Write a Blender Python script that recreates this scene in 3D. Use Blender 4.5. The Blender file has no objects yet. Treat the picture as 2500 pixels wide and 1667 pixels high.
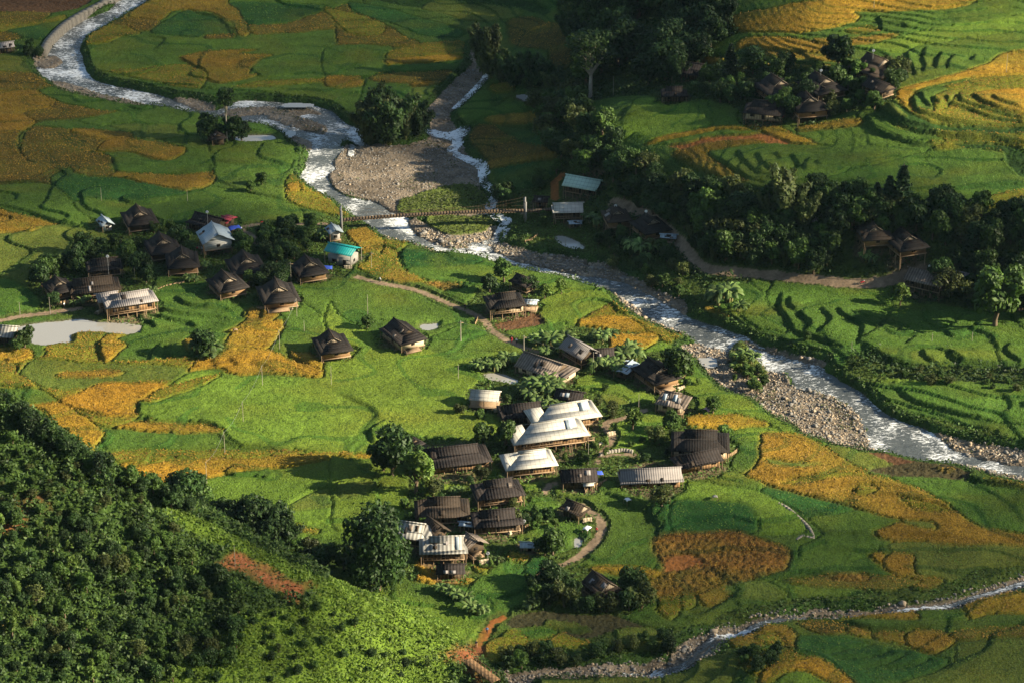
import bpy, math, random
import numpy as np
from mathutils import Vector
random.seed(7); RNG = np.random.default_rng(11)
S = bpy.context.scene
COL = S.collection
R = math.radians
# ---------------------------------------------------------------- camera
CAMZ, PITCH, LENS = 320.0, 27.0, 97.0
FPX = 2500*LENS/36.0
cd = bpy.data.cameras.new('camera'); cam = bpy.data.objects.new('camera', cd); COL.objects.link(cam)
cd.lens = LENS; cd.sensor_width = 36; cd.clip_start = 1; cd.clip_end = 9000
cam.location = (0, 0, CAMZ); cam.rotation_euler = (R(90-PITCH), 0, 0); S.camera = cam
# ---------------------------------------------------------------- world, sun, exposure
SUN_EL, SUN_AZ = 24.0, -8.0      # elevation; azimuth from +x towards +y (negative = towards the camera side)
w = bpy.data.worlds.new('World'); S.world = w; w.use_nodes = True
nt = w.node_tree; bg = nt.nodes['Background']
sky = nt.nodes.new('ShaderNodeTexSky'); sky.sky_type = 'NISHITA'; sky.sun_disc = False
sky.sun_elevation = R(SUN_EL); sky.sun_rotation = R(90-SUN_AZ); sky.air_density = 1.3; sky.dust_density = 0.6
nt.links.new(sky.outputs[0], bg.inputs[0]); bg.inputs[1].default_value = 0.05
sl = bpy.data.lights.new('sun', 'SUN'); sl.energy = 5.0; sl.angle = R(0.5); sl.color = (1.0, .87, .64)
so = bpy.data.objects.new('sun', sl); COL.objects.link(so)
SUND = Vector((math.cos(R(SUN_EL))*math.cos(R(SUN_AZ)), math.cos(R(SUN_EL))*math.sin(R(SUN_AZ)), math.sin(R(SUN_EL))))
so.rotation_euler = SUND.to_track_quat('Z', 'Y').to_euler(); so.location = SUND*900
S.view_settings.view_transform = 'Standard'; S.view_settings.look = 'None'
S.view_settings.exposure = 1.6; S.view_settings.gamma = 1.0
S.cycles.max_bounces = 5; S.cycles.diffuse_bounces = 2; S.cycles.glossy_bounces = 2
S.cycles.transmission_bounces = 2; S.cycles.transparent_max_bounces = 8; S.cycles.volume_bounces = 0
S.cycles.caustics_reflective = False; S.cycles.caustics_refractive = False
# ---------------------------------------------------------------- pixel <-> world (only to find where on the ground a thing stands)
cp, sp_ = math.cos(R(PITCH)), math.sin(R(PITCH))
TILE = dict(A=(0,0),B=(825,0),C=(1650,0),D=(0,550),E=(825,550),F=(1650,550),G=(0,1097),H=(825,1097),I=(1650,1097),S=None)
def T(tile, pts):
    p = np.array(pts, float)
    if TILE[tile] is None: return p
    return np.array(TILE[tile], float) + p/2.7506
def rays(p):
    p = np.atleast_2d(p); a = (p[:,0]-1250)/FPX; b = (833.5-p[:,1])/FPX
    return np.stack([a, cp+b*sp_, -sp_+b*cp], 1)
def on_plane(p, z):
    d = rays(p); t = (z-CAMZ)/d[:,2]; return d*t[:,None]+np.array([0,0,CAMZ])
# ---------------------------------------------------------------- noise
class Noise:
    def __init__(s, seed): s.g = np.random.default_rng(seed).random((256,256))
    def __call__(s, x, y):
        xi = np.floor(x).astype(int); yi = np.floor(y).astype(int); fx = x-xi; fy = y-yi
        fx = fx*fx*(3-2*fx); fy = fy*fy*(3-2*fy)
        g = s.g; a=g[xi&255,yi&255]; b=g[(xi+1)&255,yi&255]; c=g[xi&255,(yi+1)&255]; d=g[(xi+1)&255,(yi+1)&255]
        return (a*(1-fx)+b*fx)*(1-fy)+(c*(1-fx)+d*fx)*fy-0.5
N1, N2, N3 = Noise(1), Noise(2), Noise(3)
def fbm(n, x, y, o=3):
    v = 0; a = 1
    for k in range(o): v = v+a*n(x*2**k+17*k, y*2**k+31*k); a *= .5
    return v
# ---------------------------------------------------------------- valley shape: thin-plate surface through surveyed points (px,py,height)
CTL = [(0,0,3),(400,0,2),(800,0,2),(1100,0,2),(0,400,1),(0,800,1),(0,650,1),(400,400,.5),(700,200,.8),(900,150,.8),(300,130,.5),(150,250,0),
 (600,700,1),(300,900,1.2),(600,1000,1),(900,900,.8),(850,650,.6),(1000,600,0),(1300,720,0),(900,480,0),(1000,400,0),(700,330,0),(1150,250,.3),(1200,400,.2),
 (1250,200,1),(1300,80,2),(1300,350,1),(1340,300,2),(1400,520,2.5),(1300,560,.8),(1500,600,2),(1400,250,4),(1390,400,6),
 (1450,100,9),(1550,150,14),(1620,60,18),(1700,160,19.5),(1650,0,20),(1560,0,15),(1440,0,8),
 (1450,280,16.2),(1500,260,16.6),(1420,330,15.5),(1550,380,17),(1700,440,17.8),(1650,300,17.5),(1850,490,19),(2000,500,19),(2150,530,19),(2300,515,20),(2480,520,21),
 (1800,380,20),(2000,350,21),(2250,420,21),(2450,420,22),(1900,270,24),(2100,300,25),(2250,330,26),(2450,340,26),
 (2180,260,30),(2350,270,29),(2480,270,28.5),(2000,200,28),(1850,180,27),(2150,170,30),(2300,170,31),(2480,160,31),
 (1850,60,29),(2100,50,33),(2300,40,35),(2480,0,37),(2000,0,35),(1800,0,29),
 (1560,520,4.5),(1640,600,4.5),(1720,665,4.5),(1900,675,4.5),(2100,690,5),(2230,680,6),(2400,700,6.5),(2500,720,7),(1700,560,9),(1900,600,9.5),(2100,600,11),(2350,610,12.5),
 (1450,470,4),(1500,440,8),(1600,480,10),(1480,540,3),
 (1600,680,2),(1750,740,2.2),(1850,770,3.8),(1950,820,4.2),(2100,870,4.4),(2300,890,4.4),(2480,890,4.6),(2100,760,4.8),(2400,800,4.8),(2200,950,2.4),(2400,1000,2.4),(2490,1080,2),
 (1700,790,0),(1900,870,0),(2100,1000,0),(2350,1100,0),(2250,1010,.8),
 (1500,900,.5),(1700,1000,.4),(1900,1080,.3),(1200,900,.6),(1000,1000,.8),(1100,1200,.5),(1300,1200,.2),(1600,1200,0),(1900,1250,-.3),(2300,1200,-.3),(2490,1300,-.6),
 (900,1150,.6),(500,1150,1),(200,1080,1.2),(1000,1400,0),(1300,1400,-.6),(1600,1350,-.8),(1900,1420,-1.8),(2200,1350,-1.8),(1500,1500,-2),(1250,1520,-1.2),
 (1250,1600,-2.5),(1500,1600,-3),(1700,1530,-3.2),(2000,1480,-3.2),(2300,1440,-2.8),(2500,1410,-2.5),
 (1900,1530,-1.6),(2200,1530,-1.6),(2450,1500,-1.4),(1750,1560,-.6),(1650,1650,-1.2),(1850,1640,1.6),(1950,1600,1.2),(2150,1650,-1),(2450,1640,-1),(2040,1640,0)]
ctl = np.array(CTL, float)
cpos = np.array([on_plane(c[:2], c[2])[0] for c in ctl])
far = [(-260,470,1),(-300,700,2),(-320,950,6),(-100,1000,8),(60,980,12),(200,1000,40),(330,900,42),(330,760,28),(300,620,14),(270,520,2),(200,430,0),(60,400,-2),(0,980,10)]
cpos = np.vstack([cpos, np.array(far, float)])
def tps_fit(P, z, lam):
    n = len(P); d = np.hypot(P[:,None,0]-P[None,:,0], P[:,None,1]-P[None,:,1])+1e-9
    K = d*d*np.log(d); K[np.diag_indices(n)] = lam
    A = np.zeros((n+3,n+3)); A[:n,:n] = K; A[:n,n] = 1; A[:n,n+1:] = P; A[n,:n] = 1; A[n+1:,:n] = P.T
    return np.linalg.solve(A, np.r_[z,0,0,0])
PS = cpos[:,:2]/100.
WT = tps_fit(PS, cpos[:,2], 0.012)
def tps(x, y):
    o = np.zeros(x.shape)
    for k in range(len(PS)):
        d2 = (x/100-PS[k,0])**2+(y/100-PS[k,1])**2+1e-12; o += WT[k]*0.5*d2*np.log(d2)
    n = len(PS); return o+WT[n]+WT[n+1]*x/100+WT[n+2]*y/100
CX0, CY0, CS = -340., 380., 3.0
cgx = np.arange(CX0, 380, CS); cgy = np.arange(CY0, 1060, CS)
CG = tps(*np.meshgrid(cgx, cgy, indexing='ij'))
def samp(G, x0, y0, s, x, y):
    u = np.clip((x-x0)/s, 0, G.shape[0]-1.001); v = np.clip((y-y0)/s, 0, G.shape[1]-1.001)
    i = u.astype(int); j = v.astype(int); fu = u-i; fv = v-j
    return (G[i,j]*(1-fu)+G[i+1,j]*fu)*(1-fv)+(G[i,j+1]*(1-fu)+G[i+1,j+1]*fu)*fv
def Hv(x, y): return samp(CG, CX0, CY0, CS, np.asarray(x, float), np.asarray(y, float))
# the near hill: a ridge that comes down from the left towards the footbridge
CREST = [(0,985),(130,1075),(260,1150),(430,1215),(560,1290),(680,1360),(800,1425),(900,1465),(1010,1500),(1090,1550),(1150,1605)]
crw = np.array([on_plane(c, 50*(1-c[0]/1150.))[0] for c in CREST])
crw = np.vstack([[[-330,560,150],[-210,530,96]], crw, [[10,470,-8],[60,440,-30]]])
def Hh(x, y):
    x = np.asarray(x, float); y = np.asarray(y, float)
    yc = np.interp(x, crw[:,0], crw[:,1]); zc = np.interp(x, crw[:,0], crw[:,2]); d = y-yc
    near = 0.42*(np.sqrt(d*d+9)-3); farr = 0.85*(np.sqrt(d*d+16)-4)
    h = zc-np.where(d > 0, farr, near)
    g = np.clip(-d/25, 0, 1)
    return h+g*(4.5*N1(x/30+9, y/34+3)+2.2*N2(x/11, y/13))+.5*N3(x/4, y/4)*(d < 12)
def Hs(x, y):
    a = Hv(x, y); b = Hh(x, y); k = 2.0
    m = np.maximum(a, b); q = np.clip(1-np.abs(a-b)/k, 0, 1); return m+q*q*k*.25
def march(p, H=Hs):
    d = rays(p); n = len(d); o = np.array([0,0,CAMZ])
    t0 = (60-CAMZ)/d[:,2]; tl = t0.copy(); th = t0.copy(); done = np.zeros(n, bool)
    t = t0.copy()
    for k in range(700):
        q = o+d*t[:,None]; below = (q[:,2] <= H(q[:,0], q[:,1])) & ~done
        th[below] = t[below]; tl[below] = t[below]-1.5; done |= below
        if done.all(): break
        t = np.where(done, t, t+1.5)
    th[~done] = (0-CAMZ)/d[~done,2]; tl[~done] = th[~done]
    for k in range(14):
        m = (tl+th)/2; q = o+d*m[:,None]; b = q[:,2] <= H(q[:,0], q[:,1]); th = np.where(b, m, th); tl = np.where(b, tl, m)
    return o+d*th[:,None]
def MPX(p): return np.linalg.norm(p-np.array([0,0,CAMZ]))/FPX      # metres per photo pixel at a point
def smooth(p, closed=True, it=2):
    """Catmull-Rom through the traced points"""
    p = np.asarray(p, float); n = len(p); k = 4
    if closed: a, b, c, d = np.roll(p, 1, 0), p, np.roll(p, -1, 0), np.roll(p, -2, 0)
    else: q = np.vstack([p[:1], p, p[-1:]]); a, b, c, d = q[:-3], q[1:-2], q[2:-1], q[3:]
    out = []
    for t in np.arange(k)/k:
        m0 = (c-a)*.4; m1 = (d-b)*.4
        out.append((2*t**3-3*t*t+1)*b+(t**3-2*t*t+t)*m0+(-2*t**3+3*t*t)*c+(t**3-t*t)*m1)
    o = np.stack(out, 1).reshape(-1, p.shape[1])
    return o if closed else np.vstack([o, p[-1:]])
# ---------------------------------------------------------------- materials
def mat(name, col=(.5,.5,.5), rough=.8, spec=.2):
    m = bpy.data.materials.new(name); m.use_nodes = True; b = m.node_tree.nodes['Principled BSDF']
    b.inputs['Base Color'].default_value = (*col, 1); b.inputs['Roughness'].default_value = rough; b.inputs['Specular IOR Level'].default_value = spec
    return m, m.node_tree, b
def node(nt, t, **k):
    n = nt.nodes.new(t)
    for a, b in k.items():
        if a in n.inputs: n.inputs[a].default_value = b
        else: setattr(n, a, b)
    return n
def math_(nt, op, a, b=None, c=None):
    n = nt.nodes.new('ShaderNodeMath'); n.operation = op
    for i, v in enumerate((a, b, c)):
        if v is None: continue
        if hasattr(v, 'links'): nt.links.new(v, n.inputs[i])
        else: n.inputs[i].default_value = v
    return n.outputs[0]
def vscale(nt, col, fac):
    n = nt.nodes.new('ShaderNodeVectorMath'); n.operation = 'SCALE'; nt.links.new(col, n.inputs[0])
    if hasattr(fac, 'links'): nt.links.new(fac, n.inputs['Scale'])
    else: n.inputs['Scale'].default_value = fac
    return n.outputs[0]
def land(name, scale, amp, stretch=(1,1,1), bump=.6, bscale=None, rough=.9, spec=.1, amp2=.2, scale2=.25):
    m, nt, b = mat(name, rough=rough, spec=spec); L = nt.links.new
    at = node(nt, 'ShaderNodeAttribute', attribute_name='col'); g = node(nt, 'ShaderNodeNewGeometry')
    mp = node(nt, 'ShaderNodeMapping'); mp.inputs['Scale'].default_value = stretch; L(g.outputs['Position'], mp.inputs[0])
    n1 = node(nt, 'ShaderNodeTexNoise', Scale=scale, Detail=3.0, Roughness=.7); L(mp.outputs[0], n1.inputs['Vector'])
    n2 = node(nt, 'ShaderNodeTexNoise', Scale=scale2, Detail=4.0, Roughness=.6); L(mp.outputs[0], n2.inputs['Vector'])
    f = math_(nt, 'MULTIPLY_ADD', n1.outputs[0], amp*2, 1-amp); f2 = math_(nt, 'MULTIPLY_ADD', n2.outputs[0], amp2*2, 1-amp2)
    f = math_(nt, 'MAXIMUM', math_(nt, 'MULTIPLY', f, f2), .05)
    L(vscale(nt, at.outputs['Color'], f), b.inputs['Base Color'])
    n3 = node(nt, 'ShaderNodeTexNoise', Scale=bscale or scale, Detail=2.0); L(mp.outputs[0], n3.inputs['Vector'])
    bp = node(nt, 'ShaderNodeBump', Strength=bump, Distance=.35); L(n3.outputs[0], bp.inputs['Height']); L(bp.outputs[0], b.inputs['Normal'])
    return m
M_ground = land('scrub_ground', 1.3, 1.0, bump=.8)
M_rice = land('rice_green', 2.7, 1.2, (1,.8,1), bump=.6, amp2=.3)
M_ripe = land('rice_ripe', 2.8, 1.3, (1,.8,1), bump=.7, amp2=.35)
M_gravel = land('gravel', 1.5, 1.0, bump=.9, rough=.8)
M_path = land('path_dirt', 1.2, .5, bump=.4)
M_far, _n, _b = mat('far_ground', (.035,.055,.018), .95, .05)
_t = node(_n, 'ShaderNodeTexNoise', Scale=.05, Detail=6.0); _g = node(_n, 'ShaderNodeNewGeometry'); _n.links.new(_g.outputs['Position'], _t.inputs['Vector'])
_r = node(_n, 'ShaderNodeValToRGB'); _r.color_ramp.elements[0].color = (.02,.04,.01,1); _r.color_ramp.elements[1].color = (.09,.10,.03,1); _n.links.new(_t.outputs[0], _r.inputs[0]); _n.links.new(_r.outputs[0], _b.inputs['Base Color'])
def water():
    m, nt, b = mat('river_water', (.16,.165,.15), .12, .5); L = nt.links.new
    g = node(nt, 'ShaderNodeNewGeometry'); mp = node(nt, 'ShaderNodeMapping'); mp.inputs['Scale'].default_value = (.5,1.2,1); mp.inputs['Rotation'].default_value = (0,0,.45); L(g.outputs['Position'], mp.inputs[0])
    n = node(nt, 'ShaderNodeTexNoise', Scale=1.5, Detail=5.0, Roughness=.72, Distortion=.8); L(mp.outputs[0], n.inputs['Vector'])
    n2 = node(nt, 'ShaderNodeTexNoise', Scale=.09, Detail=2.0); L(g.outputs['Position'], n2.inputs['Vector'])
    at = node(nt, 'ShaderNodeAttribute', attribute_name='foam')
    th = math_(nt, 'SUBTRACT', .97, math_(nt, 'ADD', math_(nt, 'MULTIPLY', at.outputs['Fac'], .55), math_(nt, 'MULTIPLY_ADD', n2.outputs[0], .75, -.14)))
    f = math_(nt, 'MULTIPLY', math_(nt, 'SUBTRACT', n.outputs[0], th), 7.0); cl = math_(nt, 'MINIMUM', math_(nt, 'MAXIMUM', f, 0.0), 1.0)
    mx = node(nt, 'ShaderNodeMix', data_type='RGBA'); L(cl, mx.inputs[0]); mx.inputs[6].default_value = (.085,.095,.095,1); mx.inputs[7].default_value = (.78,.80,.80,1)
    L(mx.outputs[2], b.inputs['Base Color']); L(math_(nt, 'MULTIPLY_ADD', cl, .6, .12), b.inputs['Roughness'])
    bp = node(nt, 'ShaderNodeBump', Strength=.9, Distance=.3); L(n.outputs[0], bp.inputs['Height']); L(bp.outputs[0], b.inputs['Normal']); return m
M_water = water()
M_pond, _n, _b = mat('pond_water', (.30,.29,.26), .05, 1.0); _b.inputs['IOR'].default_value = 1.6  # pale base colour stands in for bright sky reflected in the ponds
def leafmat(name, c1, c2, tr=.25):
    c1 = tuple(.92*v for v in c1); c2 = tuple(.95*v for v in c2)
    m, nt, b = mat(name, rough=.6, spec=.25); L = nt.links.new
    g = node(nt, 'ShaderNodeNewGeometry'); oi = node(nt, 'ShaderNodeObjectInfo')
    mx = node(nt, 'ShaderNodeMix', data_type='RGBA'); mx.inputs[6].default_value = (*c1, 1); mx.inputs[7].default_value = (*c2, 1); L(g.outputs['Random Per Island'], mx.inputs[0])
    n = node(nt, 'ShaderNodeTexNoise', Scale=.22, Detail=3.0); L(g.outputs['Position'], n.inputs['Vector'])
    f = math_(nt, 'MULTIPLY', math_(nt, 'MULTIPLY_ADD', oi.outputs['Random'], .6, .7), math_(nt, 'MAXIMUM', math_(nt, 'MULTIPLY_ADD', n.outputs[0], 2.4, -.2), .3)); L(vscale(nt, mx.outputs[2], f), b.inputs['Base Color'])
    ts = node(nt, 'ShaderNodeBsdfTranslucent'); L(vscale(nt, mx.outputs[2], math_(nt, 'MULTIPLY', f, 1.3)), ts.inputs[0])
    ms = node(nt, 'ShaderNodeMixShader'); ms.inputs[0].default_value = tr; L(b.outputs[0], ms.inputs[1]); L(ts.outputs[0], ms.inputs[2]); L(ms.outputs[0], nt.nodes['Material Output'].inputs[0]); return m
ML = dict(dark=leafmat('leaf_dark', (.016,.040,.010), (.040,.080,.016)), mid=leafmat('leaf_mid', (.030,.066,.012), (.070,.125,.020)), lite=leafmat('leaf_light', (.055,.105,.016), (.115,.175,.028)),
 bam=leafmat('leaf_bamboo', (.030,.055,.012), (.085,.105,.026)), ban=leafmat('leaf_banana', (.055,.105,.022), (.150,.210,.060), .3), pine=leafmat('leaf_pine', (.010,.030,.010), (.026,.055,.014), .1),
 hill=leafmat('leaf_hill', (.018,.045,.010), (.062,.105,.018)), olive=leafmat('leaf_olive', (.04,.055,.014), (.085,.105,.025)), ripe=leafmat('leaf_ripe', (.20,.11,.014), (.42,.26,.035), .35), rice=leafmat('leaf_rice', (.045,.095,.012), (.12,.19,.022), .35), grass=leafmat('leaf_grass', (.070,.130,.016), (.150,.220,.030), .35))
def bark(name, c):
    m, nt, b = mat(name, c, .9, .1); g = node(nt, 'ShaderNodeNewGeometry'); n = node(nt, 'ShaderNodeTexNoise', Scale=3.0, Detail=4.0); nt.links.new(g.outputs['Position'], n.inputs['Vector'])
    cc = node(nt, 'ShaderNodeRGB'); cc.outputs[0].default_value = (*c, 1); nt.links.new(vscale(nt, cc.outputs[0], math_(nt, 'MULTIPLY_ADD', n.outputs[0], 1.2, .4)), b.inputs['Base Color']); return m
M_bark = bark('bark_brown', (.12,.09,.06)); M_barkp = bark('bark_pale', (.42,.36,.28)); M_stem = bark('banana_stem', (.16,.15,.06)); M_culm = bark('bamboo_culm', (.16,.17,.06))
def rough_mat(name, c, sc=1.2, amp=.5, axis=None, freq=3.0, samp_=.3, rough=.85, spec=.15, seams=None):
    """weathered surface: blotches + optional stripes (planks, corrugation) along an object axis"""
    m, nt, b = mat(name, c, rough, spec); L = nt.links.new; tc = node(nt, 'ShaderNodeTexCoord'); oi = node(nt, 'ShaderNodeObjectInfo')
    of = node(nt, 'ShaderNodeVectorMath', operation='ADD'); L(tc.outputs['Object'], of.inputs[0]); cb = node(nt, 'ShaderNodeCombineXYZ'); L(math_(nt, 'MULTIPLY', oi.outputs['Random'], 60), cb.inputs[2]); L(cb.outputs[0], of.inputs[1])
    n = node(nt, 'ShaderNodeTexNoise', Scale=sc, Detail=5.0, Roughness=.7); L(of.outputs[0], n.inputs['Vector'])
    f = math_(nt, 'MULTIPLY_ADD', n.outputs[0], amp*2.4, 1-amp*1.2)
    f = math_(nt, 'MULTIPLY', f, math_(nt, 'MULTIPLY_ADD', oi.outputs['Random'], .3, .85))
    sx = node(nt, 'ShaderNodeSeparateXYZ'); L(tc.outputs['Object'], sx.inputs[0])
    if axis:
        s_ = math_(nt, 'SINE', math_(nt, 'MULTIPLY', sx.outputs[axis], freq*6.283)); f = math_(nt, 'MULTIPLY', f, math_(nt, 'MULTIPLY_ADD', s_, samp_*.5, 1-samp_*.5))
        bp = node(nt, 'ShaderNodeBump', Strength=.5, Distance=.05); L(s_, bp.inputs['Height']); L(bp.outputs[0], b.inputs['Normal'])
    if seams:
        for ax, pitch, wd in seams:
            u = math_(nt, 'FRACT', math_(nt, 'DIVIDE', math_(nt, 'ADD', sx.outputs[ax], 100.3), pitch)); ln = math_(nt, 'LESS_THAN', u, wd/pitch)
            f = math_(nt, 'MULTIPLY', f, math_(nt, 'MULTIPLY_ADD', ln, -.38, 1.0))
    cc = node(nt, 'ShaderNodeRGB'); cc.outputs[0].default_value = (*c, 1); L(vscale(nt, cc.outputs[0], math_(nt, 'MAXIMUM', f, .06)), b.inputs['Base Color']); return m
sm = [('X', 1.1, .09), ('Z', .62, .07)]
MR = dict(thatch=rough_mat('thatch_dark', (.024,.020,.018), 1.6, .55, 'X', 1.6, .25), thatchb=rough_mat('thatch_brown', (.046,.034,.025), 1.6, .5, 'X', 1.6, .25),
 tile=rough_mat('sheet_dark_brown', (.032,.026,.024), .8, .5, 'X', 1.4, .45), grey=rough_mat('sheet_grey', (.27,.245,.235), .8, .25, 'X', 1.8, .35), white=rough_mat('sheet_white', (.42,.40,.35), .45, .42, seams=sm),
 whites=rough_mat('sheet_white_ribbed', (.36,.345,.31), .5, .42, 'X', 1.1, .5), green=rough_mat('sheet_pale_green', (.42,.56,.47), .7, .15, seams=sm), blue=rough_mat('sheet_pale_blue', (.32,.38,.42), .5, .35, 'X', 1.2, .2),
 teal=rough_mat('sheet_teal', (.01,.30,.28), .7, .1, 'X', 1.5, .1, .5, .4), red=rough_mat('sheet_red', (.40,.06,.08), .7, .15, 'X', 1.5, .2), mixed=rough_mat('sheet_patched', (.20,.16,.13), .45, .9, 'X', 1.4, .5))
M_thedge = rough_mat('gable_bamboo', (.30,.24,.175), 2, .4, 'Y', 2.2, .4); M_wood = rough_mat('wall_planks', (.27,.165,.085), 1.0, .5, 'X', 1.3, .5); M_woodd = rough_mat('wall_planks_dark', (.12,.085,.055), 1.0, .5, 'X', 1.3, .5)
M_woodp = rough_mat('wall_pale', (.52,.43,.30), 1.0, .4, 'X', 1.3, .3); M_block = rough_mat('wall_block', (.36,.34,.31), 1.2, .25, seams=[('Z', .3, .03)]); M_whitew = rough_mat('wall_white', (.66,.64,.58), 1.2, .2, 'Z', 1.6, .2)
M_post = rough_mat('post_wood', (.26,.18,.11), 2, .4); M_hole = rough_mat('opening_dark', (.02,.016,.013), 2, .3); M_stone = rough_mat('river_stone', (.20,.185,.165), 1.2, .5); M_stone2 = rough_mat('river_stone_warm', (.30,.235,.165), 1.2, .5)
M_conc = rough_mat('concrete', (.20,.195,.185), .8, .35); M_pole = rough_mat('pole_pale', (.30,.27,.22), 1.5, .3); M_dish = mat('dish_white', (.85,.85,.85), .5)[0]; M_tarp = mat('tarp_blue', (.05,.10,.50), .5)[0]; M_fence = rough_mat('bamboo_fence', (.48,.33,.18), 1.5, .4, 'X', 2.5, .5)
M_cloth = mat('cloth_white', (.8,.8,.8), .8)[0]; M_red = mat('cloth_red', (.5,.04,.05), .8)[0]; M_dk = mat('cloth_dark', (.02,.02,.03), .8)[0]; M_bl = mat('cloth_blue', (.05,.22,.5), .8)[0]; M_skin = mat('skin', (.35,.2,.13), .6)[0]; M_hair = mat('hair_black', (.01,.01,.01), .6)[0]
M_wall = rough_mat('dry_stone', (.20,.18,.15), 1.6, .6); M_metal = rough_mat('metal_grey', (.30,.31,.31), 1, .3, rough=.5)
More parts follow.
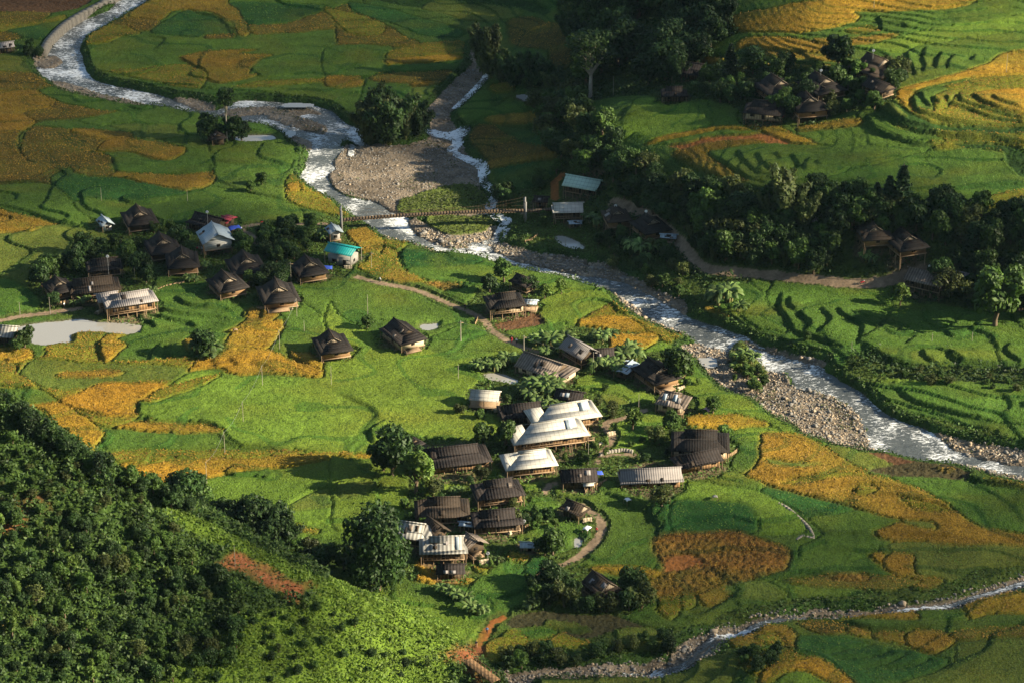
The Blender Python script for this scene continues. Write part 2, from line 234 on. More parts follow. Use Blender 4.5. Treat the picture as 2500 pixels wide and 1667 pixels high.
# ---------------------------------------------------------------- colours of the land (albedo) and the fields
C = dict(
 g=(.056,.104,.015), d=(.022,.068,.014), l=(.094,.148,.018), y=(.125,.124,.013), o=(.175,.108,.014), b=(.085,.066,.012),
 O=(.275,.155,.016), c=(.200,.095,.022), s=(.090,.045,.022), k=(.020,.045,.008), v=(.21,.18,.145), p=(.20,.145,.095), e=(.26,.10,.028), m=(.045,.040,.018), q=(.085,.105,.018))
FIELDS = [
# A: upper left, left bank of the river
('b','A',[(-60,460),(230,500),(330,560),(620,640),(1000,700),(900,760),(530,800),(240,830),(130,900),(120,980),(150,1060),(240,1110),(420,1150),(340,1230),(400,1260),(-60,1270)]),
('q','A',[(-60,372),(220,390),(230,480),(120,490),(-60,475)]),
('o','A',[(-60,640),(250,620),(370,680),(340,730),(150,760),(230,820),(130,880),(-60,900)]),
('g','A',[(250,620),(420,590),(620,645),(1000,700),(980,745),(700,760),(420,700),(370,680)]),
('b','A',[(140,980),(200,860),(480,880),(880,930),(860,1000),(640,1040),(600,1030),(740,1070),(780,1160),(700,1190),(500,1180),(250,1110),(150,1060)]),
('o','A',[(500,870),(860,905),(870,945),(700,950),(480,900)]),
('g','A',[(520,820),(700,780),(1000,740),(1200,710),(1480,780),(1390,900),(1250,920),(1080,840),(750,840),(680,860)]),
('q','A',[(740,850),(1170,840),(1190,890),(1270,920),(1080,945),(900,935),(870,890)]),
('o','A',[(690,960),(860,940),(1060,970),(1240,1010),(1190,1070),(1130,1085),(850,1040),(640,1030)]),
('g','A',[(1250,925),(1380,930),(1390,1000),(1420,1100),(1430,1160),(1140,1175),(790,1160),(740,1070),(650,1040),(830,1040),(1120,1085),(1240,1010),(1080,955)]),
('o','A',[(740,1190),(790,1165),(1140,1180),(1420,1165),(1420,1240),(1260,1285),(1140,1270),(980,1240)]),
('d','A',[(330,1190),(430,1145),(480,1160),(500,1185),(740,1200),(980,1245),(1260,1290),(1100,1340),(850,1360),(500,1350),(350,1260)]),
('g','A',[(-60,1260),(180,1235),(340,1250),(460,1330),(500,1400),(590,1480),(540,1530),(300,1470),(-60,1390)]),
('g','A',[(500,1350),(850,1360),(1250,1310),(1420,1260),(1640,1300),(1900,1360),(2030,1420),(2000,1490),(1690,1510),(1060,1520),(600,1480)]),
('g','A',[(1400,970),(1600,950),(1930,950),(1975,1000),(1970,1060),(1900,1170),(1640,1190),(1430,1190),(1430,1100)]),
('g','A',[(1640,820),(1800,830),(1880,880),(1900,900),(1650,880)]),
('y','A',[(1910,1230),(1960,1180),(2150,1290),(2338,1420),(2338,1470),(2080,1420),(1920,1340)]),
('o','A',[(1920,1250),(2000,1240),(2010,1290),(1930,1300)]),
('o','A',[(-60,1420),(150,1450),(380,1510),(320,1550),(100,1600),(-60,1660)]),
# A: inside the bend
('g','A',[(540,290),(570,240),(690,160),(860,60),(1000,-30),(2400,-30),(2400,720),(2100,670),(1840,630),(1540,620),(1300,600),(1000,560),(760,500),(640,470),(590,400)]),
('y','A',[(560,250),(700,160),(850,180),(930,235),(800,260),(720,300),(560,310)]),
('b','A',[(720,160),(860,80),(990,110),(1080,160),(1010,210),(900,220),(850,180)]),
('o','A',[(860,110),(980,-20),(1500,-20),(1530,30),(1600,90),(1660,190),(1650,250),(1580,240),(1560,180),(1450,110),(1340,80),(1160,80),(1080,140),(980,130)]),
('d','A',[(1000,230),(1160,110),(1270,70),(1350,100),(1450,120),(1530,190),(1550,240),(1380,245),(1300,260)]),
('b','A',[(1360,245),(1550,240),(1560,265),(1380,270)]),
('d','A',[(1530,30),(1700,15),(1900,30),(2210,50),(2180,100),(1960,150),(1780,165),(1650,175),(1600,90)]),
('b','A',[(1650,180),(1900,170),(2060,120),(2220,70),(2338,40),(2338,200),(2200,210),(1900,235),(1700,240)]),
('o','A',[(1200,390),(1400,360),(1740,340),(1600,370),(1820,380),(1740,410),(1700,450),(1660,500),(1740,510),(1560,560),(1380,555),(1370,480),(1260,430)]),
('y','A',[(720,490),(960,470),(1150,445),(1260,440),(1370,490),(1380,555),(1340,600),(1200,590),(980,545)]),
('y','A',[(1560,590),(1800,550),(2150,540),(2180,565),(2020,575),(1850,590),(1650,605)]),
('o','A',[(2150,535),(2400,525),(2400,580),(2230,570)]),
('s','A',[(-40,-40),(640,-40),(430,80),(-40,90)]),('b','A',[(-40,90),(330,90),(240,150),(-40,200)]),
('y','A',[(-40,180),(250,150),(400,110),(440,110),(400,150),(-40,230)]),
('d','A',[(30,220),(400,150),(330,230),(280,280),(130,260)]),('b','A',[(-40,240),(60,230),(130,265),(-40,290)]),
# B
('b','B',[(0,80),(150,110),(300,170),(460,260),(560,310),(340,330),(0,330)]),
('y','B',[(-100,60),(60,90),(300,170),(260,240),(60,230)]),
('d','B',[(60,20),(300,60),(560,130),(820,210),(800,260),(560,240),(330,160),(150,110)]),
('g','B',[(-80,330),(350,320),(340,500),(-80,520)]),
('y','B',[(360,350),(560,300),(850,290),(870,370),(780,380),(350,400)]),
('O','B',[(350,400),(780,380),(800,410),(500,435),(350,450)]),
('g','B',[(350,450),(850,430),(820,475),(400,490)]),
('b','B',[(230,510),(800,480),(780,540),(500,560),(260,560)]),
('o','B',[(-80,520),(140,530),(150,590),(-80,600)]),('o','B',[(500,560),(740,545),(740,575),(500,590)]),('q','B',[(500,590),(740,575),(700,610),(500,650)]),
('q','B',[(550,70),(640,20),(1000,40),(1240,90),(1180,130),(1050,150),(880,150),(700,100)]),
('k','B',[(300,-20),(1100,-20),(1400,60),(1400,100),(1250,70),(1000,30),(640,10),(540,60),(300,20)]),
('b','B',[(1150,140),(1300,120),(1390,160),(1540,190),(1560,450),(1420,440),(1400,350),(1170,310)]),
('y','B',[(1010,580),(1160,560),(1180,620),(1040,640)]),
('g','B',[(730,760),(850,640),(930,600),(1040,640),(1050,730),(1200,640),(1290,700),(1500,680),(1480,720),(1100,770),(980,790),(870,830),(760,800)]),
('o','B',[(980,800),(1180,770),(1430,770),(1430,820),(1250,850),(1070,845)]),
('b','B',[(850,860),(1020,840),(1100,890),(1220,950),(1450,1000),(1460,1070),(1300,1090),(1050,1130),(1000,1070),(870,950)]),
('d','B',[(1100,880),(1420,870),(1450,990),(1230,960)]),
('o','B',[(1000,1080),(1250,1060),(1440,1020),(1460,1060),(1200,1110),(1050,1130)]),
('d','B',[(1080,1140),(1470,1080),(1500,1160),(1450,1240),(1150,1280),(1060,1190)]),
# C: the terraced hillside
('g','C',[(330,30),(600,-40),(2400,-60),(2400,990),(1700,990),(1280,860),(1230,760),(1460,600),(1540,480),(1480,430),(1240,330),(1000,300),(430,200),(370,130)]),
('O','C',[(370,120),(560,80),(900,20),(1400,-10),(2000,-20),(1940,50),(1700,80),(1300,90),(1190,95),(1240,120),(1200,160),(1000,210),(760,235),(440,225)]),
('O','C',[(150,340),(200,340),(240,380),(320,400),(310,425),(200,420)]),
('l','C',[(210,330),(290,290),(420,240),(740,230),(900,260),(420,280),(400,370),(260,380)]),
('O','C',[(400,300),(520,265),(800,270),(1010,330),(1010,365),(880,370),(560,335),(470,320),(410,350)]),
('o','C',[(560,340),(880,375),(1060,370),(1160,385),(1150,420),(930,420),(700,405),(570,370)]),
('y','C',[(640,420),(1000,440),(1010,465),(640,450)]),
('o','C',[(920,280),(1150,270),(1420,235),(1490,255),(1330,295),(1170,320),(1010,330)]),
('l','C',[(1170,330),(1330,300),(1500,255),(1700,200),(2400,100),(2400,200),(1700,300),(1500,350),(1280,345)]),
('y','C',[(1120,210),(1300,180),(1360,215),(1200,240)]),
('y','C',[(1580,650),(1900,560),(2400,510),(2400,990),(1700,990),(1330,700),(1480,700)]),
('g','C',[(1600,640),(1750,590),(1830,620),(1720,670),(1730,760),(1620,740),(1590,690)]),
('y','C',[(1730,660),(1850,610),(2400,540),(2400,620),(1990,650),(1890,640),(1830,720),(1750,740)]),
('O','C',[(1460,640),(1560,590),(1900,500),(2100,430),(2180,370),(2400,345),(2400,490),(2100,520),(1900,540),(1650,600),(1580,650),(1570,720)]),
('O','C',[(1980,650),(2100,620),(2400,610),(2400,770),(2200,760),(2060,710)]),
('g','C',[(1290,780),(1420,790),(1500,860),(1700,900),(1800,940),(1650,950),(1450,920),(1320,870)]),
('k','C',[(1300,700),(1480,690),(1650,800),(1900,850),(2400,860),(2400,900),(1900,890),(1600,860),(1450,800),(1380,760)]),
('q','C',[(1360,680),(1460,700),(1560,790),(1500,800),(1420,760),(1370,720)]),
('k','C',[(1850,955),(2100,945),(2300,990),(2420,1130),(2420,1240),(2320,1190),(2230,1080),(2180,1000),(1950,985)]),
('g','C',[(-10,670),(130,690),(300,740),(540,830),(480,860),(0,900),(-120,930)]),
('l','B',[(1900,800),(1950,720),(2010,675),(2338,670),(2500,850),(2338,880),(2100,970),(1990,910),(1850,995),(1740,975),(1720,910),(1830,850)]),
('O','C',[(480,850),(600,825),(800,920),(990,980),(760,970),(560,890)]),
('O','C',[(-200,970),(-100,930),(0,905),(260,865),(480,870),(480,885),(250,885),(0,935),(-200,985)]),
('l','C',[(-150,985),(0,940),(250,890),(480,885),(580,910),(300,915),(200,940),(20,980)]),
('e','C',[(-60,985),(40,975),(220,935),(500,910),(620,915),(760,970),(600,975),(400,945),(240,965),(60,1010)]),
('o','C',[(-40,1050),(60,1005),(240,965),(480,945),(600,970),(300,1010),(210,1050),(480,1220),(380,1250),(330,1240),(260,1190),(80,1120)]),
('g','C',[(210,1045),(300,1010),(620,975),(1000,985),(1620,975),(1700,990),(1500,1070),(1200,1130),(980,1210),(800,1240),(650,1190),(480,1210)]),
('g','C',[(810,900),(1280,850),(1500,930),(1700,970),(1000,985),(890,940)]),
('o','C',[(810,870),(1000,830),(1240,800),(1240,840),(1080,870),(830,895)]),('q','C',[(570,800),(900,790),(1140,810),(820,860),(700,830)]),
('g','C',[(980,1210),(1300,1120),(1700,1010),(2000,995),(2190,1020),(2250,1120),(2338,1230),(2338,1290),(2080,1310),(1880,1440),(1560,1330),(1200,1240)]),
('y','C',[(2040,1380),(2130,1310),(2400,1290),(2400,1440),(2150,1450)]),
# D
('q','D',[(-60,100),(200,50),(420,0),(760,80),(720,170),(500,190),(300,290),(200,340),(200,440),(280,560),(-60,620)]),
('g','D',[(-60,360),(200,440),(280,560),(100,610),(-60,620)]),
('g','D',[(870,590),(1050,430),(1250,400),(1380,420),(1540,500),(1560,560),(1840,560),(1650,660),(1500,720),(1290,740),(1230,790),(1280,850),(1300,890),(880,920),(750,920),(770,770),(900,730),(930,700)]),
('y','D',[(300,810),(500,720),(640,715),(720,725),(665,780),(660,850),(700,920),(1300,900),(1280,970),(1170,1050),(1120,1080),(930,1170),(920,1290),(760,1350),(620,1330),(380,1190),(260,1110),(130,1010),(110,930),(300,870)]),
('O','D',[(665,780),(750,735),(860,730),(780,770),(840,820),(750,900),(700,920),(665,850)]),
('q','D',[(240,900),(560,930),(1250,960),(1170,1050),(900,1060),(500,1110),(260,1090),(130,1000)]),
('o','D',[(380,1000),(700,980),(820,1000),(700,1030),(400,1030)]),('O','D',[(560,1120),(700,1070),(1120,1080),(930,1170),(920,1210),(940,1230),(920,1290),(700,1290),(500,1240),(400,1180)]),
('O','D',[(1240,780),(1300,760),(1290,860),(1240,810)]),
('o','D',[(1580,690),(1640,640),(1650,580),(1840,560),(1880,600),(1820,650),(1650,720),(1480,730)]),
('O','D',[(1530,760),(1600,700),(1880,650),(1910,660),(1880,740),(1820,790),(1770,840),(1530,845),(1510,800)]),
('O','D',[(1270,990),(1310,920),(1330,900),(1430,905),(1530,850),(1770,845),(1900,890),(2080,950),(2230,1020),(2080,1025),(1850,1000),(1620,1010),(1530,990),(1470,960)]),
('O','D',[(1930,865),(2338,895),(2360,960),(2240,1010),(2080,950)]),
('g','D',[(1850,570),(2100,500),(2338,570),(2420,760),(2338,880),(1930,860),(1790,840),(1890,740),(1915,660)]),
('q','D',[(2080,390),(2500,380),(2500,640),(2200,540)]),
('g','E',[(-330,390),(170,390),(420,430),(570,490),(740,570),(910,610),(900,650),(620,690),(550,700),(230,640),(0,640),(-200,560)]),
('l','D',[(930,1180),(1130,1080),(1250,1000),(1420,980),(1530,995),(1620,1015),(1850,1010),(2080,1030),(2240,1015),(2400,950),(2400,1545),(1900,1500),(1600,1490),(1500,1390),(1400,1340),(1240,1330),(1000,1320),(980,1290),(920,1270)],800),
('l','E',[(-80,560),(0,600),(170,700),(380,800),(600,790),(560,790),(860,870),(980,1030),(920,1070),(850,1140),(860,1190),(800,1260),(1240,1290),(1150,1340),(1100,1380),(900,1440),(300,1450),(280,1540),(-80,1540)],800),
('y','D',[(930,1170),(1130,1090),(1420,1010),(1480,1020),(1200,1140),(1000,1210),(940,1200)]),
('O','D',[(760,1350),(1000,1320),(1240,1340),(1400,1350),(1500,1390),(1300,1400),(1000,1390),(800,1370)]),
('g','D',[(700,1370),(1000,1395),(1300,1405),(1460,1410),(1590,1490),(1500,1500),(750,1530)]),
('O','D',[(-30,830),(200,840),(210,900),(80,930),(-30,910)]),('b','D',[(-30,910),(80,930),(90,990),(-30,1000)]),('y','D',[(-30,1000),(90,990),(260,1110),(100,1100),(-30,1110)]),
('g','D',[(30,1110),(260,1110),(390,1190),(300,1200),(160,1230),(60,1180)]),
('O','D',[(150,1240),(300,1200),(390,1195),(540,1280),(690,1390),(640,1490),(560,1600),(450,1470),(390,1380),(280,1250)]),
('y','G',[(750,25),(1300,10),(1990,20),(2000,45),(1250,70),(1000,95),(790,100)]),
('O','G',[(790,110),(1000,100),(1250,65),(1700,60),(2100,40),(2500,35),(2500,60),(1900,120),(1700,145),(1500,165),(1300,220),(1180,250),(1050,260),(930,250)]),
('l','G',[(1300,225),(1500,170),(1900,125),(2338,70),(2700,70),(2750,240),(2700,500),(2400,620),(2140,600),(1900,600),(1700,560),(1200,500),(1150,300)]),
('q','G',[(1920,400),(2050,300),(2250,240),(2600,250),(2600,300),(2338,380),(2100,400)]),
('o','G',[(1980,520),(2140,545),(2120,575),(2000,555)]),
# E
('o','E',[(50,50),(150,20),(250,20),(310,70),(290,180),(160,190),(90,110)]),
('y','E',[(310,70),(400,100),(500,120),(430,150),(410,210),(450,310),(600,390),(300,360),(130,300),(200,210),(290,190)]),
('o','E',[(310,360),(450,310),(570,390),(560,400),(330,390)]),
('d','E',[(430,200),(440,150),(560,130),(900,200),(1060,240),(850,270),(560,320),(450,290)]),
('g','E',[(450,300),(850,270),(1060,240),(1280,300),(1800,415),(1830,430),(1650,430),(1500,440),(1350,420),(1230,380),(950,410),(850,400),(620,395)]),
('c','E',[(570,400),(830,400),(790,430),(690,450)]),('g','E',[(700,460),(900,415),(950,420),(900,500),(850,530),(760,490)]),
('l','E',[(1340,550),(1500,440),(1850,430),(1930,500),(1800,540),(1620,620),(1600,680),(1390,660),(1340,590)]),
('s','E',[(1040,670),(1230,590),(1340,600),(1390,660),(1250,700),(1100,710)]),('q','E',[(1040,640),(1210,590),(1230,600),(1080,660)]),
('g','E',[(1110,720),(1380,670),(1530,660),(1500,780),(1300,780),(1150,770)]),
('y','E',[(1620,680),(1640,620),(1820,540),(1890,510),(1980,560),(2150,680),(2338,760),(2338,850),(2160,780),(2040,720),(1850,710)]),
('O','E',[(1620,640),(1900,610),(2050,700),(2040,720),(1850,710),(1640,690)]),
('O','E',[(1820,740),(1900,740),(2100,730),(2160,770),(2030,850),(1830,850),(1810,780)]),
('g','E',[(560,790),(860,680),(950,690),(1130,790),(1230,830),(1230,850),(1100,870),(900,900),(760,920)],800),
('l','E',[(1560,1080),(1650,1010),(1840,1050),(2090,1140),(2090,1200),(1900,1180),(1760,1140)]),
('q','E',[(1740,1140),(1900,1150),(1950,1200),(1800,1210)]),
('l','E',[(1800,1540),(1850,1400),(1850,1320),(2010,1250),(2240,1260),(2260,1330),(2190,1380),(2130,1440),(1950,1540)]),
('g','E',[(1340,1490),(1660,1470),(1670,1600),(1450,1590)]),
('l','F',[(-60,870),(0,820),(60,830),(160,880),(200,960),(330,1080),(540,1160),(620,1250),(800,1340),(820,1380),(1040,1440),(1330,1480),(1400,1500),(1250,1568),(1050,1500),(860,1420),(700,1400),(600,1360),(400,1280),(150,1260),(140,1180),(0,1100),(-60,1000)]),
('l','E',[(2040,860),(2160,790),(2330,860),(2300,900),(2160,850)]),
('O','F',[(40,1310),(130,1280),(450,1290),(610,1350),(400,1370),(100,1360)]),
('l','F',[(380,1380),(610,1355),(690,1400),(560,1450),(470,1450)]),
('q','I',[(980,-20),(1120,-40),(1250,0),(1400,70),(1430,110),(1310,130),(1280,150)]),
('s','I',[(1260,0),(1400,0),(1690,50),(1500,95),(1370,60)]),
('m','I',[(1430,110),(1500,95),(1850,60),(2060,140),(2000,190),(1700,210),(1400,170),(1310,140)]),
('c','I',[(1750,125),(1880,130),(1850,160),(1780,155)]),
('q','I',[(1950,190),(2060,150),(2300,210),(2200,215)]),('b','I',[(1980,215),(2200,215),(2400,260),(2400,300),(2150,240)]),
# F right bank paddies
('g','F',[(600,480),(650,420),(640,370),(750,360),(1500,380),(1440,430),(1450,560),(1650,590),(1660,650),(1760,700),(1840,670),(1950,610),(2100,600),(2400,720),(2400,950),(1900,930),(1700,940),(1450,910),(1340,860),(1230,800),(1150,820),(930,760),(850,730),(780,720),(740,620),(690,570),(620,540)]),
('g','F',[(410,610),(440,600),(640,620),(720,680),(720,730),(640,700),(560,700)]),
('g','F',[(500,360),(620,370),(640,430),(590,460),(520,410)]),
('l','F',[(1380,1030),(1600,1040),(1620,1060),(1370,1050)]),('g','F',[(1430,1070),(1650,1050),(2000,1050),(2400,1100),(2400,1350),(2100,1310),(1950,1280),(1700,1240),(1560,1170),(1480,1100)]),
('g','F',[(2150,1370),(2400,1370),(2400,1500),(2200,1430)]),('o','F',[(170,570),(240,560),(340,620),(330,650),(240,630)]),
# H
('l','H',[(-40,60),(280,170),(460,200),(480,300),(430,500),(0,560),(-60,400)]),('q','H',[(0,230),(280,230),(200,300),(0,330)]),
('l','H',[(620,120),(980,60),(1100,130),(1400,150),(1450,230),(1380,270),(1250,280),(1150,200),(950,200),(740,290),(560,280)]),
('g','H',[(1160,350),(1360,310),(1500,360),(1470,400),(1340,420),(1290,450)]),
('g','H',[(920,550),(1280,540),(1500,480),(1700,490),(1720,560),(1640,640),(1460,700),(1380,640),(1000,590)]),
('g','H',[(600,500),(850,490),(850,560),(620,560)]),
('g','H',[(1450,270),(1830,210),(2400,200),(2400,560),(2170,590),(2200,600),(2130,700),(2100,830),(1700,790),(1600,750),(1750,620),(1800,460),(1650,360),(1500,330)]),
('d','H',[(2110,350),(2400,340),(2400,560),(2170,580),(2170,500),(2090,450)]),
('O','H',[(1690,795),(2230,820),(2200,870),(2050,870),(1750,840)]),('g','H',[(1790,870),(2120,890),(1920,940),(1840,910)]),
('d','H',[(1230,780),(1310,710),(1440,750),(1370,840),(1220,840)]),('g','H',[(860,960),(1000,830),(1230,830),(1340,880),(1290,960),(1250,1040),(1130,1100),(1040,1110),(1000,1000)]),
('O','H',[(515,755),(655,765),(650,860),(520,830)]),('O','H',[(520,860),(910,870),(870,900),(540,890)]),('y','H',[(900,780),(1100,790),(1130,690),(1300,700),(1240,770),(1000,840)]),
('g','H',[(1100,760),(1230,770),(1220,830),(1000,830)]),
('m','H',[(1130,1150),(1280,1090),(1500,1090),(1800,1120),(2040,1180),(1880,1210),(1700,1260),(1400,1230),(1160,1190)]),
('q','H',[(1370,1150),(1600,1160),(1720,1230),(1400,1215)]),
('y','H',[(1060,1270),(1180,1200),(1350,1190),(1500,1230),(1660,1280),(1780,1330),(1400,1340),(1200,1380),(1040,1430),(960,1400),(970,1320)]),
('g','H',[(1180,1210),(1350,1200),(1480,1240),(1340,1290),(1250,1280)]),
('y','H',[(2130,1010),(2250,980),(2290,1060),(2230,1150),(2140,1100)]),('q','H',[(1900,1200),(2100,1200),(2220,1290),(2150,1350),(1980,1340),(1850,1260)]),
('q','H',[(1250,1510),(1950,1480),(2338,1400),(2450,1400),(2450,1640),(1250,1640)]),
# I
('l','I',[(0,205),(110,220),(310,240),(580,290),(700,350),(840,480),(850,560),(590,580),(380,560),(-20,570)]),
('g','I',[(0,205),(60,110),(300,120),(440,170),(500,180),(640,260),(580,290),(310,240),(200,215)]),
('d','I',[(-20,350),(480,370),(550,480),(500,565),(-20,570)]),
('d','I',[(580,290),(640,255),(900,330),(1220,410),(1060,450),(880,470),(760,380)]),
('g','I',[(880,470),(1060,450),(1220,415),(1500,470),(1340,540),(1350,640),(1360,700),(1260,740),(1100,780),(850,840),(820,700),(840,640),(980,580)]),
('g','I',[(1420,190),(1900,210),(2400,290),(2400,590),(2090,530),(1990,490),(1900,430),(1800,370)]),
('o','I',[(560,-100),(720,-110),(860,-80),(1110,60),(1300,170),(1600,270),(1800,370),(1900,430),(2000,490),(2090,530),(2400,590),(2400,670),(2100,640),(1700,640),(1400,620),(1330,560),(1500,480),(1450,460),(1200,400),(900,320),(640,250),(460,180),(520,130),(560,60)]),  # darker ripe tone: the wedge's dim light is put into its colour
('q','I',[(600,60),(800,100),(1000,110),(850,130),(650,110)]),('y','I',[(1500,330),(1750,380),(1850,430),(1600,400)]),('q','I',[(1500,480),(1720,500),(1740,560),(1560,520)]),('y','I',[(700,225),(1000,165),(1300,175),(1000,205),(760,235)]),('y','I',[(1180,260),(1300,250),(1330,290),(1220,320)]),
('q','I',[(1420,650),(1600,620),(2150,650),(2400,670),(2400,780),(2000,810),(1900,900),(1600,830),(1590,720),(1430,690)]),
('O','I',[(1310,720),(1380,700),(1440,750),(1380,790)]),('o','I',[(1440,700),(1590,720),(1600,840),(1800,870),(1700,950),(1600,950),(1500,870),(1380,790)]),
('b','I',[(700,880),(1000,850),(1270,850),(1640,880),(1500,940),(1300,950),(850,920)]),('c','I',[(1020,840),(1280,840),(1260,890),(1050,880)]),
('g','I',[(560,880),(900,930),(1250,940),(1200,980),(730,1000),(600,920)]),
('q','I',[(330,930),(550,880),(740,980),(600,1020),(380,1000)]),('o','I',[(140,950),(270,925),(380,990),(210,1060),(140,1030)]),('y','I',[(10,990),(110,960),(120,1050),(40,1080)]),
('c','I',[(-150,600),(-20,570),(380,560),(560,600),(740,670),(770,740),(740,810),(600,850),(330,920),(0,985),(-300,990),(-400,950),(-200,900),(-80,820),(-150,700)]),
('e','I',[(-80,740),(60,700),(170,750),(60,800),(-60,810)]),
('o','I',[(810,1140),(1000,1100),(1500,1070),(1610,1050),(1630,1150),(1490,1160),(1100,1150)]),('g','I',[(1590,1070),(1700,1030),(1900,1030),(1950,1080),(1940,1160),(1650,1150)]),('O','I',[(1900,1020),(2080,960),(2250,970),(2400,1000),(2400,1100),(2100,1110),(1960,1140)]),
('g','I',[(2160,930),(2400,900),(2400,990),(2230,960)]),
('o','I',[(360,1270),(540,1200),(700,1190),(790,1240),(790,1340),(650,1320),(400,1330)]),
('b','I',[(800,1170),(1130,1170),(1150,1250),(950,1250)]),('o','I',[(1140,1200),(1300,1210),(1310,1280),(1160,1255)]),('o','I',[(1320,1240),(1520,1225),(1520,1310),(1330,1285)]),('o','I',[(1540,1230),(1700,1210),(1880,1280),(1730,1370),(1540,1320)]),('b','I',[(1850,1230),(2400,1180),(2400,1280),(1900,1290)]),
('d','I',[(800,1260),(950,1260),(1350,1320),(1750,1390),(1820,1420),(1700,1490),(1300,1600),(1100,1500),(1040,1420),(880,1370),(790,1345)]),
('q','I',[(1900,1310),(2400,1290),(2400,1640),(1300,1640),(1700,1500),(1850,1420)]),
('y','I',[(520,1250),(650,1230),(720,1310),(620,1320)]),
('y','I',[(430,1400),(650,1340),(800,1370),(860,1400),(640,1460),(540,1540)]),
('O','I',[(560,1600),(640,1460),(860,1400),(960,1410),(1100,1500),(1200,1640)]),('l','I',[(580,1640),(740,1510),(900,1510),(1100,1640)]),('q','I',[(-60,1420),(360,1370),(440,1400),(300,1640),(-60,1640)]),
]
